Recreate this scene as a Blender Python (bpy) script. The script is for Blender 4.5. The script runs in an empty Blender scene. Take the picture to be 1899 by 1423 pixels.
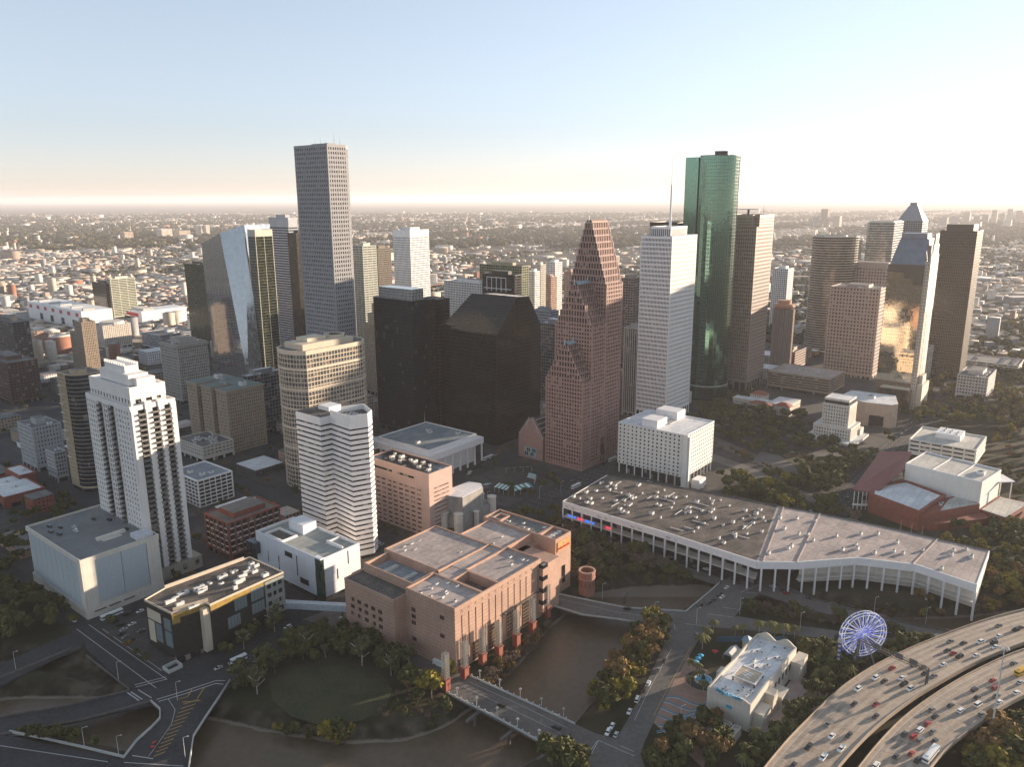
import bpy, bmesh, math, random
import numpy as np
from mathutils import Matrix, Vector
from math import radians, sin, cos, pi, hypot, atan2, sqrt
random.seed(7); np.random.seed(7)
S = bpy.context.scene
COL = S.collection

# ---------------------------------------------------------------- camera, world, sun, exposure
PITCH, ROLL = math.atan(345 / 1450), math.atan(9 / 1899)
FW = Vector((0, cos(PITCH), -sin(PITCH))); R0 = Vector((1, 0, 0)); U0 = R0.cross(FW)
RT = R0 * cos(ROLL) - U0 * sin(ROLL); UP = R0 * sin(ROLL) + U0 * cos(ROLL)
cd = bpy.data.cameras.new('camera'); cam = bpy.data.objects.new('camera', cd); COL.objects.link(cam)
m3 = Matrix((RT, UP, -FW)).transposed()
cam.matrix_world = Matrix.Translation((0, 0, 250)) @ m3.to_4x4()
cd.sensor_width = 36; cd.lens = 1450 / 1899 * 36; cd.clip_start = 1; cd.clip_end = 200000
S.camera = cam
SUN_AZ = radians(27)      # measured from +x towards +y
SUN_EL = radians(7.5)
w = bpy.data.worlds.new('World'); S.world = w; w.use_nodes = True
nt = w.node_tree; nt.nodes.clear()
sky = nt.nodes.new('ShaderNodeTexSky'); sky.sky_type = 'NISHITA'; sky.sun_disc = False
sky.sun_elevation = SUN_EL; sky.sun_rotation = radians(90) - SUN_AZ
sky.altitude = 250; sky.air_density = 1.0; sky.dust_density = 0.05; sky.ozone_density = 3.0
bg = nt.nodes.new('ShaderNodeBackground'); bg.inputs[1].default_value = 0.132
wo = nt.nodes.new('ShaderNodeOutputWorld')
hs = nt.nodes.new('ShaderNodeHueSaturation'); hs.inputs['Saturation'].default_value = .52
tg = nt.nodes.new('ShaderNodeTexCoord'); sx = nt.nodes.new('ShaderNodeSeparateXYZ'); nt.links.new(tg.outputs['Generated'], sx.inputs[0])
cr = nt.nodes.new('ShaderNodeValToRGB'); ce = cr.color_ramp.elements; ce[0].position = .0; ce[0].color = (.99, .89, .95, 1); ce[1].position = .4; ce[1].color = (.96, .99, 1.0, 1)
k_ = ce.new(.10); k_.color = (.94, .93, 1.0, 1)
nt.links.new(sx.outputs['Z'], cr.inputs[0]); mxw = nt.nodes.new('ShaderNodeMix'); mxw.data_type = 'RGBA'; mxw.blend_type = 'MULTIPLY'; mxw.inputs['Factor'].default_value = 1
gm = nt.nodes.new('ShaderNodeGamma'); gm.inputs[1].default_value = .75; nt.links.new(sky.outputs[0], gm.inputs[0]); nt.links.new(gm.outputs[0], hs.inputs['Color']); nt.links.new(hs.outputs[0], mxw.inputs['A']); nt.links.new(cr.outputs[0], mxw.inputs['B']); nt.links.new(mxw.outputs['Result'], bg.inputs[0]); nt.links.new(bg.outputs[0], wo.inputs[0])
sd = bpy.data.lights.new('sun', 'SUN'); sd.energy = 5.0; sd.angle = radians(0.6); sd.color = (1.0, 0.80, 0.60)
sun = bpy.data.objects.new('sun', sd); COL.objects.link(sun)
sv = Vector((cos(SUN_AZ) * cos(SUN_EL), sin(SUN_AZ) * cos(SUN_EL), sin(SUN_EL)))
sun.rotation_euler = sv.to_track_quat('Z', 'Y').to_euler(); sun.location = (600, 300, 400)
S.view_settings.view_transform = 'Standard'; S.view_settings.look = 'None'
S.view_settings.exposure = 1.55; S.view_settings.gamma = 1.0; S.view_settings.use_curve_mapping = False
S.cycles.max_bounces = 5; S.cycles.diffuse_bounces = 2; S.cycles.glossy_bounces = 3
S.cycles.transmission_bounces = 3; S.cycles.volume_bounces = 1; S.cycles.transparent_max_bounces = 6
S.cycles.use_denoising = True; S.cycles.sample_clamp_indirect = 6.0
S.cycles.use_adaptive_sampling = True; S.cycles.adaptive_threshold = 0.02

# ---------------------------------------------------------------- materials
MT = {}
def mat(name, col, rough=0.8, metal=0.0, var=0.15, scale=0.15, col2=None, bump=0.0, spec=0.4, streak=0.0, emit=None, es=0):
    """procedural paint / stone / roofing: two noise scales drive the base colour"""
    if name in MT: return MT[name]
    m = bpy.data.materials.new(name); m.use_nodes = True; t = m.node_tree; N = t.nodes; L = t.links
    b = N['Principled BSDF']; b.inputs['Roughness'].default_value = rough; b.inputs['Metallic'].default_value = metal
    b.inputs['Specular IOR Level'].default_value = spec
    tc = N.new('ShaderNodeNewGeometry')
    n1 = N.new('ShaderNodeTexNoise'); n1.inputs['Scale'].default_value = scale; n1.inputs['Detail'].default_value = 6
    L.new(tc.outputs['Position'], n1.inputs['Vector'])
    n2 = N.new('ShaderNodeTexNoise'); n2.inputs['Scale'].default_value = scale * 9; n2.inputs['Detail'].default_value = 3
    L.new(tc.outputs['Position'], n2.inputs['Vector'])
    ad = N.new('ShaderNodeMath'); ad.operation = 'ADD'; L.new(n1.outputs[0], ad.inputs[0]); L.new(n2.outputs[0], ad.inputs[1])
    mr = N.new('ShaderNodeMapRange'); mr.inputs[1].default_value = 0.75; mr.inputs[2].default_value = 1.25
    L.new(ad.outputs[0], mr.inputs[0])
    mx = N.new('ShaderNodeMix'); mx.data_type = 'RGBA'
    c2 = col2 if col2 else tuple(c * (1 + var) for c in col)
    c1 = tuple(c * (1 - var) for c in col) if not col2 else col
    mx.inputs['A'].default_value = (*c1, 1); mx.inputs['B'].default_value = (*c2, 1)
    L.new(mr.outputs[0], mx.inputs['Factor'])
    out = mx.outputs['Result']
    if name.startswith('roof_'):
        mp2 = N.new('ShaderNodeMapping'); mp2.vector_type = 'TEXTURE'; mp2.inputs['Rotation'].default_value = (0, 0, radians(51)); L.new(tc.outputs['Position'], mp2.inputs[0])
        br = N.new('ShaderNodeTexBrick'); br.inputs['Scale'].default_value = .1; br.inputs['Mortar Size'].default_value = .012; br.inputs['Brick Width'].default_value = 1.3; br.inputs['Row Height'].default_value = .49
        br.inputs['Color1'].default_value = (.86, .86, .86, 1); br.inputs['Color2'].default_value = (1.08, 1.06, 1.03, 1); br.inputs['Mortar'].default_value = (.62, .6, .58, 1); L.new(mp2.outputs[0], br.inputs['Vector'])
        mm = N.new('ShaderNodeMix'); mm.data_type = 'RGBA'; mm.blend_type = 'MULTIPLY'; mm.inputs['Factor'].default_value = 1; L.new(out, mm.inputs['A']); L.new(br.outputs['Color'], mm.inputs['B']); out = mm.outputs['Result']
    if streak:
        mp = N.new('ShaderNodeMapping'); mp.inputs['Scale'].default_value = (1.3, 1.3, 0.05); L.new(tc.outputs['Position'], mp.inputs[0])
        n3 = N.new('ShaderNodeTexNoise'); n3.inputs['Scale'].default_value = 1; n3.inputs['Detail'].default_value = 4; L.new(mp.outputs[0], n3.inputs['Vector'])
        r3 = N.new('ShaderNodeMapRange'); r3.inputs[1].default_value = 0.4; r3.inputs[2].default_value = 0.7; r3.inputs[3].default_value = 1; r3.inputs[4].default_value = 1 - streak
        L.new(n3.outputs[0], r3.inputs[0])
        vm = N.new('ShaderNodeVectorMath'); vm.operation = 'SCALE'; L.new(out, vm.inputs[0]); L.new(r3.outputs[0], vm.inputs['Scale']); out = vm.outputs[0]
    L.new(out, b.inputs['Base Color'])
    if bump:
        bp = N.new('ShaderNodeBump'); bp.inputs['Strength'].default_value = bump; bp.inputs['Distance'].default_value = 0.3
        L.new(n2.outputs[0], bp.inputs['Height']); L.new(bp.outputs[0], b.inputs['Normal'])
    if emit:
        b.inputs['Emission Color'].default_value = (*emit, 1); b.inputs['Emission Strength'].default_value = es
    MT[name] = m; return m
def glass(name, col, metal=0.0, rough=0.06, cell=(3.0, 3.9), warp=0.02, blind=0.12, blindcol=(.25, .22, .18), spec=0.5, grid=51):
    """window glass: every cell has its own tone and a slightly different tilt; some have pale blinds"""
    if name in MT: return MT[name]
    m = bpy.data.materials.new(name); m.use_nodes = True; t = m.node_tree; N = t.nodes; L = t.links
    b = N['Principled BSDF']; b.inputs['Metallic'].default_value = metal; b.inputs['Specular IOR Level'].default_value = spec
    g = N.new('ShaderNodeNewGeometry')
    mp = N.new('ShaderNodeMapping'); mp.vector_type = 'TEXTURE'; mp.inputs['Rotation'].default_value = (0, 0, radians(grid)); mp.inputs['Location'].default_value = (.37, .41, .2)
    L.new(g.outputs['Position'], mp.inputs[0])
    sn = N.new('ShaderNodeVectorMath'); sn.operation = 'SNAP'; sn.inputs[1].default_value = (cell[0], cell[0], cell[1]); L.new(mp.outputs[0], sn.inputs[0])
    wn = N.new('ShaderNodeTexWhiteNoise'); wn.noise_dimensions = '3D'; L.new(sn.outputs[0], wn.inputs['Vector'])
    gt = N.new('ShaderNodeMath'); gt.operation = 'LESS_THAN'; gt.inputs[1].default_value = blind; L.new(wn.outputs['Value'], gt.inputs[0])
    v1 = N.new('ShaderNodeMapRange'); v1.inputs[3].default_value = .55 if metal < .7 else .86; v1.inputs[4].default_value = 1.4 if metal < .7 else 1.1; L.new(wn.outputs['Value'], v1.inputs[0])
    sc = N.new('ShaderNodeVectorMath'); sc.operation = 'SCALE'; sc.inputs[0].default_value = col; L.new(v1.outputs[0], sc.inputs['Scale'])
    mx = N.new('ShaderNodeMix'); mx.data_type = 'RGBA'; L.new(gt.outputs[0], mx.inputs['Factor']); L.new(sc.outputs[0], mx.inputs['A']); mx.inputs['B'].default_value = (*blindcol, 1)
    L.new(mx.outputs['Result'], b.inputs['Base Color'])
    rr = N.new('ShaderNodeMapRange'); rr.inputs[3].default_value = rough * .6; rr.inputs[4].default_value = rough * 2; L.new(wn.outputs['Value'], rr.inputs[0]); L.new(rr.outputs[0], b.inputs['Roughness'])
    # tilt per pane
    s2 = N.new('ShaderNodeVectorMath'); s2.operation = 'SUBTRACT'; s2.inputs[1].default_value = (.5, .5, .5); L.new(wn.outputs['Color'], s2.inputs[0])
    s3 = N.new('ShaderNodeVectorMath'); s3.operation = 'SCALE'; s3.inputs['Scale'].default_value = warp; L.new(s2.outputs[0], s3.inputs[0])
    nz = N.new('ShaderNodeTexNoise'); nz.inputs['Scale'].default_value = .35; nz.inputs['Detail'].default_value = 1; L.new(g.outputs['Position'], nz.inputs['Vector'])
    s4 = N.new('ShaderNodeVectorMath'); s4.operation = 'SUBTRACT'; s4.inputs[1].default_value = (.5, .5, .5); L.new(nz.outputs['Color'], s4.inputs[0])
    s5 = N.new('ShaderNodeVectorMath'); s5.operation = 'SCALE'; s5.inputs['Scale'].default_value = warp * 1.5; L.new(s4.outputs[0], s5.inputs[0])
    a1 = N.new('ShaderNodeVectorMath'); L.new(g.outputs['Normal'], a1.inputs[0]); L.new(s3.outputs[0], a1.inputs[1])
    a2 = N.new('ShaderNodeVectorMath'); L.new(a1.outputs[0], a2.inputs[0]); L.new(s5.outputs[0], a2.inputs[1])
    nn = N.new('ShaderNodeVectorMath'); nn.operation = 'NORMALIZE'; L.new(a2.outputs[0], nn.inputs[0]); L.new(nn.outputs[0], b.inputs['Normal'])
    MT[name] = m; return m

# ---------------------------------------------------------------- geometry helpers (all metres)
YAW = radians(51)
EU = (cos(YAW), sin(YAW)); EV = (-sin(YAW), cos(YAW))
def loc(p, s, t): return (p[0] + EU[0] * s + EV[0] * t, p[1] + EU[1] * s + EV[1] * t)
def AB(a, b): return loc((0, 0), a, b)
def rect(p, s0, s1, t0, t1): return [loc(p, s0, t0), loc(p, s1, t0), loc(p, s1, t1), loc(p, s0, t1)]   # counter-clockwise
def toimg(x, y, z):
    d = Vector((x, y, z - 250)); k = d.dot(FW)
    return (949.5 + 1450 * d.dot(RT) / k, 711.5 - 1450 * d.dot(UP) / k) if k > 1 else (-9999, -9999)
def offset(poly, d):
    n = len(poly); out = []
    for i in range(n):
        p0, p1, p2 = poly[i - 1], poly[i], poly[(i + 1) % n]
        e1 = (p1[0] - p0[0], p1[1] - p0[1]); e2 = (p2[0] - p1[0], p2[1] - p1[1])
        l1 = hypot(*e1) or 1; l2 = hypot(*e2) or 1
        n1 = (e1[1] / l1, -e1[0] / l1); n2 = (e2[1] / l2, -e2[0] / l2)
        k = 1 + n1[0] * n2[0] + n1[1] * n2[1]
        if k < .15: k = .15
        out.append((p1[0] + d * (n1[0] + n2[0]) / k, p1[1] + d * (n1[1] + n2[1]) / k))
    return out
def ccw(poly):
    a = sum(poly[i - 1][0] * poly[i][1] - poly[i][0] * poly[i - 1][1] for i in range(len(poly)))
    return poly if a > 0 else poly[::-1]
class MB:
    def __init__(s): s.V = []; s.F = []; s.M = []
    def quad(s, pts, m=0):
        n = len(s.V); s.V += [tuple(p) for p in pts]; s.F.append(tuple(range(n, n + len(pts)))); s.M.append(m)
    def box(s, x0, x1, y0, y1, z0, z1, m=0, bottom=True):
        s.prism([(x0, y0), (x1, y0), (x1, y1), (x0, y1)], z0, z1, m, bottom)
    def prism(s, poly, z0, z1, m=0, bottom=True, mtop=None):
        n = len(s.V); k = len(poly)
        s.V += [(x, y, z0) for x, y in poly] + [(x, y, z1) for x, y in poly]
        for i in range(k):
            j = (i + 1) % k; s.F.append((n + i, n + j, n + k + j, n + k + i)); s.M.append(m)
        s.F.append(tuple(n + k + i for i in range(k))); s.M.append(m if mtop is None else mtop)
        if bottom: s.F.append(tuple(n + k - 1 - i for i in range(k))); s.M.append(m)
    def taper(s, poly, z0, poly2, z1, m=0, top=True):
        n = len(s.V); k = len(poly)
        s.V += [(x, y, z0) for x, y in poly] + [(x, y, z1) for x, y in poly2]
        for i in range(k):
            j = (i + 1) % k; s.F.append((n + i, n + j, n + k + j, n + k + i)); s.M.append(m)
        if top: s.F.append(tuple(n + k + i for i in range(k))); s.M.append(m)
    def ring(s, inner, outer, z0, z1, m=0):
        n = len(s.V); k = len(inner)
        s.V += [(x, y, z0) for x, y in inner] + [(x, y, z0) for x, y in outer] + [(x, y, z1) for x, y in outer] + [(x, y, z1) for x, y in inner]
        for i in range(k):
            j = (i + 1) % k
            for a, b in ((0, 1), (1, 2), (2, 3), (3, 0)):
                s.F.append((n + a * k + i, n + a * k + j, n + b * k + j, n + b * k + i)); s.M.append(m)
    def beam(s, a, b, w, h=None, m=0):
        """box from point a to point b, width w, depth h"""
        h = h or w; a = Vector(a); b = Vector(b); d = (b - a)
        if d.length < 1e-6: return
        d.normalize(); up = Vector((0, 0, 1)) if abs(d.z) < .95 else Vector((1, 0, 0))
        r = d.cross(up).normalized() * w / 2; q = r.cross(d).normalized() * h / 2
        n = len(s.V)
        for c in (a, b):
            for x, y in ((-1, -1), (1, -1), (1, 1), (-1, 1)): s.V.append(tuple(c + r * x + q * y))
        for f in ((0, 1, 2, 3), (7, 6, 5, 4), (0, 4, 5, 1), (1, 5, 6, 2), (2, 6, 7, 3), (3, 7, 4, 0)): s.F.append(tuple(n + i for i in f)); s.M.append(m)
    def cyl(s, x, y, z0, z1, r, k=10, m=0, r2=None):
        r2 = r if r2 is None else r2
        s.taper([(x + r * cos(2 * pi * i / k), y + r * sin(2 * pi * i / k)) for i in range(k)], z0, [(x + r2 * cos(2 * pi * i / k), y + r2 * sin(2 * pi * i / k)) for i in range(k)], z1, m)
    def gable(s, poly, z0, z1, m=0, axis=0):
        """gabled roof over a 4-corner footprint; ridge runs along edge 0 (axis 0) or edge 1"""
        p = poly if axis == 0 else poly[1:] + poly[:1]
        e = .5; q0 = ((p[0][0] + p[3][0]) / 2, (p[0][1] + p[3][1]) / 2); q1 = ((p[1][0] + p[2][0]) / 2, (p[1][1] + p[2][1]) / 2)
        A = [(x, y, z0) for x, y in p]; R1 = (*q0, z1); R2 = (*q1, z1)
        s.quad([A[0], A[1], R2, R1], m); s.quad([A[2], A[3], R1, R2], m); s.quad([A[1], A[2], R2], m); s.quad([A[3], A[0], R1], m)
    def build(s, name, mats, parent=None, kind=None, label=None, smooth=False, fix=False):
        if not isinstance(mats, (list, tuple)): mats = [mats]
        o0 = ORG.get(parent.name, (0, 0, 0)) if parent is not None else (0, 0, 0)
        me = bpy.data.meshes.new(name)
        vs = np.array(s.V, dtype=np.float64) - np.array(o0)
        me.from_pydata(vs.tolist(), [], s.F)
        if len(mats) > 1: me.polygons.foreach_set('material_index', s.M)
        for m in mats: me.materials.append(m)
        if smooth: me.polygons.foreach_set('use_smooth', [True] * len(me.polygons))
        if fix:
            bm = bmesh.new(); bm.from_mesh(me); bmesh.ops.remove_doubles(bm, verts=bm.verts, dist=.001); bmesh.ops.recalc_face_normals(bm, faces=bm.faces); bm.to_mesh(me); bm.free()
        o = bpy.data.objects.new(name, me); COL.objects.link(o)
        if parent is not None: o.parent = parent; ORG[o.name] = o0
        if kind: o['kind'] = kind
        if label: o['label'] = label
        return o
ORG = {}
def thing(name, label, cat, loc3=(0, 0, 0), group=None):
    o = bpy.data.objects.new(name, None); COL.objects.link(o); o.location = loc3; o.empty_display_size = .5
    o['label'] = label; o['category'] = cat; ORG[o.name] = tuple(loc3)
    if group: o['group'] = group
    return o
def tag(o, label, cat, group=None):
    o['label'] = label; o['category'] = cat
    if group: o['group'] = group
    return o
def child(name, me, parent, loc3=(0, 0, 0), kind=None):
    o = bpy.data.objects.new(name, me); COL.objects.link(o); o.parent = parent; o.location = loc3
    if kind: o['kind'] = kind
    return o
ORDW = ['first', 'second', 'third', 'fourth', 'fifth', 'sixth', 'seventh', 'eighth', 'ninth', 'tenth', 'eleventh', 'twelfth', 'thirteenth', 'fourteenth', 'fifteenth', 'sixteenth', 'seventeenth', 'eighteenth', 'nineteenth', 'twentieth']
def ordw(i):
    if i < 20: return ORDW[i]
    t = {2: 'twenty', 3: 'thirty', 4: 'forty', 5: 'fifty', 6: 'sixty', 7: 'seventy', 8: 'eighty', 9: 'ninety'}
    n = i + 1; return (t[n // 10][:-1] + 'ieth') if n % 10 == 0 else t[n // 10] + '-' + ORDW[n % 10 - 1]
def label_rank(items):
    """items: (object, noun phrase, place phrase). Objects with the same phrase are told apart by their order from the left."""
    d = {}
    for it in items: d.setdefault((it[1], it[2]), []).append(it[0])
    for (a, b), os_ in d.items():
        os_.sort(key=lambda o: toimg(*o.location)[0])
        if len(os_) == 1: os_[0]['label'] = ('lone ' + a + ' ' + b)
        else:
            for i, o in enumerate(os_): o['label'] = f'{ordw(i)} {a} from the left {b}'
def along(poly, close=False):
    out = [0]
    for i in range(1, len(poly)): out.append(out[-1] + hypot(poly[i][0] - poly[i - 1][0], poly[i][1] - poly[i - 1][1]))
    return out
def at(poly, d):
    for i in range(1, len(poly)):
        l = hypot(poly[i][0] - poly[i - 1][0], poly[i][1] - poly[i - 1][1])
        if d <= l or i == len(poly) - 1:
            k = d / l if l else 0
            return (poly[i - 1][0] + (poly[i][0] - poly[i - 1][0]) * k, poly[i - 1][1] + (poly[i][1] - poly[i - 1][1]) * k), atan2(poly[i][1] - poly[i - 1][1], poly[i][0] - poly[i - 1][0])
        d -= l
def inside(x, y, poly):
    c = False; j = len(poly) - 1
    for i in range(len(poly)):
        if (poly[i][1] > y) != (poly[j][1] > y) and x < (poly[j][0] - poly[i][0]) * (y - poly[i][1]) / (poly[j][1] - poly[i][1]) + poly[i][0]: c = not c
        j = i
    return c
FOOT = []   # footprints already taken
def free(x, y, r=3): return not any(inside(x + dx, y + dy, f) for f in FOOT for dx, dy in ((0, 0), (r, 0), (-r, 0), (0, r), (0, -r)))

# ---------------------------------------------------------------- buildings
def facade(mb, poly, z0, z1, fh=3.9, bay=3.0, bandh=1.0, bd=.35, pw=.6, pd=.3, mi=0, mp=0, edges=None, bands=True, ends=True, z0b=None):
    n = int(round((z1 - z0) / fh)); fh = (z1 - z0) / max(n, 1)
    if bands and bandh > 0:
        out = offset(poly, bd)
        for i in range(n):
            z = z0 + i * fh
            if edges is None: mb.ring(poly, out, z, z + bandh, mi)
            else:
                for e in edges:
                    a, b, c, d = poly[e], poly[(e + 1) % len(poly)], out[(e + 1) % len(poly)], out[e]
                    mb.prism([d, c, b, a], z, z + bandh, mi)
    if pw > 0:
        for e in (edges if edges is not None else range(len(poly))):
            a, b = poly[e], poly[(e + 1) % len(poly)]; L = hypot(b[0] - a[0], b[1] - a[1])
            if L < 1: continue
            k = max(1, int(round(L / bay))); ux, uy = (b[0] - a[0]) / L, (b[1] - a[1]) / L; nx, ny = uy, -ux
            for i in range(k + 1):
                s = L * i / k; s0, s1 = s - pw / 2, s + pw / 2
                if i == 0: s0, s1 = 0, pw * .8
                if i == k: s0, s1 = L - pw * .8, L + (pd if len(poly) < 9 else 0)
                if len(poly) >= 9 and i == k: continue
                mb.prism([(a[0] + ux * s0 + nx * pd, a[1] + uy * s0 + ny * pd), (a[0] + ux * s1 + nx * pd, a[1] + uy * s1 + ny * pd), (a[0] + ux * s1 - nx * .1, a[1] + uy * s1 - ny * .1), (a[0] + ux * s0 - nx * .1, a[1] + uy * s0 - ny * .1)][::1], z0, z1, mp, False)
def roofbits(root, poly, z, wall, roofm, n=3, par=1.2, pw=.4, seed=1, units=True, pent=None, over=0.0):
    r = random.Random(seed)
    m = MB(); m.prism(offset(poly, -.05), z - .1, z + .25, 0); root = m.build('roof', roofm, root)
    m = MB(); m.ring(offset(poly, -pw), offset(poly, over + .42), z - .05, z + par, 0); m.build('parapet', wall, root)
    cx = sum(p[0] for p in poly) / len(poly); cy = sum(p[1] for p in poly) / len(poly)
    if pent:
        for (s, hh) in pent:
            q = [(cx + (p[0] - cx) * s, cy + (p[1] - cy) * s) for p in poly]
            m = MB(); m.prism(q, z + .25, z + .25 + hh, 0, mtop=1); m.build('penthouse', [wall, roofm], root)
    if units:
        for i in range(n):
            for _ in range(12):
                wts = [r.random() for _ in poly]; sm = sum(wts); x = sum(p[0] * k for p, k in zip(poly, wts)) / sm; y = sum(p[1] * k for p, k in zip(poly, wts)) / sm
                if pent is None or not inside(x, y, [(cx + (p[0] - cx) * (pent[0][0] + .15), cy + (p[1] - cy) * (pent[0][0] + .15)) for p in poly]): break
            a, b, h = r.uniform(1, 2.6), r.uniform(1, 2), r.uniform(1, 2.4)
            roof_unit(root, x, y, z + .25, a, b, h)
def roof_unit(root, x, y, z, a, b, h, metal='unit_metal'):
    m = MB(); q = rect((x, y), -a, a, -b, b)
    m.prism(q, z, z + h, 0); m.cyl(x, y, z + h, z + h + .35, min(a, b) * .6, 8, 1)
    return m.build('roof_unit', [M_UNIT, M_DARKM], root)
def tower(key, name, label, cat, wall, gl, fh=3.9, bay=3.0, bandh=1.1, pw=.7, bd=.35, pd=.3, roofm=None, n=3, pent=((.5, 5),), poly=None, z0=0, h=None, top=None, basement=5, par=1.2, edges=None, group=None, bands_parts=False, wall2=None, seed=None, topband=0):
    """glass core with a real grid of floor bands and piers standing proud of it"""
    if poly is None: x, y, hh, ul, vl = D[key]; poly = rect((x, y), 0, ul, 0, vl); h = h or hh
    FOOT.append(offset(poly, 3))
    cx = sum(p[0] for p in poly) / len(poly); cy = sum(p[1] for p in poly) / len(poly)
    root = thing(name, label, cat, (cx, cy, 0), group)
    core = offset(poly, -max(bd, pd))
    m = MB(); m.prism(core, z0, h, 0); m.build('glazing', gl, root)
    g = MB()
    zb = z0 + basement
    if basement: g.ring(core, offset(core, .5 + max(bd, pd) * .3), zb - 1.4, zb, 0)
    nfl = int(round((h - topband - zb) / fh))
    if bands_parts:
        f2 = (h - topband - zb) / nfl
        rg = MB(); rg.ring(core, offset(core, bd), 0, bandh, 0); first = rg.build('spandrel', wall2 or wall, None)
        first.parent = root; first.location = (0, 0, zb); me = first.data
        vs = np.array(rg.V) - np.array((cx, cy, 0)); me.vertices.foreach_set('co', vs.ravel()); me.update()
        for i in range(1, nfl): child('spandrel', me, root, (0, 0, zb + i * f2))
        facade(g, core, zb, h, fh, bay, 0, bd, pw, pd, 0, 0, edges=edges)
    else:
        facade(g, core, zb, h - topband, (h - topband - zb) / nfl, bay, bandh, bd, pw, pd, 1 if wall2 else 0, 0, edges=edges)
    if basement: facade(g, core, z0, zb, 99, bay * 3, 0, 0, pw * 1.3, pd * 1.2, 0, 0)
    if topband: g.ring(core, offset(core, max(bd, pd) + .03), h - topband, h, 0)
    if g.V: g.build('wall_grid', [wall, wall2] if wall2 else wall, root, kind='stuff')
    roofbits(root, core, h, wall, roofm or M_ROOF, n=n, par=par, pw=.5, seed=seed or int(abs(cx) * 7 + h), pent=pent, over=max(bd, pd) - .35)
    return root
def antenna(root, x, y, z, h, r=.25, mm=None):
    m = MB(); m.cyl(x, y, z, z + h * .55, r, 6, 0, r * .7); m.cyl(x, y, z + h * .55, z + h, r * .45, 5, 0, r * .15)
    return m.build('antenna', mm or M_UNIT, root)

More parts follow.
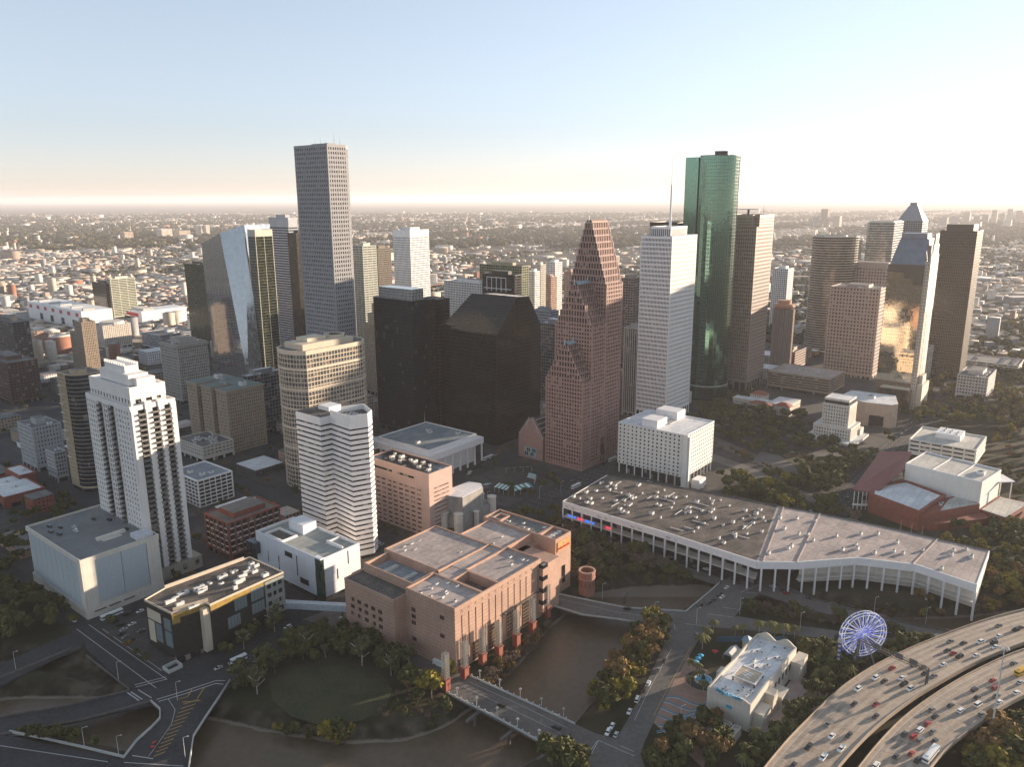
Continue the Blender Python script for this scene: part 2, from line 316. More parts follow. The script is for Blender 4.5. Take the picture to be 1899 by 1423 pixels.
# ---------------------------------------------------------------- surveyed positions, metres: x, y, height, depth along u, depth along v
D = {
 'jpm': (-182.7, 810.0, 302.1, 30.0, 53.8),
 'shell': (172.4, 850.0, 207.9, 59.1, 38.1),
 'brown': (306.5, 994.0, 226.7, 55.5, 26.0),
 'dark': (-104.1, 805.8, 146.1, 30.0, 58.3),
 'slab': (-178.4, 1400.0, 194.1, 46.8, 44.3),
 'greengray': (-244.4, 1300.0, 172.4, 30.3, 10.8),
 'bronze': (-245.2, 1450.0, 159.4, 33.1, 5.9),
 'banded': (-349.2, 1250.0, 220.0, 15.1, 57.6),
 'banded2': (-324.7, 1200.0, 198.1, 13.7, 10.7),
 'glassR': (-343.1, 1062.0, 208.6, 20.8, 6.3),
 'green14': (-499.7, 1280.6, 144.5, 23.0, 62.2),
 'cream': (-851.9, 1665.8, 84.2, 53.0, 17.4),
 'creamdark': (-862.4, 1666.2, 75.1, 3.4, 82.2),
 'conv1': (-844.6, 1525.1, 36.3, 20.4, 265.6),
 'conv2': (-763.9, 1604.1, 24.7, 97.8, 51.2),
 'edge1': (-709.4, 1100.0, 79.4, 22.4, 91.6),
 'edge2': (-624.2, 945.5, 52.4, 35.5, 96.2),
 'pinklow': (-787.0, 1273.6, 32.6, 21.5, 15.5),
 'deco': (-612.1, 1102.1, 70.9, 19.4, 46.4),
 'arch': (-691.9, 1308.9, 40.8, 47.5, 40.6),
 'garblue': (-591.6, 1296.8, 25.8, 68.0, 63.2),
 'ornate': (-412.1, 946.9, 74.1, 40.2, 42.3),
 'rice': (-282.7, 750.1, 64.4, 42.3, 76.5),
 'darkgrid': (-279.7, 804.7, 66.6, 44.2, 10.1),
 'ducts': (-299.7, 720.9, 15.4, 33.7, 47.5),
 'parkw': (-259.6, 608.1, 22.8, 32.1, 32.8),
 'redbrick': (-199.9, 510.5, 27.5, 43.0, 31.0),
 'gray30': (-447.1, 698.5, 41.9, 25.5, 36.0),
 'gray85': (-412.9, 670.8, 26.8, 10.1, 18.8),
 'red1': (-436.2, 653.6, 11.6, 14.0, 33.8),
 'red2': (-421.5, 607.8, 9.1, 31.8, 57.0),
 'curve': (-369.4, 639.8, 104.9, 21.6, 27.9),
 'whitet': (-241.1, 476.0, 134.3, 28.9, 62.7),
 'gar': (-259.6, 431.7, 39.4, 34.9, 81.4),
 'modern': (-188.9, 388.2, 22.3, 73.3, 27.2),
 'pod': (-119.7, 448.6, 30.4, 32.6, 79.4),
 'calp': (-173.8, 647.5, 123.2, 66.8, 35.8),
 'lyric': (-111.4, 519.0, 102.8, 16.0, 59.7),
 'pink': (-61.8, 545.8, 51.5, 24.9, 66.3),
 'alley': (-38.9, 560.2, 28.3, 25.1, 10.1),
 'jones': (-74.6, 663.5, 26.5, 74.8, 77.9),
 'court': (150.8, 649.9, 48.2, 59.7, 70.3),
 'wort': (-30.9, 374.3, 38.6, 74.8, 89.4),
 'penn': (-15.7, 770.7, 116.2, 73.5, 76.8),
 'gray': (147.2, 875.6, 103.4, 33.7, 23.3),
 'strip1187': (178.9, 1150.0, 132.7, 23.6, 16.4),
 'brownstripe': (404.4, 966.7, 22.6, 62.7, 81.2),
 't1530': (500.2, 1061.5, 125.6, 50.1, 65.6),
 't1567': (595.7, 1230.0, 137.8, 39.8, 71.4),
 'o1500': (506.5, 1250.0, 187.0, 105.1, 43.0),
 'stripeb': (630.6, 1450.0, 169.9, 54.9, 9.4),
 'o1400': (640.2, 1330.0, 206.4, 111.3, 49.5),
 'pyr': (792.9, 1550.0, 202.0, 88.6, 22.2),
 'heritage': (468.7, 893.3, 210.4, 68.2, 37.7),
 'herlow': (567.4, 1037.5, 46.4, 65.1, 8.6),
 'black': (620.9, 1058.8, 202.8, 45.8, 44.5),
 'slabr': (589.3, 941.5, 29.0, 103.1, 34.9),
 'parkr': (713.8, 1150.0, 5.8, 400.0, 28.6),
 'annex': (416.7, 827.5, 26.5, 32.7, 36.6),
 'cityhall': (347.2, 775.9, 44.6, 24.4, 26.0),
 'hobbyb': (437.4, 704.2, 15.6, 69.5, 56.2),
 'cyl': (373.9, 1100.0, 105.0, 33.4, 11.7),
 'backw': (527.9, 1500.0, 114.0, 31.8, 35.7),
 'g1460': (412.1, 1115.5, 28.1, 86.5, 37.6),
 'g1515': (544.4, 1350.0, 33.9, 50.3, 26.1),
 'g1455': (508.9, 1400.0, 14.3, 199.8, 19.8),
 'c887': (16.7, 1250.0, 142.9, 18.2, 94.6),
 'c890': (5.0, 1120.0, 141.2, 6.2, 66.4),
 'c983': (40.2, 1350.0, 125.1, 6.1, 14.0),
 'c1000': (56.0, 1500.0, 124.4, 6.9, 12.9),
 'c1030': (89.2, 1600.0, 120.3, 26.4, 23.1),
 'c1022': (78.2, 1550.0, 95.9, 9.1, 23.9),
 'c1055': (114.7, 1500.0, 110.9, 7.2, 17.6),
 'c990': (51.8, 1050.0, 98.4, 6.2, 33.1),
 'c1010': (57.1, 900.0, 104.9, 22.0, 31.4),
 'grayblue': (-37.5, 1250.0, 115.0, 26.8, 97.4),
 'libr': (310.2, 896.2, 13.3, 132.0, 31.2),
 'lowwhite': (141.1, 494.5, 8.5, 23.2, 41.3),
 'g668': (-172.2, 1000.0, 117.1, 400.0, 37.9)}
ROADS = {
 'frontage_road': [[-289.4,375.4],[-274.7,357.4],[-257.1,390.4],[-247.4,400.5],[-254.3,422.4],[-268.7,407.9]],
 'wide_street': [[-243.8,399.4],[-201.1,361.4],[-179.1,369.6],[-184.5,375.5],[-243,422.3],[-260.9,425.5]],
 'lower_street': [[-268.6,335.9],[-227.4,347.7],[-201.8,360],[-179.1,369.6],[-163.3,381.3],[-149.5,403],[-128.7,430.5],[-106.4,449.8],[-98.7,436.6],[-115.6,417],[-136.1,389.4],[-151.1,369.4],[-179.6,350.9],[-213.3,336.7],[-259.3,322.1]],
 'hatched_ramp': [[-185.9,351.3],[-151.1,369.4],[-151.1,352],[-152.6,334.3],[-153,323.3],[-145.2,298.3],[-177.2,298.5],[-179.4,309.5],[-178.6,320.4],[-175.4,330.4],[-174.6,336.9],[-177.9,344.4]],
 'bottom_road': [[-281.7,332],[-241.4,325.4],[-179.1,308.8],[-143.6,301.6],[-137.2,285.4],[-248.8,286.1]],
 'wharf_street': [[-128.7,430.5],[-106.4,449.8],[-82.6,430.1],[-62.8,409],[-43.2,393.9],[-24.4,372.3],[-0.6,355.3],[30.3,331.7],[39.3,325],[33.3,302.1],[16.9,315.4],[-5.9,334],[-34.7,356.9],[-57.3,385.6],[-81.8,406.3],[-106.9,421.1]],
 'avenue': [[30.4,284.3],[35.3,310.9],[39.3,325],[48.4,321.1],[56.3,335.6],[68.6,361.6],[85.6,399.3],[94.6,419.4],[100.6,423.5],[108,437.9],[125.5,459.4],[142.2,478.9],[158.2,492.8],[168.5,492.7],[173.8,479.4],[167.7,468.3],[157.3,458.4],[135.5,432.5],[126.8,427],[120.6,422.1],[109.8,410.4],[85.1,366.1],[72.6,341.7],[61.5,318.8],[58.4,310.7],[60.4,284.1]],
 'curved_bridge': [[26.8,461],[50.8,450.4],[70.2,442.2],[107.8,437.3],[100.3,422.3],[94.4,418.8],[65,428.8],[42.6,434.7],[19.3,448.7]],
 'riverside_road': [[103.2,516.7],[125.6,493.1],[142.2,478.9],[157.7,491.2],[172.9,478.6],[189,453.9],[215.1,435],[240.7,419.9],[265.1,411.9],[244,401.9],[209.7,422.6],[183.5,439.2],[164.1,456.9],[135.3,473],[97.7,503.2]],
 'lower_frontage_road': [[127.1,428.2],[135.5,432.5],[158.5,424.2],[187.7,416.1],[215.5,407.2],[239.3,404.7],[210.3,396.1],[183.4,405.2],[154.8,412.9],[119.1,419.7]],
 'civic_ramp': [[197.9,820.8],[218.3,796.8],[242,742.4],[258.8,682.9],[251,671.6],[231.3,724.5],[206.6,772.7],[189.7,797.3]],
 'civic_slip_road': [[191.3,755.2],[222,710.4],[234,683.2],[225.7,669.1],[212.5,695.3],[183.4,733.3]],
 'lawn_path': [[193.9,701.5],[222.4,677.6],[246.8,648.6],[269.7,616.9],[259.7,602.9],[236.4,632],[214.5,659.7],[185.4,683.9]],
 'park_walk': [[217.6,841.3],[252.5,858.1],[289,819.4],[313.3,789.6],[308.7,780.3],[283.9,807.4],[248.9,845.1],[215.8,828.8]],
 'park_path': [[298.1,748.4],[343.6,740.9],[375.8,752.4],[372.1,742.2],[338,727.8],[292,735]],
 'plaza_paving': [[249.5,749.1],[264.5,737.1],[271.1,675.5],[261.1,664.5],[247.8,694.8],[238,729.2]],
 'underpass_street': [[157.7,491.2],[184.9,515.8],[240.5,570.3],[282.1,588],[208.6,507],[177.6,475.6],[172.9,478.6]]}
RAILS = {
 'a': [[-242.8,327.8],[-223.9,323],[-199.8,316.1],[-179.1,309.8],[-178.4,321.2],[-175.6,330.8],[-174.5,337.3],[-177.6,344.4],[-185.1,350.9]],
 'b': [[-150.8,368.5],[-151.4,352.9],[-152.3,338.3],[-152.7,324],[-146.1,301.6]],
 'c': [[-278.5,367.6],[-268.7,379.7],[-258.3,392.5],[-252.7,398.9]],
 'd': [[-34.1,356.4],[-8.6,336.9],[16.9,315.4]],
 'e': [[-23.1,371.3],[2.1,352.6],[29.8,331.7]],
 'f': [[26.8,461],[50.8,450.4],[70.2,442.2],[106.8,437.3],[124.7,458.7],[137.5,474.5]],
 'g': [[20.6,448],[42.5,434],[64.9,428.2],[77.3,423.7]],
 'h': [[135.1,431.3],[147.1,446.1],[157.6,458.4]],
 'i': [[103.2,516.7],[124.2,486.8],[135.3,473],[138.5,474.5]],
 'j': [[172.9,478.6],[189,453.9],[215.1,435],[240.7,419.9],[262,412]],
 'k': [[-240,392.3],[-200.9,360.9]],
 'l': [[-268,335.1],[-227.2,347.3],[-200.4,360]],
 'm': [[-259,321.7],[-213.1,336.3],[-185.7,350.9]]}
BAYOU = [
 [-299.2,343.4],
 [-262.4,349.4],
 [-226.4,349.2],
 [-190.3,342.6],
 [-155.7,330.4],
 [-120.9,319.9],
 [-83.2,311.4],
 [-48.4,312.9],
 [-23.8,321.8],
 [-0.7,343.3],
 [16.7,369.7],
 [33,394.6],
 [48.1,422.4],
 [68.6,453.9],
 [102.1,466],
 [124.4,470.8],
 [153.7,461.4],
 [182.3,452.9],
 [211.6,440.8],
 [239,428],
 [279.3,429.5],
 [334.6,438.4]]
BANK2 = [[-326.9,402.5],[-258.3,391.3],[-218.6,378.3]]
LAWNS = {
 'park_lawn': [[-130,369.3],[-121.2,379],[-104.7,383.9],[-86.4,381.7],[-70.1,372.2],[-63.1,360.3],[-64.6,346.1],[-74.8,335.3],[-92.5,331.4],[-110.2,338.9],[-123.4,351.8]],
 'courthouse_lawn': [[187.6,649.3],[233.1,680.3],[263.4,648.3],[238.8,588.5],[210.3,594.4],[175,627.8]],
 'civic_lawn': [[259.3,762.9],[308.8,748.2],[306.9,696.9],[268.5,668.5],[244.7,700.8]]}
LINES = {
 'a': ('w',0.35,[[-256,425.5],[-184.9,369.7]]),
 'b': ('w',0.3,[[-245.3,420.6],[-191.4,378]]),
 'c': ('w',0.35,[[-260.8,420.7],[-187.3,362.2]]),
 'd': ('w',0.5,[[-200,365.1],[-186.5,372.1]]),
 'e': ('w',0.5,[[-198.6,363.2],[-185.1,370.2]]),
 'f': ('w',0.6,[[-200.9,358.6],[-191.6,351.8]]),
 'g': ('w',0.6,[[-199.2,359.1],[-190.3,352.7]]),
 'h': ('w',0.5,[[-196.3,360.9],[-186.2,354]]),
 'i': ('w',0.6,[[-183.1,352.6],[-172,359.3],[-158.5,368.5],[-153.4,368.5]]),
 'j': ('w',0.6,[[-181.2,350.9],[-169.9,357.5],[-157.7,366.1],[-153.3,365.2]]),
 'k': ('w',0.25,[[-177.2,353],[-170,344.3],[-167.1,333.2],[-167.7,317.7],[-168.2,310.5]]),
 'l': ('y',0.45,[[-171.7,353],[-167.9,354.8],[-168.2,361.1]]),
 'm': ('y',0.45,[[-162.4,353.4],[-162.3,363.4]]),
 'n': ('y',0.5,[[-168.9,350.3],[-160,351.6]]),
 'o': ('w',0.5,[[-176,311.2],[-165.4,309]]),
 'p': ('w',0.4,[[-177.6,306.7],[-149.5,304.1]]),
 'q': ('w',0.4,[[-241.4,318.3],[-185.1,307.1]]),
 'r': ('w',0.3,[[34.7,311.6],[39.5,319.7]]),
 's': ('w',0.3,[[35.6,310.5],[40.1,320]]),
 't': ('w',0.3,[[40.1,320],[55.2,309.3]]),
 'u': ('w',0.3,[[49.7,316.2],[55.7,312.2]]),
 'v': ('w',0.25,[[59.1,334.3],[71.2,360.2],[89.7,396.6]]),
 'w': ('y',0.25,[[69.1,337.5],[81.3,361.5],[101.6,399.2]]),
 'x': ('w',0.3,[[119.5,434.6],[133.7,430.7]]),
 'x2': ('w',0.3,[[130.8,442.3],[140.8,439.6]]),
 'x3': ('w',0.3,[[103.2,423.5],[118.4,419.7]]),
 'x4': ('w',0.3,[[96.5,422.4],[96.1,417.5]]),
 'x5': ('w',0.3,[[151.5,461.2],[157.7,459.8]]),
 'x6': ('w',0.3,[[147,461.3],[162.6,471.3]]),
 'x7': ('w',0.2,[[27.2,455.4],[66,436.4],[94.4,428.5]]),
 'x8': ('w',0.2,[[-26.1,362.3],[-0.6,343.1],[22.6,325.1]]),
 'x9': ('w',0.2,[[-22.9,366],[2.1,347.8],[25.9,329]])}
HATCH = [
 [[-167.6,348.6],[-161.5,352.5]],
 [[-167.5,345.1],[-161.5,348.9]],
 [[-167.3,341.7],[-161.5,345.5]],
 [[-167.1,338.3],[-161.5,342]],
 [[-167,335],[-161.6,338.7]],
 [[-166.8,331.8],[-161.6,335.4]],
 [[-166.7,328.6],[-161.6,332.1]],
 [[-166.5,325.4],[-161.6,328.9]],
 [[-166.3,322.4],[-161.6,325.8]],
 [[-166.2,319.3],[-161.6,322.7]],
 [[-166,316.3],[-161.6,319.6]],
 [[-165.9,313.4],[-161.7,316.6]],
 [[-165.7,310.5],[-161.7,313.7]]]
HA = ([[94,271.7],[107.9,287.8],[123.6,305.1],[139.7,320.8],[158.9,339.6],[180.7,356.5],[197,367],[219.5,380],[243.4,392.2],[272.5,406.3],[301.7,417.5],[388.2,447]],[[123.7,271.5],[139.1,287.6],[150.1,298.3],[165.8,312.6],[193.5,333.8],[217.8,349.3],[239.4,362.7],[260.3,373.5],[279.5,382.7],[365.4,417.6]])
HB = ([[132.5,271.5],[148,287.5],[164.1,303.4],[182.9,320.1],[205.7,336.6],[228.9,351.5],[256.4,367],[275.2,375.9],[360.7,411.5]],[[162.1,271.3],[178.6,287.3],[193.4,300.4],[210,311.5],[231.5,326.1],[249.9,336.3],[334.8,378]])
CARSA = [
 (183.1,350,'white','suv'),
 (186.2,347.3,'dark grey','sedan'),
 (170.3,340.8,'white','suv'),
 (196.2,349.7,'white','sedan'),
 (194.8,344.7,'black','pickup'),
 (196.1,340.9,'white','suv'),
 (163.5,329.3,'dark grey','sedan'),
 (173.6,328.8,'red','sedan'),
 (169.7,320.1,'dark grey','sedan'),
 (145,314.4,'grey','sedan'),
 (143.5,306.3,'white','sedan'),
 (151.8,307.2,'dark grey','sedan'),
 (130.5,299.2,'black','suv'),
 (144.5,298,'white','pickup'),
 (134.4,292.6,'white','pickup'),
 (119.8,287.9,'dark grey','sedan'),
 (195.4,358.4,'red','sedan'),
 (208.3,361.3,'grey','suv'),
 (211.6,358.9,'black','sedan'),
 (210,353.7,'dark grey','sedan'),
 (213.2,351.3,'grey','sedan'),
 (223.3,361.2,'white','sedan'),
 (232.6,374.2,'dark grey','sedan'),
 (234.2,371.5,'red','sedan'),
 (236,368.6,'black','suv'),
 (245,369.3,'white','sedan'),
 (239,383.1,'grey','sedan'),
 (245.2,381.3,'dark grey','sedan'),
 (254.9,382.3,'white','suv'),
 (262,381.5,'black','suv'),
 (260,377.3,'white','sedan'),
 (268.4,387.9,'white','sedan'),
 (275.1,398.9,'grey','sedan'),
 (282.2,394.6,'black','suv'),
 (285.9,396.7,'dark grey','sedan')]
CARSB = [
 (260.8,362.4,'grey','sedan'),
 (241,347.6,'red','sedan'),
 (227.6,340.2,'dark grey','suv'),
 (238.6,341.4,'red','suv'),
 (225.5,334.2,'dark grey','sedan'),
 (235.6,335.4,'grey','sedan'),
 (233.7,330.2,'white','sedan'),
 (246.5,337.5,'white','sedan'),
 (253.7,345.8,'silver','sedan'),
 (209.2,328,'dark grey','sedan'),
 (198.4,324.9,'grey','sedan'),
 (197.4,319.9,'black','sedan'),
 (211.7,323.8,'white','suv'),
 (222.4,328.2,'white','van'),
 (219.6,321.2,'grey','sedan'),
 (191.1,314.7,'red','sedan'),
 (185.4,310.3,'white','suv'),
 (190.8,309.3,'grey','sedan'),
 (177,307.8,'dark grey','sedan'),
 (180.3,305.9,'red','suv'),
 (182,303.5,'grey','suv'),
 (188.4,303.1,'dark grey','sedan'),
 (166.2,293.2,'dark grey','sedan'),
 (173.8,294.9,'red','sedan'),
 (174.5,290.9,'black','sedan'),
 (155.1,287.6,'white','suv')]
BUS = [181.4,293.2]
SCHOOLBUS = [260.3,354.4]
STREETCARS = [
 (-6.1,345.7,'black','suv','a'),
 (20.7,328.6,'black','suv','a'),
 (47.6,329.6,'white','sedan','b'),
 (45,324.9,'white','suv','b'),
 (48.7,323.4,'silver','sedan','b'),
 (57.6,340.5,'white','sedan','b'),
 (63.1,349.9,'white','van','b'),
 (70.9,363.4,'white','suv','b'),
 (67.7,357.9,'black','sedan','b'),
 (78.6,375.9,'grey','sedan','b'),
 (83,383.9,'black','sedan','b'),
 (107,409.3,'grey','suv','b'),
 (70.9,440.2,'black','suv','c'),
 (25.8,456.8,'white','sedan','c'),
 (117,443.7,'black','suv','d'),
 (123.2,447,'dark grey','sedan','d'),
 (127.3,451,'dark grey','sedan','d'),
 (133.6,454.4,'white','sedan','d'),
 (132.3,457.2,'dark grey','suv','d'),
 (140.1,467.1,'white','sedan','d'),
 (148.4,478.9,'black','suv','d'),
 (149.1,473.6,'dark grey','sedan','d'),
 (146.6,451.5,'dark grey','sedan','d'),
 (170.6,468.2,'silver','sedan','c'),
 (160.1,488,'white','sedan','d'),
 (158.8,491.2,'red','sedan','d'),
 (176.2,458.9,'red','sedan','c'),
 (175.1,461.7,'dark grey','sedan','c'),
 (188.4,452.5,'dark grey','sedan','c'),
 (200.9,444.9,'grey','sedan','c'),
 (209.6,441.6,'dark grey','sedan','c'),
 (133,493.1,'white','sedan','c'),
 (126.6,497.1,'grey','sedan','c'),
 (155.7,498.5,'white','sedan','c'),
 (161.4,504.2,'white','suv','c'),
 (113.7,511.4,'dark grey','sedan','c'),
 (109.8,514.9,'dark grey','sedan','c'),
 (275.6,630.2,'white','suv','u'),
 (266.7,620.5,'black','sedan','u'),
 (251.7,605.3,'white','sedan','u'),
 (242.2,594,'white','sedan','u'),
 (232.1,583.1,'black','suv','u'),
 (237.8,579.8,'white','suv','u'),
 (251.4,591.7,'grey','sedan','u'),
 (284.5,622.7,'black','suv','u'),
 (338.3,693.5,'red','sedan','u'),
 (348.1,699.4,'white','sedan','u'),
 (419.9,807.2,'white','sedan','u'),
 (429.4,817.1,'silver','sedan','u'),
 (411,793.8,'black','sedan','u'),
 (483.9,895.5,'white','van','u'),
 (472.4,881.5,'white','sedan','u'),
 (492.6,905,'silver','suv','u'),
 (314,661.1,'dark grey','sedan','u'),
 (381.5,747.1,'grey','sedan','u'),
 (450.7,848.1,'grey','sedan','u'),
 (108,666.6,'white','sedan','u'),
 (123,663.6,'white','sedan','v'),
 (117.6,656.9,'grey','sedan','v'),
 (135.3,654,'silver','sedan','v'),
 (138.9,643.4,'white','sedan','v'),
 (-285.9,442.2,'white','sedan','v'),
 (-267.5,429.9,'white','sedan','v'),
 (-295.6,450.3,'silver','sedan','v'),
 (-238.5,436.6,'black','suv','u'),
 (-236.3,441.1,'dark grey','sedan','u'),
 (-231.9,440.4,'white','sedan','u'),
 (-231.1,455.1,'white','sedan','u'),
 (-241.5,428.4,'black','sedan','u'),
 (-235.7,424.1,'black','suv','u'),
 (-231.8,419.2,'silver','sedan','u'),
 (-229.8,425.3,'white','sedan','u'),
 (-226.9,411,'grey','sedan','u'),
 (-222.1,407.5,'black','sedan','u'),
 (-231.1,414.5,'black','sedan','u'),
 (-220.9,418,'grey','sedan','u'),
 (-161,379.3,'silver','sedan','a2'),
 (-169,317.8,'red','sedan','e'),
 (-134.6,420.8,'white','suv','u'),
 (-97.8,420.5,'white','sedan','v'),
 (-104.4,430.3,'silver','sedan','v'),
 (-67.2,402.3,'dark grey','suv','a'),
 (-55.3,394,'silver','sedan','a'),
 (-345,482.3,'white','sedan','v'),
 (-100.7,538.7,'white','sedan','u'),
 (-104.4,546.3,'grey','sedan','u'),
 (-97.3,535,'silver','suv','u'),
 (-113.1,482.3,'dark grey','sedan','u'),
 (-378.9,610.7,'white','sedan','v'),
 (-353.5,549.1,'grey','sedan','v'),
 (-40.2,687,'white','sedan','u'),
 (-39.5,692.8,'white','sedan','u'),
 (-35.9,701.7,'black','suv','u'),
 (-33.6,709.3,'black','sedan','u'),
 (-30.9,704.7,'black','sedan','u'),
 (-28.9,720.2,'dark grey','sedan','u'),
 (-23.9,728.2,'dark grey','sedan','u'),
 (-20.3,733,'black','sedan','u'),
 (-16.2,741.2,'silver','sedan','u'),
 (36.9,685.9,'black','suv','v'),
 (36.5,625.9,'black','sedan','u'),
 (41.7,649.9,'black','sedan','u'),
 (54.5,668.7,'grey','sedan','u'),
 (87.9,712.3,'dark grey','sedan','u'),
 (102.9,727.9,'red','sedan','u'),
 (264.9,926.7,'white','sedan','u'),
 (255,909.3,'grey','sedan','u'),
 (270.2,934.3,'silver','sedan','u'),
 (248.5,902.1,'white','sedan','u'),
 (320.1,1011.6,'white','sedan','u'),
 (353.7,865.2,'grey','sedan','u'),
 (280.7,745.2,'silver','sedan','v'),
 (283.1,736.8,'white','sedan','v')]
TREES = [
 ([[-150.3,415.6],[-117.4,424.3],[-93.2,416.8],[-57.2,384.6],[-57.5,368.7],[-73.4,374.6],[-93.2,385.9],[-116.1,382],[-131.7,356.3],[-149.7,368],[-155.5,393.2]],36,'poplar birch oak',9,14,'round the dark park lawn'),
 ([[-125.6,336.9],[-102.5,329.9],[-82.2,332.5],[-76,317.1],[-89.7,308.9],[-113.9,315.5],[-123,326.9]],14,'yellow oak bare',7,10,'on the bank below the park lawn'),
 ([[-59.1,365.8],[-46.6,368.6],[-33.5,355.5],[-31,344.6],[-41,341.7],[-55.7,351.2]],9,'autumn yellow oak',8,12,'at the near end of the arcade bridge'),
 ([[-19.1,365.5],[2.5,400],[19.2,429.2],[34.8,441.9],[35.7,422.9],[17.9,399.9],[-13.1,354.5]],20,'bare autumn bare',5,8,'between the steel pylons and the creek'),
 ([[33.8,540],[59.7,579.8],[90.3,568.9],[107.5,525.5],[132.9,477.5],[92.7,464.7],[58.9,460.7],[35.8,480.8]],34,'oak bare oak',8,13,'in the park by the round brick shaft'),
 ([[37.3,350.5],[45.6,371.2],[60.7,396.8],[76.9,421.3],[93.5,423.6],[86.8,402.1],[68.2,367.7],[53.7,345.2],[40.7,337.7]],26,'oak yellow autumn',8,12,'on the creek bank by the avenue'),
 ([[19.5,316.4],[33.4,316.3],[31.6,297.1],[16,297.2]],5,'oak',9,12,'at the foot of the arcade bridge'),
 ([[108.7,419.2],[120.4,415],[101.6,375.7],[103.5,354.5],[89.5,341.6],[87.9,359.1]],10,'palm',7,10,'beside the round fountain'),
 ([[125.5,422.1],[165.7,416.9],[164.3,404.2],[125.5,410.3]],8,'palm',8,10,'behind the aquarium by the blue fence'),
 ([[161.4,395.9],[186.9,398.5],[173.9,377.6],[151,336.9],[136.1,325.1],[137.7,337],[152,354.1]],15,'palm oak',7,10,'between aquarium terrace and freeway'),
 ([[117.9,333.1],[139.1,341.2],[122.1,313.9],[106.8,296.6],[99.6,296.7]],10,'palm oak',7,10,'between aquarium and lower freeway edge'),
 ([[60.5,312.5],[83.7,333.4],[99.5,333.2],[100.6,315.9],[88.6,300.1],[59.6,300.3]],12,'oak autumn',8,12,'in front of the aquarium car park'),
 ([[217.4,418.3],[233.9,406.5],[234.4,395.3],[203.5,381.4],[199.2,385]],10,'palm oak',7,10,'behind the big wheel by the freeway'),
 ([[219.1,330.4],[259.4,348.9],[232.9,295.8],[194.9,296]],14,'yellow oak autumn',9,14,'on the near side of the freeway'),
 ([[147.9,448.8],[161.6,444],[198.8,427.6],[194.2,420.3],[163.4,429.1],[141.2,437.6]],14,'oak bare',5,8,'in the creek cut by the riverside road'),
 ([[270.2,478.4],[298.1,489.8],[349,489.3],[331.7,445.7],[275.4,430],[250.8,439.9],[259.3,463.8]],16,'yellow autumn oak',8,12,'at the end of the long terminal roof'),
 ([[182.9,649.4],[224.1,683.3],[263.4,655],[237.6,585.2],[205.2,592.2],[179.3,618]],15,'oak yellow',10,14,'on the lawn behind the square-windowed block'),
 ([[290.7,728.5],[347,761.6],[324.6,696.7],[289.3,648],[260.8,623],[251.5,648.5]],16,'oak',9,13,'beside the civic street near the stone hall'),
 ([[309.5,556.3],[339.6,566],[383.3,555.4],[368.9,513.9],[322,505.8]],9,'oak yellow',8,11,'beside the dirt lot by the theatre'),
 ([[265,605.1],[287.5,610.7],[264.3,556.8],[243.7,557]],6,'bare oak',8,11,'at the glass corner of the brick theatre'),
 ([[-335.4,465.9],[-306.4,458.6],[-277.2,425.7],[-290.9,411],[-308.7,414]],7,'oak',9,13,'in the dark lower-left corner')]
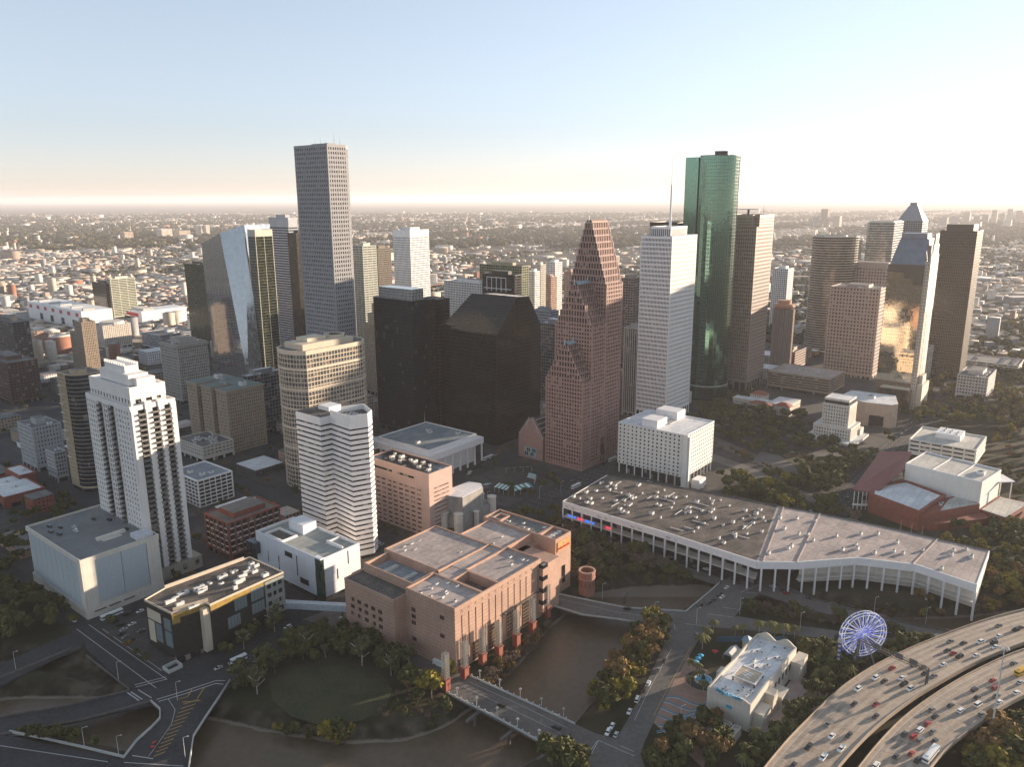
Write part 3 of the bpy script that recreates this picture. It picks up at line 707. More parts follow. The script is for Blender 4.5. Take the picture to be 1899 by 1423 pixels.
WOODS = [
 ([[689.3,1010.3],[1021.1,1067.4],[689.4,649.3],[422.3,540.4],[458.3,652.4]],160,'oak bare yellow',7,11,''),
 ([[463,652.3],[501.5,590.9],[481.5,472.6],[369.9,466.3],[378.4,522.5]],80,'oak yellow',7,11,''),
 ([[192,782.1],[207.6,754.9],[238.7,697.9],[263.4,655],[287.9,668.3],[285.4,728.5],[245.7,754.4]],40,'oak autumn bare',5,8,''),
 ([[183.3,669.7],[226.3,690.6],[263.4,655],[269.6,610.9],[247.6,577.6],[204.2,588.9],[177,618]],50,'oak',8,11,''),
 ([[263.4,655],[345.1,744.3],[361.1,744],[318.3,682],[263,616.9]],40,'oak',8,11,''),
 ([[605.7,954.6],[675.2,967],[520.8,709.2],[470.4,694.6],[489,759.4]],70,'oak bare yellow autumn',7,11,''),
 ([[984.4,1551.1],[1025.8,1549.8],[791.1,1107.2],[721.9,1073.7],[833.4,1319.4]],80,'oak yellow',7,11,''),
 ([[-377.3,496.7],[-318.4,473],[-270.7,425.6],[-279.7,408],[-306.4,391.8]],50,'oak',8,12,''),
 ([[272.4,490],[354.1,497.2],[341.8,445.6],[293.1,426.7],[250.8,439.9]],60,'yellow oak autumn',6,9,''),
 ([[-154.5,418.6],[-115.6,430.4],[-90.8,421],[-55.7,384.5],[-60.9,368.7],[-93.2,385.9],[-116.1,382],[-131.7,356.3],[-145.7,356.4],[-159.7,388]],60,'poplar oak',7,10,''),
 ([[-125.6,336.9],[-76.9,332.5],[-77.3,308.8],[-118.7,314.8]],26,'oak yellow bare',4,7,''),
 ([[33.8,540],[60.3,585.2],[97.5,574],[111.5,525.4],[135.7,474.5],[92.2,461.8],[58.5,457.9],[31.9,477]],70,'oak bare',6,10,''),
 ([[34.7,346.2],[45.6,371.2],[60.7,396.8],[77.1,422.5],[94.5,425.4],[86.8,402.1],[68.2,367.7],[53.3,342.7],[40.7,337.7]],50,'oak yellow',5,8,''),
 ([[144.3,454.3],[198.8,427.6],[219.8,416.5],[216.6,409.5],[163,427.9],[140.7,435.7]],60,'oak bare',3,5,''),
 ([[161.4,395.9],[186.9,398.5],[190,377.5],[150.2,334.9],[118.6,303.3],[106.8,296.6],[102,296.6],[137.7,337],[152,354.1]],80,'palm oak oak',5,8,''),
 ([[173,468.2],[221.8,450.1],[252.4,443.1],[270.4,426.9],[244.4,427.2],[216.8,438.9],[189.5,455.3]],50,'oak bare',2.5,4.5,''),
 ([[208,324.6],[262.2,353.3],[240,295.7],[185.4,296.1]],60,'yellow oak',6,9,''),
 ([[60.5,312.5],[84.1,335.4],[100,335.3],[100.6,315.9],[87.7,296.7],[59.1,296.9]],24,'oak',6,9,''),
 ([[-23.3,362.3],[2.5,397.3],[20.8,429.2],[36.5,441.8],[34.8,419.9],[14.6,393.4],[-13,351.8]],50,'bare',3,5,''),
 ([[-64.7,355.8],[-33.7,351.1],[-24.9,342.4],[-50.6,332.3],[-67.4,338.5]],22,'bare oak',3,5,''),
 ([[217.4,418.3],[238.7,403.6],[236,392.6],[196.9,379.9],[193.3,385.1]],24,'oak palm',5,7,''),
 ([[224.9,897.7],[290.6,947],[348.2,883.7],[330,818.7],[336.1,761.8],[290.7,728.5],[238,729.2],[209.8,763.7]],45,'oak',8,11,''),
 ([[324.6,696.7],[455.5,870.3],[524.9,956.1],[528,942.6],[435.2,817],[328.1,681.9]],14,'oak',8,10,''),
 ([[526.9,1077.8],[636.4,1110.6],[721.9,1073.7],[663,981.3],[504.7,943]],90,'oak yellow bare',7,10,''),
 ([[-309.1,469.3],[-264.2,431.8],[-262.5,422.5],[-305.7,451.7]],8,'oak',6,8,''),
 ([[220.2,905],[308.8,974],[352.5,895.4],[330,818.7],[336.1,761.8],[280.2,728.6],[227.5,729.4],[209.8,763.7],[232.7,841.1]],110,'oak',8,12,''),
 ([[491.8,917.5],[672.1,995.7],[620.6,856.2],[556.8,815],[528.8,836.1],[475.2,837],[445.4,837.5]],130,'oak bare yellow',7,11,''),
 ([[446.5,680.3],[490.5,694.4],[430.9,603.1],[416.1,615]],12,'oak',7,10,''),
 ([[382.3,581.3],[394.3,540.7],[340.7,459.4],[311.5,514.5],[330.5,527.5]],40,'oak yellow',7,10,''),
 ([[236.8,948],[332.4,1065.1],[337.9,1011.2],[250.5,897.2]],16,'oak',7,9,''),
 ([[-36.3,536.1],[4,585.8],[39.3,596.5],[35,559.4],[3.8,554.8]],16,'oak',7,10,''),
 ([[-416.6,637.8],[-372.2,624.9],[-313.7,539.2],[-357.1,558.9],[-370.3,539.8],[-401.2,569.5]],22,'oak',7,10,''),
 ([[-388.5,549.5],[-358.1,539.7],[-330.2,480.6],[-350.8,473.3]],14,'oak',7,10,''),
 ([[552.5,1037.8],[606.2,1076.2],[582.8,1012.4],[521.5,956.1]],8,'yellow oak',9,12,''),
 ([[-9.7,651.9],[23.3,642.4],[29.3,671.8],[44.9,685.8],[42.7,651.2],[4.2,608.3]],10,'oak',6,8,''),
 ([[-239.1,314.6],[-187.8,312.4],[-219.5,333.5],[-244.8,331.7]],14,'oak',5,7,''),
 ([[-157,380.3],[-141.3,406.8],[-133.5,412.5],[-141.6,387.8]],8,'oak',6,9,''),
 ([[-98.3,443.1],[-36.7,389.6],[-38.9,379.3],[-78.7,406.3]],12,'oak bare',6,9,'')]
# ---------------------------------------------------------------- material palette
M_ROOF = mat('roof_gravel', (.10, .10, .105), .95, scale=.06, col2=(.19, .185, .18))
M_ROOFW = mat('roof_white', (.55, .56, .58), .8, scale=.05, col2=(.72, .72, .73))
M_ROOFD = mat('roof_dark', (.04, .037, .036), .95, scale=.12, col2=(.17, .14, .12))  # second tone lightened and browned to imitate sunlit patches in the colour
M_ROOFT = mat('roof_tan', (.29, .245, .23), .95, scale=.04, col2=(.46, .385, .355))
M_UNIT = mat('unit_metal', (.55, .54, .52), .6, scale=.8, var=.2)
M_DARKM = mat('dark_metal', (.06, .06, .065), .5, scale=1)
M_ASPH = mat('asphalt', (.022, .023, .026), .9, scale=.05, col2=(.05, .049, .052), bump=.1)
M_CONC = mat('road_concrete', (.085, .078, .072), .85, scale=.05, col2=(.14, .125, .115))
M_DECK = mat('freeway_concrete', (.30, .235, .18), .8, scale=.035, col2=(.40, .315, .24))
M_PAVE = mat('paving', (.035, .034, .034), .9, scale=.12, col2=(.075, .07, .066))
M_RAIL = mat('parapet_white', (.42, .42, .40), .8, scale=.2, var=.12)
M_PAINT = mat('paint_white', (.42, .42, .41), .7, scale=2, var=.25)
M_YEL = mat('paint_yellow', (.45, .27, .05), .7, scale=2, var=.25)
M_GRASS = mat('grass', (.022, .029, .010), .95, scale=.08, col2=(.055, .055, .022), bump=.3)
M_DIRT = mat('dirt', (.17, .13, .10), .95, scale=.05, col2=(.25, .20, .155), bump=.2)

def ground_mat():
    m = bpy.data.materials.new('city_ground'); m.use_nodes = True; t = m.node_tree; N = t.nodes; L = t.links
    b = N['Principled BSDF']; b.inputs['Roughness'].default_value = .95; b.inputs['Specular IOR Level'].default_value = .15
    g = N.new('ShaderNodeNewGeometry'); sp = N.new('ShaderNodeSeparateXYZ'); L.new(g.outputs['Position'], sp.inputs[0])
    def noise(sc, det=5):
        n = N.new('ShaderNodeTexNoise'); n.inputs['Scale'].default_value = sc; n.inputs['Detail'].default_value = det; L.new(g.outputs['Position'], n.inputs['Vector']); return n.outputs[0]
    def ramp(src, stops):
        r = N.new('ShaderNodeValToRGB'); L.new(src, r.inputs[0]); e = r.color_ramp.elements
        e[0].position, e[0].color = stops[0][0], (*stops[0][1], 1); e[1].position, e[1].color = stops[-1][0], (*stops[-1][1], 1)
        for p, c in stops[1:-1]: k = e.new(p); k.color = (*c, 1)
        return r.outputs[0]
    # near ground: turf, mulch and dirt
    near = ramp(noise(.03, 8), [(.3, (.014, .017, .008)), (.46, (.03, .032, .015)), (.6, (.06, .048, .032)), (.74, (.04, .038, .02))])
    # far town: grey roofs and streets among trees, broken up at several sizes
    vo = N.new('ShaderNodeTexVoronoi'); vo.inputs['Scale'].default_value = .022; vo.inputs['Randomness'].default_value = .8; L.new(g.outputs['Position'], vo.inputs['Vector'])
    far1 = ramp(vo.outputs['Color'], [(.15, (.022, .026, .014)), (.45, (.04, .04, .025)), (.66, (.09, .08, .06)), (.84, (.24, .21, .18)), (.95, (.38, .35, .32))])
    far2 = ramp(noise(.004, 9), [(.38, (.022, .027, .014)), (.52, (.04, .04, .024)), (.62, (.12, .10, .08)), (.72, (.26, .23, .2))])
    mx = N.new('ShaderNodeMix'); mx.data_type = 'RGBA'; mx.inputs['Factor'].default_value = .5; L.new(far1, mx.inputs['A']); L.new(far2, mx.inputs['B'])
    mpb = N.new('ShaderNodeMapping'); mpb.vector_type = 'TEXTURE'; mpb.inputs['Rotation'].default_value = (0, 0, YAW); mpb.inputs['Scale'].default_value = (1, 1, 1); L.new(g.outputs['Position'], mpb.inputs[0])
    bk2 = N.new('ShaderNodeTexBrick'); bk2.offset = .0; bk2.inputs['Scale'].default_value = .01; bk2.inputs['Mortar Size'].default_value = .055; bk2.inputs['Brick Width'].default_value = 1.1; bk2.inputs['Row Height'].default_value = .8; bk2.inputs['Mortar Smooth'].default_value = .2; L.new(mpb.outputs[0], bk2.inputs['Vector'])
    mxb = N.new('ShaderNodeMix'); mxb.data_type = 'RGBA'; L.new(bk2.outputs['Fac'], mxb.inputs['Factor']); L.new(mx.outputs['Result'], mxb.inputs['A']); mxb.inputs['B'].default_value = (.12, .11, .10, 1); mx = mxb
    ln = N.new('ShaderNodeVectorMath'); ln.operation = 'LENGTH'; L.new(g.outputs['Position'], ln.inputs[0])
    mr = N.new('ShaderNodeMapRange'); mr.inputs[1].default_value = 900; mr.inputs[2].default_value = 1500; L.new(ln.outputs['Value'], mr.inputs[0])
    m2 = N.new('ShaderNodeMix'); m2.data_type = 'RGBA'; L.new(mr.outputs[0], m2.inputs['Factor']); L.new(near, m2.inputs['A']); L.new(mx.outputs['Result'], m2.inputs['B'])
    # creek banks: bare soil below street level
    bk = ramp(noise(.12, 6), [(.35, (.025, .021, .014)), (.5, (.05, .041, .029)), (.65, (.10, .082, .062))])
    zr = N.new('ShaderNodeMapRange'); zr.inputs[1].default_value = -.4; zr.inputs[2].default_value = -3; L.new(sp.outputs['Z'], zr.inputs[0])
    nm = N.new('ShaderNodeMath'); nm.operation = 'MULTIPLY'; L.new(zr.outputs[0], nm.inputs[0]); nm.inputs[1].default_value = .85
    m3 = N.new('ShaderNodeMix'); m3.data_type = 'RGBA'; L.new(nm.outputs[0], m3.inputs['Factor']); L.new(m2.outputs['Result'], m3.inputs['A']); L.new(bk, m3.inputs['B'])
    n5 = N.new('ShaderNodeMath'); n5.operation = 'MULTIPLY_ADD'; L.new(noise(.15, 4), n5.inputs[0]); n5.inputs[1].default_value = 1.6; L.new(sp.outputs['Z'], n5.inputs[2])
    mu = N.new('ShaderNodeMapRange'); mu.inputs[1].default_value = -5.6; mu.inputs[2].default_value = -6.3; L.new(n5.outputs[0], mu.inputs[0])
    m4 = N.new('ShaderNodeMix'); m4.data_type = 'RGBA'; L.new(mu.outputs[0], m4.inputs['Factor']); L.new(m3.outputs['Result'], m4.inputs['A']); m4.inputs['B'].default_value = (.19, .155, .12, 1)
    L.new(m4.outputs['Result'], b.inputs['Base Color']); return m

# ---------------------------------------------------------------- terrain with the creek cut
def seg_dist(X, Y, pl):
    d = np.full(X.shape, 1e9)
    for (x0, y0), (x1, y1) in zip(pl[:-1], pl[1:]):
        dx, dy = x1 - x0, y1 - y0; t = np.clip(((X - x0) * dx + (Y - y0) * dy) / (dx * dx + dy * dy + 1e-9), 0, 1)
        d = np.minimum(d, np.hypot(X - x0 - t * dx, Y - y0 - t * dy))
    return d
xs = np.concatenate([[-60000, -30000, -15000, -8000, -4000, -2000, -1000, -600], np.arange(-460, 461, 4.0), [600, 1000, 2000, 4000, 8000, 15000, 30000, 60000]])
ys = np.concatenate([[-5000, -1500, -300, 0, 120], np.arange(220, 620, 4.0), [700, 900, 1200, 1800, 2600, 4000, 6000, 9000, 14000, 22000, 35000, 60000]])
X, Y = np.meshgrid(xs, ys)
dd = seg_dist(X, Y, BAYOU)
wid = np.interp(X, [-300, -60, 20, 80, 110, 140, 260], [12, 14, 24, 19, 12, 10, 9])
tt = np.clip((dd - wid) / 13.0, 0, 1); tt = tt * tt * (3 - 2 * tt)
Z = -9.0 * (1 - tt) + np.where(tt < 1, .35 * np.sin(X * .31) * np.cos(Y * .27), 0)
Z = np.minimum(Z, 0)
d2 = seg_dist(X, Y, BANK2); t2 = np.clip((d2 - 4) / 10, 0, 1); Z = np.minimum(Z, -6 * (1 - t2 * t2 * (3 - 2 * t2)))
nx, ny = len(xs), len(ys)
me = bpy.data.meshes.new('ground')
V = np.stack([X.ravel(), Y.ravel(), Z.ravel()], 1)
ii = np.arange(nx * ny).reshape(ny, nx)
Fq = np.stack([ii[:-1, :-1].ravel(), ii[:-1, 1:].ravel(), ii[1:, 1:].ravel(), ii[1:, :-1].ravel()], 1)
me.from_pydata(V.tolist(), [], Fq.tolist()); me.materials.append(ground_mat())
me.polygons.foreach_set('use_smooth', [True] * len(me.polygons))
go = bpy.data.objects.new('ground', me); COL.objects.link(go); go['kind'] = 'structure'
# water
mw = mat('creek_water', (.085, .060, .036), .35, scale=.03, col2=(.115, .082, .052), bump=.04, spec=.35)
mb = MB()
mb.quad([(x, y, -7.6) for x, y in [(-420, 230), (420, 230), (420, 470), (-420, 470)]])
wo_ = mb.build('water', mw); wo_['kind'] = 'structure'
# haze box around everything
mb = MB(); mb.box(-61000, 61000, -5500, 61000, -11, 336)
hz = mb.build('haze', [], None, 'stuff'); hm = bpy.data.materials.new('haze'); hm.use_nodes = True; hn = hm.node_tree
hn.nodes.clear(); pv = hn.nodes.new('ShaderNodeVolumePrincipled'); pv.inputs['Color'].default_value = (.86, .85, .88, 1); pv.inputs['Density'].default_value = 4.0e-5; pv.inputs['Anisotropy'].default_value = .2
oo = hn.nodes.new('ShaderNodeOutputMaterial'); hn.links.new(pv.outputs[0], oo.inputs['Volume']); hz.data.materials.append(hm)

# ---------------------------------------------------------------- downtown streets and pavements
def sheet(name, poly, z, m, thick=None, kind='structure'):
    b = MB(); poly = ccw([tuple(p) for p in poly])
    if thick: b.prism(poly, z - thick, z)
    else: b.quad([(x, y, z) for x, y in poly])
    return b.build(name, m, None, kind)
ZS = .03
sheet('street', [AB(160, 352), AB(1500, 352), AB(1500, 1450), AB(160, 1450)], ZS, M_ASPH)
sheet('street', [AB(455, 160), AB(1500, 160), AB(1500, 351.9), AB(455, 351.9)], ZS, M_ASPH)
sheet('street', [AB(160, 344), AB(262, 344), AB(262, 351.9), AB(160, 351.9)], ZS, M_ASPH)
pa = [(172, 247), (273, 350), (375, 448), (469, 543), (564, 638), (659, 733), (754, 828), (849, 923), (944, 1018), (1039, 1113), (1134, 1208), (1229, 1303)]
pb = [(386, 455), (477, 551), (572, 646), (667, 741), (762, 836), (857, 931), (952, 1026), (1047, 1121), (1142, 1216)]
pads = []
for a0, a1 in pa:
    for b0, b1 in pb:
        c = AB((a0 + a1) / 2, (b0 + b1) / 2); ix, iy = toimg(c[0], c[1], 0)
        if -80 < ix < 1980: pads.append((a0, a1, b0, b1)); sheet('pavement', rect((0, 0), a0, a1, b0, b1), ZS + .15, M_PAVE, .17)
for a0, a1, b0, b1 in [(475, 560, 272, 352), (576, 690, 270, 352), (700, 860, 190, 352), (870, 1020, 190, 380), (1030, 1110, 280, 352), (1125, 1215, 262, 352)]:
    sheet('pavement', rect((0, 0), a0, a1, b0, b1), ZS + .15, M_PAVE, .17)
# civic and river roads
for k, poly in ROADS.items():
    m = M_ASPH if k in ('frontage_road', 'wide_street', 'lower_street', 'hatched_ramp', 'bottom_road') else M_CONC
    sheet('road', poly, .10 + .012 * list(ROADS).index(k), m, 1.1)
for k, poly in LAWNS.items(): sheet('lawn', poly, .06 if k == 'park_lawn' else .22, M_GRASS)
def ribbon(b, pl, w, z, m=0):
    for (x0, y0), (x1, y1) in zip(pl[:-1], pl[1:]):
        l = hypot(x1 - x0, y1 - y0) or 1; nx_, ny_ = -(y1 - y0) / l * w / 2, (x1 - x0) / l * w / 2
        b.quad([(x0 - nx_, y0 - ny_, z), (x1 - nx_, y1 - ny_, z), (x1 + nx_, y1 + ny_, z), (x0 + nx_, y0 + ny_, z)], m)
b = MB()
for i, (k, (c, wd, pl)) in enumerate(LINES.items()): ribbon(b, pl, wd, .26 + .0006 * i, 0 if c == 'w' else 1)
for h in HATCH: ribbon(b, h, .45, .285, 1)
# lane lines of the arterial streets
for bb in (366, 370, 374, 378): 
    for a in range(392, 760, 9): ribbon(b, [AB(a, bb), AB(a + 4, bb)], .18, .045, 0)
for bb in (168, 174, 180, 185):
    for a in range(600, 1300, 9): ribbon(b, [AB(a, bb), AB(a + 4, bb)], .2, .045, 0)
o = b.build('lane_markings', [M_PAINT, M_YEL]); o['kind'] = 'structure'
# white bridge walls with posts
rn = {'a': 'white concrete wall edging the dark triangular gap at lower left', 'b': 'white concrete wall on the outer side of the hatched ramp', 'c': 'pale kerb wall of the frontage road at the left picture edge', 'd': 'near balustrade of the bridge that leads to the steel pylons', 'e': 'far balustrade of the bridge that leads to the steel pylons',
      'f': 'far wall of the curved creek bridge, running to the avenue', 'g': 'near wall of the curved creek bridge beside the brown trees', 'h': 'short wall on the wide avenue bridge above the bushes', 'i': 'low wall of the riverside road above the creek trees', 'j': 'long wall of the riverside road below the terminal columns', 'k': 'dark wall of the wide street over the small gully', 'l': 'upper wall of the lower street where it crosses the creek', 'm': 'lower wall of the lower street beside the triangular gap'}
for k, pl in RAILS.items():
    hgt = 1.3 if k in 'ab' else 1.0
    t = thing('bridge_railing', rn[k], 'bridge railing', (pl[0][0], pl[0][1], .1), 'walls and railings of the creek bridges')
    for i in range(len(pl) - 1):
        q = MB(); q.beam((pl[i][0], pl[i][1], .1 + hgt / 2), (pl[i + 1][0], pl[i + 1][1], .1 + hgt / 2), .45, hgt); q.build('wall_panel', M_RAIL if k in 'abdefg' else M_CONC, t)
    if k in 'de':
        L_ = along(pl)[-1]
        for i in range(int(L_ / 4)):
            (x, y), _ = at(pl, i * 4 + 1); q = MB(); q.box(x - .35, x + .35, y - .35, y + .35, .1, 1.9); q.build('post', M_RAIL, t)
# bridge piers
def piers(pl, step, z1, r=.9, cap=10, z0=-9, name='bridge_pier', lab='concrete pier'):
    L_ = along(pl)[-1]; d = step / 2; n = 0; out = []
    while d < L_:
        (x, y), a = at(pl, d); q = MB(); q.cyl(x, y, z0, z1 - 1.2, r, 10)
        q2 = MB(); q2.beam((x - sin(a) * cap / 2, y + cos(a) * cap / 2, z1 - .65), (x + sin(a) * cap / 2, y - cos(a) * cap / 2, z1 - .65), 1.6, 1.2)
        t = thing(name, lab, 'bridge pier', (x, y, z0), 'piers under ' + lab); q.build('column', M_CONC, t); q2.build('cap_beam', M_CONC, t); out.append(t)
        d += step
    label_rank([(t, 'round concrete pier with cross beam', 'under ' + lab) for t in out])
piers([(-45, 362), (25, 305)], 22, -.9, lab='the arcade bridge', cap=12)
piers([(38, 480), (95, 450)], 26, -.9, lab='the curved creek bridge', cap=9)
piers([(-290, 292), (-150, 300)], 24, -.9, lab='the lower street at left', cap=9)

# ---------------------------------------------------------------- freeway decks
def deck(name, outer, inner, label):
    t = thing(name, label, 'freeway deck', (outer[3][0], outer[3][1], 0), 'freeway decks at lower right')
    def resample(pl, n):
        L_ = along(pl)[-1]; return [at(pl, L_ * i / n)[0] for i in range(n + 1)]
    def smooth(pl):
        for _ in range(2):
            q = [pl[0]]
            for a, b_ in zip(pl[:-1], pl[1:]): q += [(a[0] * .75 + b_[0] * .25, a[1] * .75 + b_[1] * .25), (a[0] * .25 + b_[0] * .75, a[1] * .25 + b_[1] * .75)]
            q.append(pl[-1]); pl = q
        return pl
    n = 44; O = resample(smooth([tuple(p) for p in outer]), n); I = resample(smooth([tuple(p) for p in inner]), n)
    z = 12
    b = MB()
    for i in range(n):
        o0, o1, i0, i1 = O[i], O[i + 1], I[i], I[i + 1]
        b.quad([(*o0, z), (*i0, z), (*i1, z), (*o1, z)]); b.quad([(*o0, z - 1.6), (*o1, z - 1.6), (*i1, z - 1.6), (*i0, z - 1.6)])
        b.quad([(*o0, z), (*o1, z), (*o1, z - 1.6), (*o0, z - 1.6)]); b.quad([(*i0, z), (*i0, z - 1.6), (*i1, z - 1.6), (*i1, z)])
    b.build('road_slab', M_DECK, t, fix=True)
    for side, pl in (('o', O), ('i', I)):
        for i in range(n):
            q = MB(); q.beam((*pl[i], z + .5), (*pl[i + 1], z + .5), .35, 1.0); q.build('barrier', M_DECK, t)
    b = MB()
    for f, dash in ((.09, 0), (.2, 1), (.36, 1), (.52, 1), (.68, 1), (.84, 1), (.94, 0)):
        pl = [(O[i][0] * (1 - f) + I[i][0] * f, O[i][1] * (1 - f) + I[i][1] * f) for i in range(n + 1)]
        if not dash: ribbon(b, pl, .22, z + .006)
        else:
            L_ = along(pl)[-1]; d = 0
            while d < L_ - 3: p_, _ = at(pl, d); p2, _ = at(pl, d + 3); ribbon(b, [p_, p2], .18, z + .006); d += 12
    b.build('lane_markings', M_PAINT, t, 'stuff')
    b = MB()
    for f in (.28, .44, .60, .76, .145):
        pl = [(O[i][0] * (1 - f) + I[i][0] * f, O[i][1] * (1 - f) + I[i][1] * f) for i in range(n + 1)]
        ribbon(b, pl, 1.9, z + .002)
    b.build('tyre_worn_lane', mat('worn_concrete', (.20, .16, .125), .75, scale=.09, col2=(.36, .285, .22)), t, 'stuff')
    # joints across the slab
    b = MB()
    for i in range(0, n, 2): ribbon(b, [O[i], I[i]], .16, z + .004)
    b.build('expansion_joint', M_CONC, t, 'stuff')
    for i in range(1, n, 5):
        q = MB(); x, y = (O[i][0] + I[i][0]) / 2, (O[i][1] + I[i][1]) / 2
        q.cyl(x, y, 0, z - 3, 1.4, 10); q.build('column', M_CONC, t)
        q = MB(); q.beam((O[i][0] * .85 + I[i][0] * .15, O[i][1] * .85 + I[i][1] * .15, z - 2.3), (O[i][0] * .15 + I[i][0] * .85, O[i][1] * .15 + I[i][1] * .85, z - 2.3), 1.8, 1.4); q.build('cap_beam', M_CONC, t)
    return O, I
HAo, HAi = deck('freeway_deck', *HA, 'upper curving freeway deck, the one nearer the big wheel')
HBo, HBi = deck('freeway_deck', *HB, 'lower curving freeway deck with the white bus')

# ---------------------------------------------------------------- facade materials
C_GRAYG = mat('gray_granite', (.27, .27, .28), .7, scale=.3, var=.1, streak=.1)
C_WHITE = mat('white_panel', (.74, .72, .71), .6, scale=.3, var=.05, streak=.08)
C_CREAM = mat('cream_concrete', (.60, .55, .48), .75, scale=.2, var=.08, streak=.12)
C_BROWNG = mat('brown_granite', (.30, .22, .18), .6, scale=.3, var=.1)
C_RED = mat('red_granite', (.31, .185, .155), .7, scale=.25, var=.14)
C_PINK = mat('pink_granite', (.40, .255, .19), .75, scale=.08, var=.14, streak=.1)
C_PINK2 = mat('pink_panel', (.46, .315, .265), .7, scale=.1, var=.1)
C_TAN = mat('tan_brick', (.30, .24, .18), .85, scale=.3, var=.15)
C_BRICK = mat('red_brick', (.24, .075, .05), .9, scale=.4, var=.2)
C_LIME = mat('pale_limestone', (.62, .57, .50), .85, scale=.15, var=.14, streak=.25)
C_BLACKM = mat('black_mullion', (.007, .007, .008), .4, scale=1, spec=.5)
C_STEEL = mat('steel_gray', (.22, .23, .25), .45, scale=.5, metal=.4)
C_BRONZE = mat('bronze_mullion', (.10, .075, .05), .5, scale=.5)
C_DGRAY = mat('dark_gray_panel', (.10, .10, .105), .7, scale=.4)
C_BEIGE = mat('beige_precast', (.52, .44, .34), .75, scale=.2, var=.08)
G_DARK = glass('dark_window', (.018, .02, .024), rough=.09)
G_BLACK = glass('black_bronze_glass', (.006, .005, .005), rough=.08, warp=.012, blind=.04, blindcol=(.03, .022, .014), spec=.5)
G_BLUE = glass('blue_gray_glass', (.035, .048, .065), metal=.4, rough=.07, warp=.02, blind=.03)
G_SILVER = glass('silver_glass', (.46, .49, .50), metal=.85, rough=.12, warp=.002, blind=.0, cell=(1.6, 4))
G_GREEN = glass('green_mirror_glass', (.12, .235, .19), metal=.92, rough=.05, warp=.006, blind=0, cell=(1.5, 1.9))
G_GREEND = glass('dark_green_glass', (.03, .07, .05), metal=.3, rough=.08, warp=.03, blind=.12, blindcol=(.16, .15, .06))
G_GOLD = glass('gold_mirror_glass', (.62, .50, .36), metal=.92, rough=.04, warp=.004, blind=0, cell=(1.6, 2))
G_BRONZE = glass('bronze_glass', (.09, .07, .05), metal=.4, rough=.08, warp=.03, blind=.1, blindcol=(.2, .14, .07))
G_GRAY = glass('gray_glass', (.13, .135, .14), metal=.4, rough=.08, warp=.03, blind=.18, blindcol=(.35, .3, .24))
G_PALE = mat('pale_glass_roof', (.35, .45, .50), .25, scale=.4, metal=.2)

# 1 tall gray granite tower with a chamfered corner
x, y, hh, _, _ = D['jpm']; p = (x, y)
jp = [p, loc(p, 24, 0), loc(p, 46, 24), loc(p, 46, 54), loc(p, 0, 54)]
r = tower(None, 'office_tower', 'tallest gray granite skyscraper with a cut corner, left of centre', 'skyscraper', C_GRAYG, G_DARK, 4.5, 3.0, 2.1, 1.35, .4, .5, poly=jp, h=hh, n=5, pent=((.5, 2.5),), basement=16, par=.8, topband=2)
for i, (s, t, hh_) in enumerate([(8, 20, 9), (14, 6, 14), (22, 30, 8), (28, 14, 10), (12, 34, 7)]): q = loc(p, s, t); antenna(r, q[0], q[1], hh, hh_, .22, M_DARKM)
# 2 green mirror-glass tower: rounded lobes
c = G_ = (281, 975)
wfp = []
# footprint: flat left cheek plus a rounded body
wc = (247.5, 975); R_ = 27
wfp = [(wc[0] + R_ * cos(a), wc[1] + R_ * sin(a)) for a in [radians(-150 + i * 10) for i in range(28)]]
wfp = ccw(wfp)
wt = tower(None, 'office_tower', 'very tall green mirror-glass skyscraper with a rounded body', 'skyscraper', C_BLACKM, G_GREEN, 3.95, 2.2, .22, .16, .10, .16, poly=wfp, h=297, n=4, pent=((.38, 5.5),), basement=0, par=.6, wall2=mat('green_mullion', (.05, .12, .09), .4))
for i in range(6): antenna(wt, wc[0] - 8 + i * 3.2, wc[1] + (i % 3) * 3, 302.5, 4 + (i * 37 % 5), .18, M_DARKM)
q = MB(); q.prism(rect((218.5, 972), 0, 13, -7, 10), 0, 296, 0); q.build('side_lobe', G_GREEN, wt)
q = MB(); [q.ring(offset(wfp, -.3), offset(wfp, .9), z, z + 1.5) for z in (18,)]; q.build('lobby_band', mat('steel_band', (.5, .5, .5), .3, metal=.6), wt)
# 3 white tower with an antenna mast
x, y, hh, ul, vl = D['shell']; p = (x, y)
r = tower('shell', 'office_tower', 'white grid-fronted tower with the tall thin mast on its roof', 'skyscraper', C_WHITE, G_DARK, 4.9, 1.75, 1.9, .7, .4, .5, n=2, pent=None, par=.8, basement=12, topband=2)
q = MB(); q.prism(rect(p, 9, 46, 7, 31), hh, hh + 9.5, 0, mtop=1); q.build('penthouse', [C_DGRAY, M_ROOFW], r)
q = MB(); po = rect(p, 9, 46, 7, 31); facade(q, po, hh + 1, hh + 8, 9, 2.3, 0, 0, .8, .5); q.ring(offset(po, -.5), offset(po, .6), hh + 8, hh + 10.5); q.build('penthouse_screen', C_WHITE, r, kind='stuff')
q_ = loc(p, 24, 16)
m = MB(); m.cyl(q_[0], q_[1], hh + 9.7, hh + 55, 1.3, 8, 0, .9); m.cyl(q_[0], q_[1], hh + 55, hh + 93, .35, 6, 0, .12); m.build('mast', C_WHITE, r)
tower(None, 'office_tower', 'black flat-topped tower peeping up behind the white mast tower', 'office tower', C_BLACKM, G_BLACK, 3.9, 2.2, .5, .35, poly=rect((205, 985), 0, 45, 0, 38), h=218, n=1, pent=None)
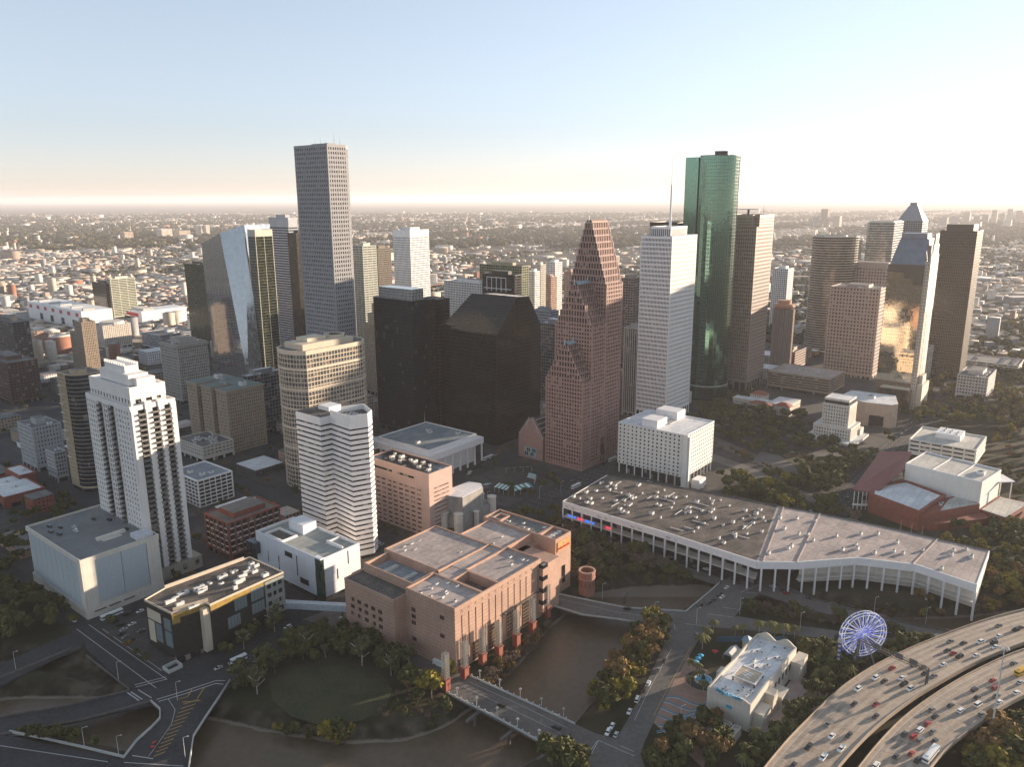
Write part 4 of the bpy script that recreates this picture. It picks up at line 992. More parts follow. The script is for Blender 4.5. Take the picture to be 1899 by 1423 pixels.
# 4 brown granite tower with a stepped corner
x, y, hh, ul, vl = D['brown']; p = (x, y)
po = [p, loc(p, ul, 0), loc(p, ul, 46), loc(p, 0, 46)]
po = rect(p, 0, ul, 0, 44)
r = tower(None, 'office_tower', 'brown granite tower beside the green glass one, helipad on its roof', 'skyscraper', C_BROWNG, G_DARK, 4.7, 2.8, 2.1, 1.25, .4, .5, poly=po, h=hh - 14, n=2, pent=None, par=.2, basement=14)
po2 = [loc(p, 8, 0), loc(p, ul, 0), loc(p, ul, 44), loc(p, 0, 44), loc(p, 0, 6), loc(p, 8, 6)]
q = MB(); q.prism(offset(po2, -.4), hh - 14, hh, 0); q.build('upper_glazing', G_DARK, r)
q = MB(); facade(q, offset(po2, -.4), hh - 14, hh, 4, 2.5, 1.9, .3, 1.1, .36); q.ring(offset(po2, -.8), offset(po2, .1), hh - 1.5, hh + 1); q.build('upper_wall_grid', C_BROWNG, r, kind='stuff')
q = MB(); cq = loc(p, 24, 22); q.cyl(cq[0], cq[1], hh, hh + 7, 1.5, 8); q.cyl(cq[0], cq[1], hh + 7, hh + 7.6, 15, 20); q.build('helipad', M_DARKM, r)
q = MB(); q.prism(offset(po2, -.7), hh - .3, hh + .2); q.build('roof', M_ROOF, r); cq = loc(p, 40, 8); antenna(r, cq[0], cq[1], hh, 14, .5, M_DARKM)

# 5 red granite tower with three stepped gables
p = (64.5, 693.0)
t = thing('gabled_tower', 'red granite skyscraper with three stepped gables rising to the right', 'skyscraper', (*loc(p, 25, 20), 0)); FOOT.append(rect(p, -5, 60, -4, 46))
gs = [(0, 14.5, 86, 118), (14.5, 37, 136, 172), (37, 65, 172, 227)]
VW = 42; core = MB(); grid = MB(); slope = MB(); fins = MB()
for gi, (s0, s1, ze, zr) in enumerate(gs):
    z0 = 0
    # body up to the eave, then steps on both v sides up to the ridge
    nst = {0: 6, 1: 6, 2: 9}[gi]; zt = ze; lo, hi = 0, VW
    core.prism(offset(rect(p, s0, s1, 0, VW), -.45), 0, ze)
    facade(grid, offset(rect(p, s0, s1, 0, VW), -.45), 0 if gi == 0 else 0, ze, 3.7, 3.0, 1.5, .4, 1.2, .55)
    for k in range(nst):
        d = (k + 1) * (VW / 2 - 4.4) / nst; za = ze + k * (zr - ze) / nst; zb = ze + (k + 1) * (zr - ze) / nst
        po = rect(p, s0 + .1, s1 - .1, d, VW - d); c2 = offset(po, -.45); core.prism(c2, za, zb)
        facade(grid, c2, za, zb, (zr - ze) / nst, 3.0, 1.5, .4, 1.1, .55)
        for tt_ in (d - .2, VW - d + .2):
            for s in (s0 + .5, s1 - .5):
                c_ = loc(p, s, tt_); fins.cyl(c_[0], c_[1], za, za + 3.2, .45, 4, 0, .05)
    for s in (s0 + .6, s1 - .6):
        c_ = loc(p, s, VW / 2); fins.cyl(c_[0], c_[1], zr, zr + 6, .8, 4, 0, .08)
    rr = rect(p, s0 + 1, s1 - .5, VW / 2 - 3.4, VW / 2 + 3.4)
    q = MB()
    n0 = []
    for k in range(7):
        a = pi * k / 6; n0.append((VW / 2 - 3.4 * cos(a), zr + .2 + 2.6 * sin(a)))
    for k in range(6):
        a0, a1 = n0[k], n0[k + 1]; A = loc(p, s0 + .6, a0[0]); B_ = loc(p, s1 - .4, a0[0]); C_ = loc(p, s1 - .4, a1[0]); E_ = loc(p, s0 + .6, a1[0])
        q.quad([(*A, a0[1]), (*B_, a0[1]), (*C_, a1[1]), (*E_, a1[1])])
    q.build('glass_ridge' if gi < 2 else 'ridge_cap', G_PALE if gi < 2 else C_RED, t)
core.build('glazing', G_DARK, t); grid.build('wall_grid', C_RED, t, kind='stuff'); fins.build('gable_finials', M_UNIT, t, kind='stuff')
# arch on the right face and street base
q = MB(); q.prism(rect(p, -.2, 65.6, -.3, VW + .3), 0, 3); q.prism(rect(p, 26, 40, -1.6, -.2), 0, 34); q.build('granite_base', C_RED, t)
q = MB(); q.prism(rect(p, 30, 36, -1.9, -1.5), 2, 26); q.build('arched_doorway', G_DARK, t)
# banking hall beside it with a stepped gable and glass vault
hp = loc(p, 0, VW + 3)
t = thing('gabled_hall', 'low red granite hall with stepped gable and blue-framed window, left of the gabled tower', 'hall', (*loc(hp, 10, 14), 0)); FOOT.append(rect(hp, -2, 40, 0, 34))
q = MB(); q.prism(rect(hp, 0, 5, 0, 30), 0, 22)
for k in range(9): q.prism(rect(hp, .05 * k, 5 - .05 * k, 1.5 * k + .8, 30 - 1.5 * k - .8), 22 + k * 2.1, 24.1 + k * 2.1)
q.build('gable_wall', C_RED, t)
q = MB(); q.prism(rect(hp, 5, 40, .5, 29.5), 0, 20); q.build('hall_body', C_RED, t)
q = MB(); po = [(*loc(hp, 5, 1), 20), (*loc(hp, 40, 1), 20), (*loc(hp, 40, 15), 40), (*loc(hp, 5, 15), 40)]; q.quad(po); q.quad([(*loc(hp, 40, 29), 20), (*loc(hp, 5, 29), 20), (*loc(hp, 5, 15), 40), (*loc(hp, 40, 15), 40)]); q.build('roof', M_DARKM, t)
for k in range(5):
    f = k / 5 + .1; q = MB(); q.beam((*loc(hp, 5, 1 + 14 * f), 20.3 + 20 * f), (*loc(hp, 40, 1 + 14 * f), 20.3 + 20 * f), 1.5, .5); q.build('skylight_strip', M_UNIT, t)
for k in range(9):
    for tt_ in (1.5 * k + .6, 30 - 1.5 * k - .6):
        c_ = loc(hp, .6, tt_); q = MB(); q.cyl(c_[0], c_[1], 22 + k * 2.1, 26 + k * 2.1, .5, 4, 0, .05); q.build('finial', M_UNIT, t)
q = MB(); q.prism(rect(hp, -.35, 0, 8, 22), 2.5, 11.5); q.build('window_frame', mat('blue_frame', (.16, .42, .55), .6), t)
for i in range(6):
    for j in range(2):
        q = MB(); q.prism(rect(hp, -.6, -.3, 8.7 + i * 2.25, 10.2 + i * 2.25), 3.3 + j * 4.2, 6.7 + j * 4.2); q.build('window', G_DARK if (i + j) % 3 else mat('amber_pane', (.5, .3, .12), .4), t)

# 6 twin black trapezoid towers
p = (-15.7, 770.7); vl = 76.8
t = thing('black_trapezoid_tower', 'black glass tower with a steep sloping roof facing the white colonnaded hall', 'office tower', (*loc(p, 15, 38), 0)); FOOT.append(rect(p, -2, 72, -2, 78))
q = MB(); hs, ht = 116, 151; s1 = 33
A = [loc(p, 0, 0), loc(p, 70, 0), loc(p, 70, vl), loc(p, 0, vl)]
n = len(q.V)
q.prism(rect(p, 0, s1, 0, vl), 0, hs)
a, b_, c_, d_ = (*loc(p, 0, 0), hs), (*loc(p, 0, vl), hs), (*loc(p, s1, vl - 16), ht), (*loc(p, s1, 0), ht)
q.quad([a, d_, c_, b_]); q.quad([(*loc(p, s1, 0), hs), d_, a]); q.quad([b_, c_, (*loc(p, s1, vl), hs)]); q.quad([(*loc(p, s1, vl), hs), c_, d_, (*loc(p, s1, 0), hs)])
q.build('glazing', G_BLACK, t)
g = MB()
facade(g, rect(p, 0, s1, 0, vl), 6, hs, 3.9, 1.6, .16, .06, .14, .12, edges=[0, 3])
for k in range(15):
    f = (k + .5) / 15; g.beam((*loc(p, s1 * f - .2, 0), hs + (ht - hs) * f + .15), (*loc(p, s1 * f - .2, vl - 16 * f), hs + (ht - hs) * f + .15), .35, .25)
for tt_ in (0,): g.beam(a, d_, .5, .5); g.beam(a, b_, .5, .5)
g.build('mullions', C_BLACKM, t, kind='stuff')
t = thing('black_trapezoid_tower', 'black glass tower behind, its roof sloping down on the right side', 'office tower', (*loc(p, 50, 30), 0))
q = MB(); pb_ = [(*loc(p, 33.2, -.4), 0), (*loc(p, 73.5, -.4), 0), (*loc(p, 73.5, -.4), 118), (*loc(p, 53, -.4), 150), (*loc(p, 33.2, -.4), 151.5)]
pf = [(x_ + EV[0] * 46, y_ + EV[1] * 46, z_) for x_, y_, z_ in pb_]
q.quad(pb_); q.quad(pf[::-1])
for i in range(5): j = (i + 1) % 5; q.quad([pb_[j], pb_[i], pf[i], pf[j]][::1])
q.build('glazing', G_BLACK, t, fix=True)
g = MB()
for i in range(25): s = 33.5 + i * 1.62; zt = 151 if s < 53 else 150 - (s - 53) * 32 / 20.5; c1 = loc(p, s, -.45); g.beam((*c1, 6), (*c1, zt), .14, .2)
for k in range(38):
    z = 6 + k * 3.9; s2 = 73.3 if z < 118 else 53 + (150 - z) * 20.5 / 32
    if z < 150: g.beam((*loc(p, 33.3, -.45), z), (*loc(p, s2, -.45), z), .12, .14)
g.build('mullions', C_BLACKM, t, kind='stuff')

# 7 dark pier-fronted tower with a glass crown
x, y, hh, ul, vl = D['dark']; p = (x, y)
r = tower(None, 'office_tower', 'dark blue pier-fronted tower carrying a pale glass crown', 'office tower', C_BLACKM, G_BLUE, 3.9, 1.6, .5, .35, .1, .4, poly=rect(p, 0, 24, 0, vl), h=hh, n=0, pent=None, par=.4)
q = MB(); q.prism(rect(p, 1, 18, 0, 50), hh + .3, hh + 12, 0); q.build('glass_crown', G_SILVER, r)
q = MB(); facade(q, rect(p, 1, 18, 0, 50), hh + .3, hh + 12, 3, 2, .15, .1, .15, .12); q.build('crown_mullions', M_UNIT, r, kind='stuff')
tower(None, 'office_tower', 'dark stepped shoulder tower between the glass-crowned and the sloping black towers', 'office tower', C_BLACKM, G_BRONZE, 3.9, 1.6, .6, .35, poly=rect(p, 24.3, 42, 6, 40), h=hh - 3, n=1, pent=None)
tower(None, 'office_tower', 'slim dark tower touching the sloping black tower on its left', 'office tower', C_BLACKM, G_BLACK, 3.9, 1.8, .6, .35, poly=rect(p, 43, 62, 4, 30), h=hh - 4, n=0, pent=None)

def T(key, label, wall, gl, fh=3.9, bay=3.0, bandh=1.2, pw=.7, **k):
    return tower(key, k.pop('name', 'office_building'), label, k.pop('cat', 'office building'), wall, gl, fh, bay, bandh, pw, **k)
T('slab', 'white slab tower with a blank top band, far behind the dark glass-crowned tower', C_WHITE, G_DARK, 4.1, 3.2, 1.9, 1.1, topband=12, cat='office tower')
T('greengray', 'pale green glass tower right behind the tallest gray skyscraper', mat('pale_green_panel', (.38, .40, .33), .5), G_GRAY, 3.9, 9, 1.6, .5, cat='office tower', vl=0) if False else None
x, y, hh, ul, vl = D['greengray']; T(None, 'pale green glass tower close behind the tallest gray skyscraper', mat('pale_green_panel', (.40, .42, .35), .5), G_GRAY, 3.9, 9, 1.9, .5, poly=rect((x, y), 0, 30, 0, 26), h=hh, cat='office tower')
x, y, hh, ul, vl = D['bronze']; T(None, 'small bronze glass tower left of the white slab tower', C_BRONZE, G_GOLD, 4, 3.4, 1.6, .5, poly=rect((x, y), 0, 33, 0, 26), h=hh, cat='office tower')
x, y, hh, ul, vl = D['banded']; T(None, 'gray tower with horizontal bands left of the tallest skyscraper', mat('gray_band', (.36, .36, .38), .6, scale=.2), G_BLUE, 4.0, 60, 1.9, .3, poly=rect((x, y), 0, 17, 0, 52), h=hh, cat='skyscraper', topband=14)
x, y, hh, ul, vl = D['banded2']; T(None, 'black narrow tower squeezed against the tallest skyscraper', C_BLACKM, G_BRONZE, 3.9, 2, .6, .3, poly=rect((x, y), 0, 30, 0, 22), h=hh, cat='office tower')
# slanted silver glass tower
t = thing('faceted_glass_tower', 'faceted mirror-glass tower with a slanting roof line at left', 'skyscraper', (-395, 1090, 0)); FOOT.append([(-460, 1060), (-345, 1040), (-330, 1120), (-450, 1150)])
def atY(px, py, Yd): 
    x_, y_ = (px - 949.5) / 1450, -(py - 711.5) / 1450; d = RT * x_ + UP * y_ + FW; k = Yd / d.y; return (d.x * k, Yd, 250 + d.z * k)
A0 = (-427.5, 1100, 0); A1 = (-430, 1100, 190.3)
B0 = (-362.5, 1048, 0); B1 = (-392, 1070, 205.5)
C0 = (-345, 1060, 0); C1 = (-362, 1082, 215.5)
E0 = (-345, 1140, 0); E1 = (-345, 1140, 215); F0 = (-425, 1160, 0); F1 = (-430, 1160, 192)
Aa0 = (-438, 1130, 0); Aa1 = (-440, 1130, 186)
q = MB(); q.quad([A0, B0, B1, A1]); q.quad([Aa0, A0, A1, Aa1]); q.quad([C0, E0, E1, C1]); q.quad([E0, F0, F1, E1]); q.quad([F0, Aa0, Aa1, F1]); q.quad([A1, B1, C1, E1, F1, Aa1])
q.build('mirror_facade', glass('mirror_gray_glass', (.60, .60, .62), metal=.9, rough=.05, warp=.003, blind=0, cell=(1.6, 4)), t)
q = MB(); q.quad([B0, C0, C1, B1]); q.build('silver_facet', G_SILVER, t)
g = MB()
for k in range(52):
    f = k / 52; L_ = lambda a, b__: tuple(a[i] + (b__[i] - a[i]) * f for i in range(3))
    g.beam(L_(A0, A1), L_(B0, B1), .14, .25); g.beam(L_(B0, B1), L_(C0, C1), .14, .25)
for k in range(9): f = k / 8; g.beam(tuple(A0[i] + (B0[i] - A0[i]) * f for i in range(3)), tuple(A1[i] + (B1[i] - A1[i]) * f for i in range(3)), .1, .16)
g.build('mullions', C_STEEL, t, kind='stuff')
x, y, hh, ul, vl = D['glassR']; T(None, 'dark green glass block standing against the faceted mirror tower', mat('cream_fin', (.5, .47, .38), .6), glass('deep_green_glass', (.02, .03, .02), metal=.3, warp=.01, blind=.04, blindcol=(.06,.06,.02)), 3.9, 14, .12, .5, poly=rect((x + 1, y), 0, 27, 0, 18), h=hh, cat='office tower', topband=8, pent=None, n=1)

T('green14', 'olive glass tower with dark corner pier left of the faceted mirror tower', C_BRONZE, G_GREEND, 3.9, 3.2, .9, .5, cat='office tower')
T('cream', 'cream end-walled hotel tower with yellow-green banded windows at upper left', mat('cream_panel', (.66, .62, .50), .6), G_GREEND, 3.6, 20, 1.2, .6, cat='hotel tower', name='hotel_tower')
x, y, hh, ul, vl = D['creamdark']; T(None, 'dark brown wing attached left of the cream hotel tower', C_BRONZE, G_BLACK, 3.6, 4, .9, .4, poly=rect((x, y), -2, 20, 0, 62), h=hh, cat='hotel wing', name='hotel_wing')
def conv(key, label, reds):
    x, y, hh, ul, vl = D[key]; t = thing('convention_hall', label, 'convention hall', (x, y, 0)); FOOT.append(rect((x, y), 0, ul, 0, vl))
    q = MB(); q.prism(rect((x, y), 0, max(ul, 60), 0, vl), 0, hh, 0, mtop=0); q.build('hall_body', C_WHITE, t)
    for i in range(reds): q = MB(); q.prism(rect((x, y), -.6, 0, 14 + i * vl / reds, 26 + i * vl / reds), hh - 12, hh - 5); q.build('red_panel', mat('signal_red', (.45, .03, .05), .6), t)
    for i in range(5): q = MB(); q.prism(rect((x, y), 8, 30, 8 + i * vl / 5, 14 + i * vl / 5), hh, hh + 4); q.build('roof_duct', M_RAIL, t)
    for i in range(4): q = MB(); q.prism(rect((x, y), -.5, 0, 30 + i * vl / 5, 44 + i * vl / 5), 3, hh * .45); q.build('dark_opening', G_DARK, t)
conv('conv1', 'long white convention hall with red panels at the upper left', 7); conv('conv2', 'white convention hall with red panels right of the cream hotel tower', 4)
T('edge1', 'dark banded tower cut by the left picture edge, upper one', C_DGRAY, G_DARK, 3.8, 5, 1.0, .4)
T('edge2', 'dark brick block with two white upper storeys at the left edge', mat('dark_brick', (.10, .06, .045), .9), G_DARK, 3.7, 4, 1.6, 1.2, topband=0)
x, y, hh, ul, vl = D['edge2']; 
T('pinklow', 'small pink stone block with a flat white roof at left', C_PINK, G_DARK, 3.8, 5, 2.6, 2.2, n=1)
x, y, hh, ul, vl = D['deco']; r = T(None, 'brown brick stepped tower behind the white balconied tower', C_TAN, G_DARK, 3.7, 2.3, 1.2, 1.3, poly=rect((x, y), 0, ul, 0, 24), h=hh + 8, n=1); 
T(None, 'lower stepped wing of the brown brick tower', C_TAN, G_DARK, 3.7, 2.3, 1.2, 1.3, poly=rect((x, y), 1, ul - 1, 24.2, vl), h=hh - 10, n=1, cat='office wing', name='office_wing')
r = T('arch', 'gray hotel with an arched roof screen and small square windows', C_CREAM, G_DARK, 3.2, 3.2, 1.6, 1.5, cat='hotel', name='hotel', pent=None)
x, y, hh, ul, vl = D['arch']; q = MB(); q.cyl(*loc((x, y), 24, 18), hh, hh + 5, 20, 20, 0, 19); q.build('arched_roof', C_CREAM, r)
T('garblue', 'long pale blue parking garage in shade at upper left', mat('pale_blue_panel', (.42, .46, .52), .7), G_DARK, 3.2, 60, 1.5, .3, cat='parking garage', name='parking_garage', pent=((.2, 5),))
r = T('ornate', 'ornate gray stone office block with a projecting cornice', mat('gray_stone', (.34, .31, .28), .8, scale=.3), G_DARK, 3.8, 2.4, 1.5, 1.2, pent=((.55, 6),))
x, y, hh, ul, vl = D['ornate']; q = MB(); pp = rect((x, y), 0, ul, 0, vl); q.ring(offset(pp, -.5), offset(pp, 1.4), hh - 2, hh - .6); q.ring(offset(pp, -.5), offset(pp, .9), hh - 14, hh - 13); q.build('cornice', mat('gray_stone', ()), r)
# the old hotel in three wings
x, y, hh, ul, vl = D['rice']; p = (x, y)
t = thing('old_hotel', 'tan brick hotel of three wings with a rooftop sign', 'hotel', (*loc(p, 20, 38), 0)); FOOT.append(rect(p, -2, ul + 2, -2, vl + 2))
q = MB(); g = MB(); rf = MB()
for (s0, s1, t0, t1) in ((0, ul, 0, 19), (0, ul, 28, 47), (0, ul, 56, 75), (20, ul, 19, 28), (20, ul, 47, 56)):
    c_ = offset(rect(p, s0, s1, t0, t1), -.3); q.prism(c_, 0, hh); rf.prism(offset(c_, .1), hh, hh + .5 + .1 * (s0 > 1))
    facade(g, c_, 0, hh, 3.6, 2.5, 1.7, .22 - .03 * (s0 > 1), 1.5, .26 - .03 * (s0 > 1))
for (t0, t1) in ((0, 19), (28, 47), (56, 75)): g.ring(rect(p, .5, ul - .5, t0 + .5, t1 - .5), rect(p, -.9, ul + .9, t0 - .9, t1 + .9), hh - 1.2, hh + .3)
q.build('glazing', G_DARK, t); g.build('brick_wall_grid', mat('tan_brick2', (.34, .27, .20), .85, scale=.3, var=.15), t, kind='stuff'); rf.build('roof', mat('roof_green', (.13, .17, .16), .9), t)
roof_unit(t, *loc(p, 25, 10), hh + .5, 3, 3, 4); roof_unit(t, *loc(p, 28, 60), hh + .5, 3, 4, 4)
def textobj(s, size, m, parent, origin, xdir, zdir=(0, 0, 1), name='lettering', depth=.12, align='CENTER', bold=False):
    cu = bpy.data.curves.new(name, 'FONT'); cu.body = s; cu.size = size; cu.extrude = depth; cu.align_x = align; cu.offset = .01 * size if bold else 0; cu.resolution_u = 3
    tmp = bpy.data.objects.new('tmp', cu); COL.objects.link(tmp); dg = bpy.context.evaluated_depsgraph_get(); me = bpy.data.meshes.new_from_object(tmp.evaluated_get(dg)); bpy.data.objects.remove(tmp)
    X_ = Vector(xdir).normalized(); Z_ = Vector(zdir).normalized(); N_ = X_.cross(Z_)
    o0 = Vector(ORG.get(parent.name, (0, 0, 0))) if parent else Vector((0, 0, 0))
    o = bpy.data.objects.new(name, me); COL.objects.link(o); me.materials.clear(); me.materials.append(m)
    if parent: o.parent = parent
    o.matrix_local = Matrix.Translation(Vector(origin) - o0) @ Matrix((X_, Z_, N_)).transposed().to_4x4()
    return o
NV = (EV[0], EV[1], 0); MV = (-EV[0], -EV[1], 0); MU = (EU[0], EU[1], 0)
q = MB()
for i in range(7): c_ = loc(p, 14, 20 + i * 2.6); q.beam((*c_, hh + .3), (*c_, hh + 9), .2)
for z in (hh + 1, hh + 4.8, hh + 8.8): q.beam((*loc(p, 14, 20), z), (*loc(p, 14, 35.6), z), .2)
q.build('sign_frame', C_STEEL, t)
textobj('RICE', 4.2, M_PAINT, t, (*loc(p, 13.6, 28), hh + 5.2), MV, name='sign_lettering'); textobj('HOTEL', 4.2, M_PAINT, t, (*loc(p, 13.6, 28), hh + 1.3), MV, name='sign_lettering')
T('darkgrid', 'dark grid-fronted office block with a pale roof behind the old hotel', C_STEEL, G_DARK, 3.9, 4, .8, .6, roofm=M_ROOFW)
T('ducts', 'gray low building crowded with rooftop ducts', C_CREAM, G_DARK, 3.6, 4, 2.4, 1.6, n=16, pent=None, cat='low building', name='low_building')
x, y, hh, ul, vl = D['parkw']; r = T(None, 'white open-frame parking garage behind the balconied tower', C_WHITE, mat('garage_dark', (.03, .03, .032), .9), 3.3, 5.2, .9, .55, poly=rect((x, y), 0, ul, 0, vl + 10), h=hh, bd=.4, pd=.6, cat='parking garage', name='parking_garage', roofm=mat('roof_blue_gray', (.22, .24, .28), .9, scale=.1), n=3, pent=None, basement=0, bands_parts=True)
r = T('redbrick', 'red brick warehouse block with white-framed upper windows', C_BRICK, G_DARK, 4.3, 5.5, 1.0, 1.3, pd=.5, bd=.2, wall2=mat('white_trim', (.55, .53, .5), .7), pent=((.62, 4),), n=3, par=1.0, bands_parts=False)
T('gray30', 'gray six-storey block with even square windows at left', mat('gray_plaster', (.36, .36, .36), .8, scale=.2), G_DARK, 4.2, 2.9, 2.1, 1.7, pent=((.35, 6),), n=3)
T('gray85', 'small ornate gray block beside the curved glass tower', mat('gray_plaster', ()), G_DARK, 3.8, 2.2, 1.6, 1.0, n=1, pent=None)
T('red1', 'small dark red flat building with white roof at left edge', C_BRICK, G_DARK, 4, 6, 3.4, 5, n=1, pent=None, roofm=M_ROOFW, cat='low building', name='low_building')
T('red2', 'long low building with a sagging white roof at the left edge', C_BRICK, G_DARK, 4, 6, 3.4, 5, n=2, pent=None, roofm=M_ROOFW, cat='low building', name='low_building')
# curved tan and glass tower behind the white one
x, y, hh, ul, vl = D['curve']; p = (x, y)
po = [loc(p, 0, vl)] + [loc(p, 0, 14)] + [loc(p, 13 - 13 * cos(a), 13 - 13 * sin(a)) for a in [radians(10 + i * 13) for i in range(7)]] + [loc(p, ul + 4, 0), loc(p, ul + 4, vl)]
r = T(None, 'tan tower with a rounded dark glass corner behind the white balconied tower', mat('tan_precast', (.42, .33, .22), .8, scale=.3), G_BLUE, 3.6, 60, .35, .0, poly=ccw(po), h=hh, pent=((.4, 4),), cat='apartment tower', name='apartment_tower', bd=.25)
q = MB(); po3 = rect(p, -.5, 6, 13.5, vl); facade(q, offset(po3, -.3), 4, hh, 3.6, 2.6, 1.5, .5, 1.3, .6, edges=[3, 2]); q.build('tan_wall_grid', mat('tan_precast', ()), r, kind='stuff')
for k in range(9): q = MB(); q.prism(rect(p, -2, -.2, vl - 7, vl + .5), 30 + k * 8, 30.4 + k * 8); q.build('balcony', C_CREAM, r)

# ---------------------------------------------------------------- right-hand towers
x, y, hh, ul, vl = D['gray']; T(None, 'gray fin-fronted slab with white roof screen beside the red gabled tower', mat('gray_fin', (.36, .33, .31), .6), G_DARK, 3.9, 2.6, .15, .95, poly=rect((x, y), 0, 32, 0, vl), h=hh, pd=.8, bd=.1, pent=((.62, 5),), n=1, cat='office tower')
x, y, hh, ul, vl = D['strip1187']; T(None, 'brown grid office block seen between the gabled and the white mast towers', C_BROWNG, G_DARK, 3.9, 4, 1.4, .8, poly=rect((x, y), 0, 30, 0, 26), h=hh, cat='office tower')
T('brownstripe', 'long brown garage-like office block with dark window stripes', mat('brown_stripe', (.33, .24, .18), .8, scale=.2), G_DARK, 3.0, 80, 1.7, .6, roofm=M_ROOFT, n=9, pent=None, cat='low office block', topband=1.2)
T('t1530', 'brown grid tower with a tall dark top row, right of centre', mat('mauve_precast', (.38, .30, .26), .7, scale=.3, var=.1), G_DARK, 5.0, 4.3, 2.3, 2.0, topband=0, pent=((.45, 4),), n=4, cat='office tower', bd=.4, pd=.5)
T('t1567', 'brown grid tower with a white oblong roof screen behind the other grid tower', mat('mauve_precast', ()), G_DARK, 5.0, 4.3, 2.3, 2.0, pent=((.8, 9),), n=1, cat='office tower', bd=.4, pd=.5)
def oval(cx, cy, a, b, k=28, rot=0): 
    return [(cx + a * cos(t) * cos(rot) - b * sin(t) * sin(rot), cy + a * cos(t) * sin(rot) + b * sin(t) * cos(rot)) for t in [2 * pi * i / k for i in range(k)]]
C_PALEB = mat('pale_band', (.58, .55, .47), .5)
T(None, 'oval glass tower with thin pale bands, left one of the two banded glass towers', C_PALEB, G_BRONZE, 4.0, 500, .7, 0, poly=oval(520, 1272, 36, 30), h=187, bd=.5, n=3, pent=((.5, 2),), cat='office tower', name='oval_tower')
x, y, hh, ul, vl = D['stripeb']; T(None, 'dark vertical-striped tower between the two banded glass towers', C_PALEB, G_BLACK, 4, 3.2, .05, .8, poly=rect((x, y), 0, 40, 0, 34), h=hh, cat='office tower', n=1)
po = [loc((640, 1330), *q_) for q_ in ((0, 0), (60, 0), (78, 8), (84, 24), (78, 42), (10, 46), (-6, 38), (-10, 22), (-6, 8))]
T(None, 'wide round-ended glass tower with thin pale bands behind the gold mirror tower', C_PALEB, G_GRAY, 4.1, 500, .8, 0, poly=ccw(po), h=206, bd=.5, n=2, pent=((.9, 2.4),), cat='office tower', name='round_ended_tower')
x, y, hh, ul, vl = D['pyr']; r = T(None, 'tower with a truncated pyramid roof rising behind the gold mirror tower', C_STEEL, G_BLUE, 4, 4, 1, .6, poly=rect((x, y), -8, 38, -8, 38), h=hh, n=0, pent=None, cat='office tower', name='pyramid_roofed_tower')
q = MB(); q.taper(rect((x, y), -8, 38, -8, 38), hh + .3, rect((x, y), 7, 23, 7, 23), hh + 29, 0); q.prism(rect((x, y), 8.5, 21.5, 8.5, 21.5), hh + 29, hh + 35); q.build('pyramid_roof', mat('slate_roof', (.22, .235, .26), .5, scale=.3), r)
T('black', 'broad black-brown grid tower, rightmost of the tall towers', C_BRONZE, G_BLACK, 3.9, 2.2, 1.5, .9, bd=.35, pd=.45, pent=((.75, 9),), n=1, cat='skyscraper', wall2=C_BRONZE)
x, y, hh, ul, vl = D['herlow']; T(None, 'cream striped office slab at the foot of the black-brown tower', C_CREAM, G_DARK, 3.6, 60, 1.6, .5, poly=rect((x - 6, y), 0, 40, 0, 20), h=hh, cat='office block')
T('slabr', 'pale grey slab block with open dark balconies beside the right-hand street', mat('lilac_panel', (.50, .46, .44), .8, scale=.2, streak=.15), G_DARK, 3.7, 3.2, 2.0, 1.3, cat='office block', poly=rect(D['slabr'][:2], 0, 62, 0, 34), h=29, n=4) 
x, y, hh, ul, vl = D['slabr']; q = MB(); q.prism(rect((x, y), -.9, -.2, 14, 34.6), .2, 31); o = q.build('blank_end_wall', mat('lilac_panel', ()), r)
o.parent = None; tag(o, 'tall blank grey wall screening the street end of the balconied slab block', 'screen wall')
# gold mirror tower with granite side and stepped top
x, y = 468.7, 893.3; p = (x, y)
t = thing('gold_mirror_tower', 'gold mirror-glass tower with a sloping gray crown and stepped granite side', 'skyscraper', (*loc(p, 16, 18), 0)); FOOT.append(rect(p, -4, 40, -8, 44))
q = MB(); vl = 38; s_ = 34; H1 = 168; H2 = 208
q.prism(rect(p, 0, s_, 0, vl), 0, H1); q.build('mirror_facade', G_GOLD, t)
q = MB(); a, b_, c_, d_ = (*loc(p, 0, 0), H1), (*loc(p, 0, vl), H1), (*loc(p, 13, vl - 7), H2 - 6), (*loc(p, 13, 2), H2 - 6)
e0, e1 = (*loc(p, s_, 0), H1), (*loc(p, s_, vl), H1)
q.quad([a, d_, c_, b_]); q.quad([(*loc(p, s_, 0), H2 - 6), d_, a, e0]); q.quad([b_, c_, (*loc(p, s_, vl - 7), H2 - 6), e1]); q.quad([d_, (*loc(p, s_, 2), H2 - 6), (*loc(p, s_, vl - 7), H2 - 6), c_])
q.prism(rect(p, 12, s_, 3, vl - 8), H2 - 6, H2)
q.build('sloping_crown', mat('gray_crown', (.17, .18, .21), .35, scale=.2, metal=.3), t)
q = MB()
for k, (t0, t1, z0) in enumerate(((0, 9, 150), (9, 20, 157), (20, 38, 164))): q.prism(rect(p, -.6, .4, t0, t1), z0, 173 - 0 * k)
q.build('stepped_dark_band', C_BRONZE, t)
g = MB(); facade(g, rect(p, 0, s_, 0, vl), 8, 150, 3.9, 1.9, .14, .08, .1, .1, edges=[3, 2]); g.build('mullions', C_STEEL, t, kind='stuff')
GR = mat('beige_granite', (.50, .43, .34), .6, scale=.2, var=.08)
q = MB(); q.prism(rect(p, 2, s_ + 6, -5, -.1), 0, 178); q.build('side_glazing', G_DARK, t)
g = MB(); facade(g, rect(p, 2, s_ + 6, -5, -.1), 0, 178, 3.9, 2.6, 2.3, .4, 1.3, .5, edges=[3, 0])
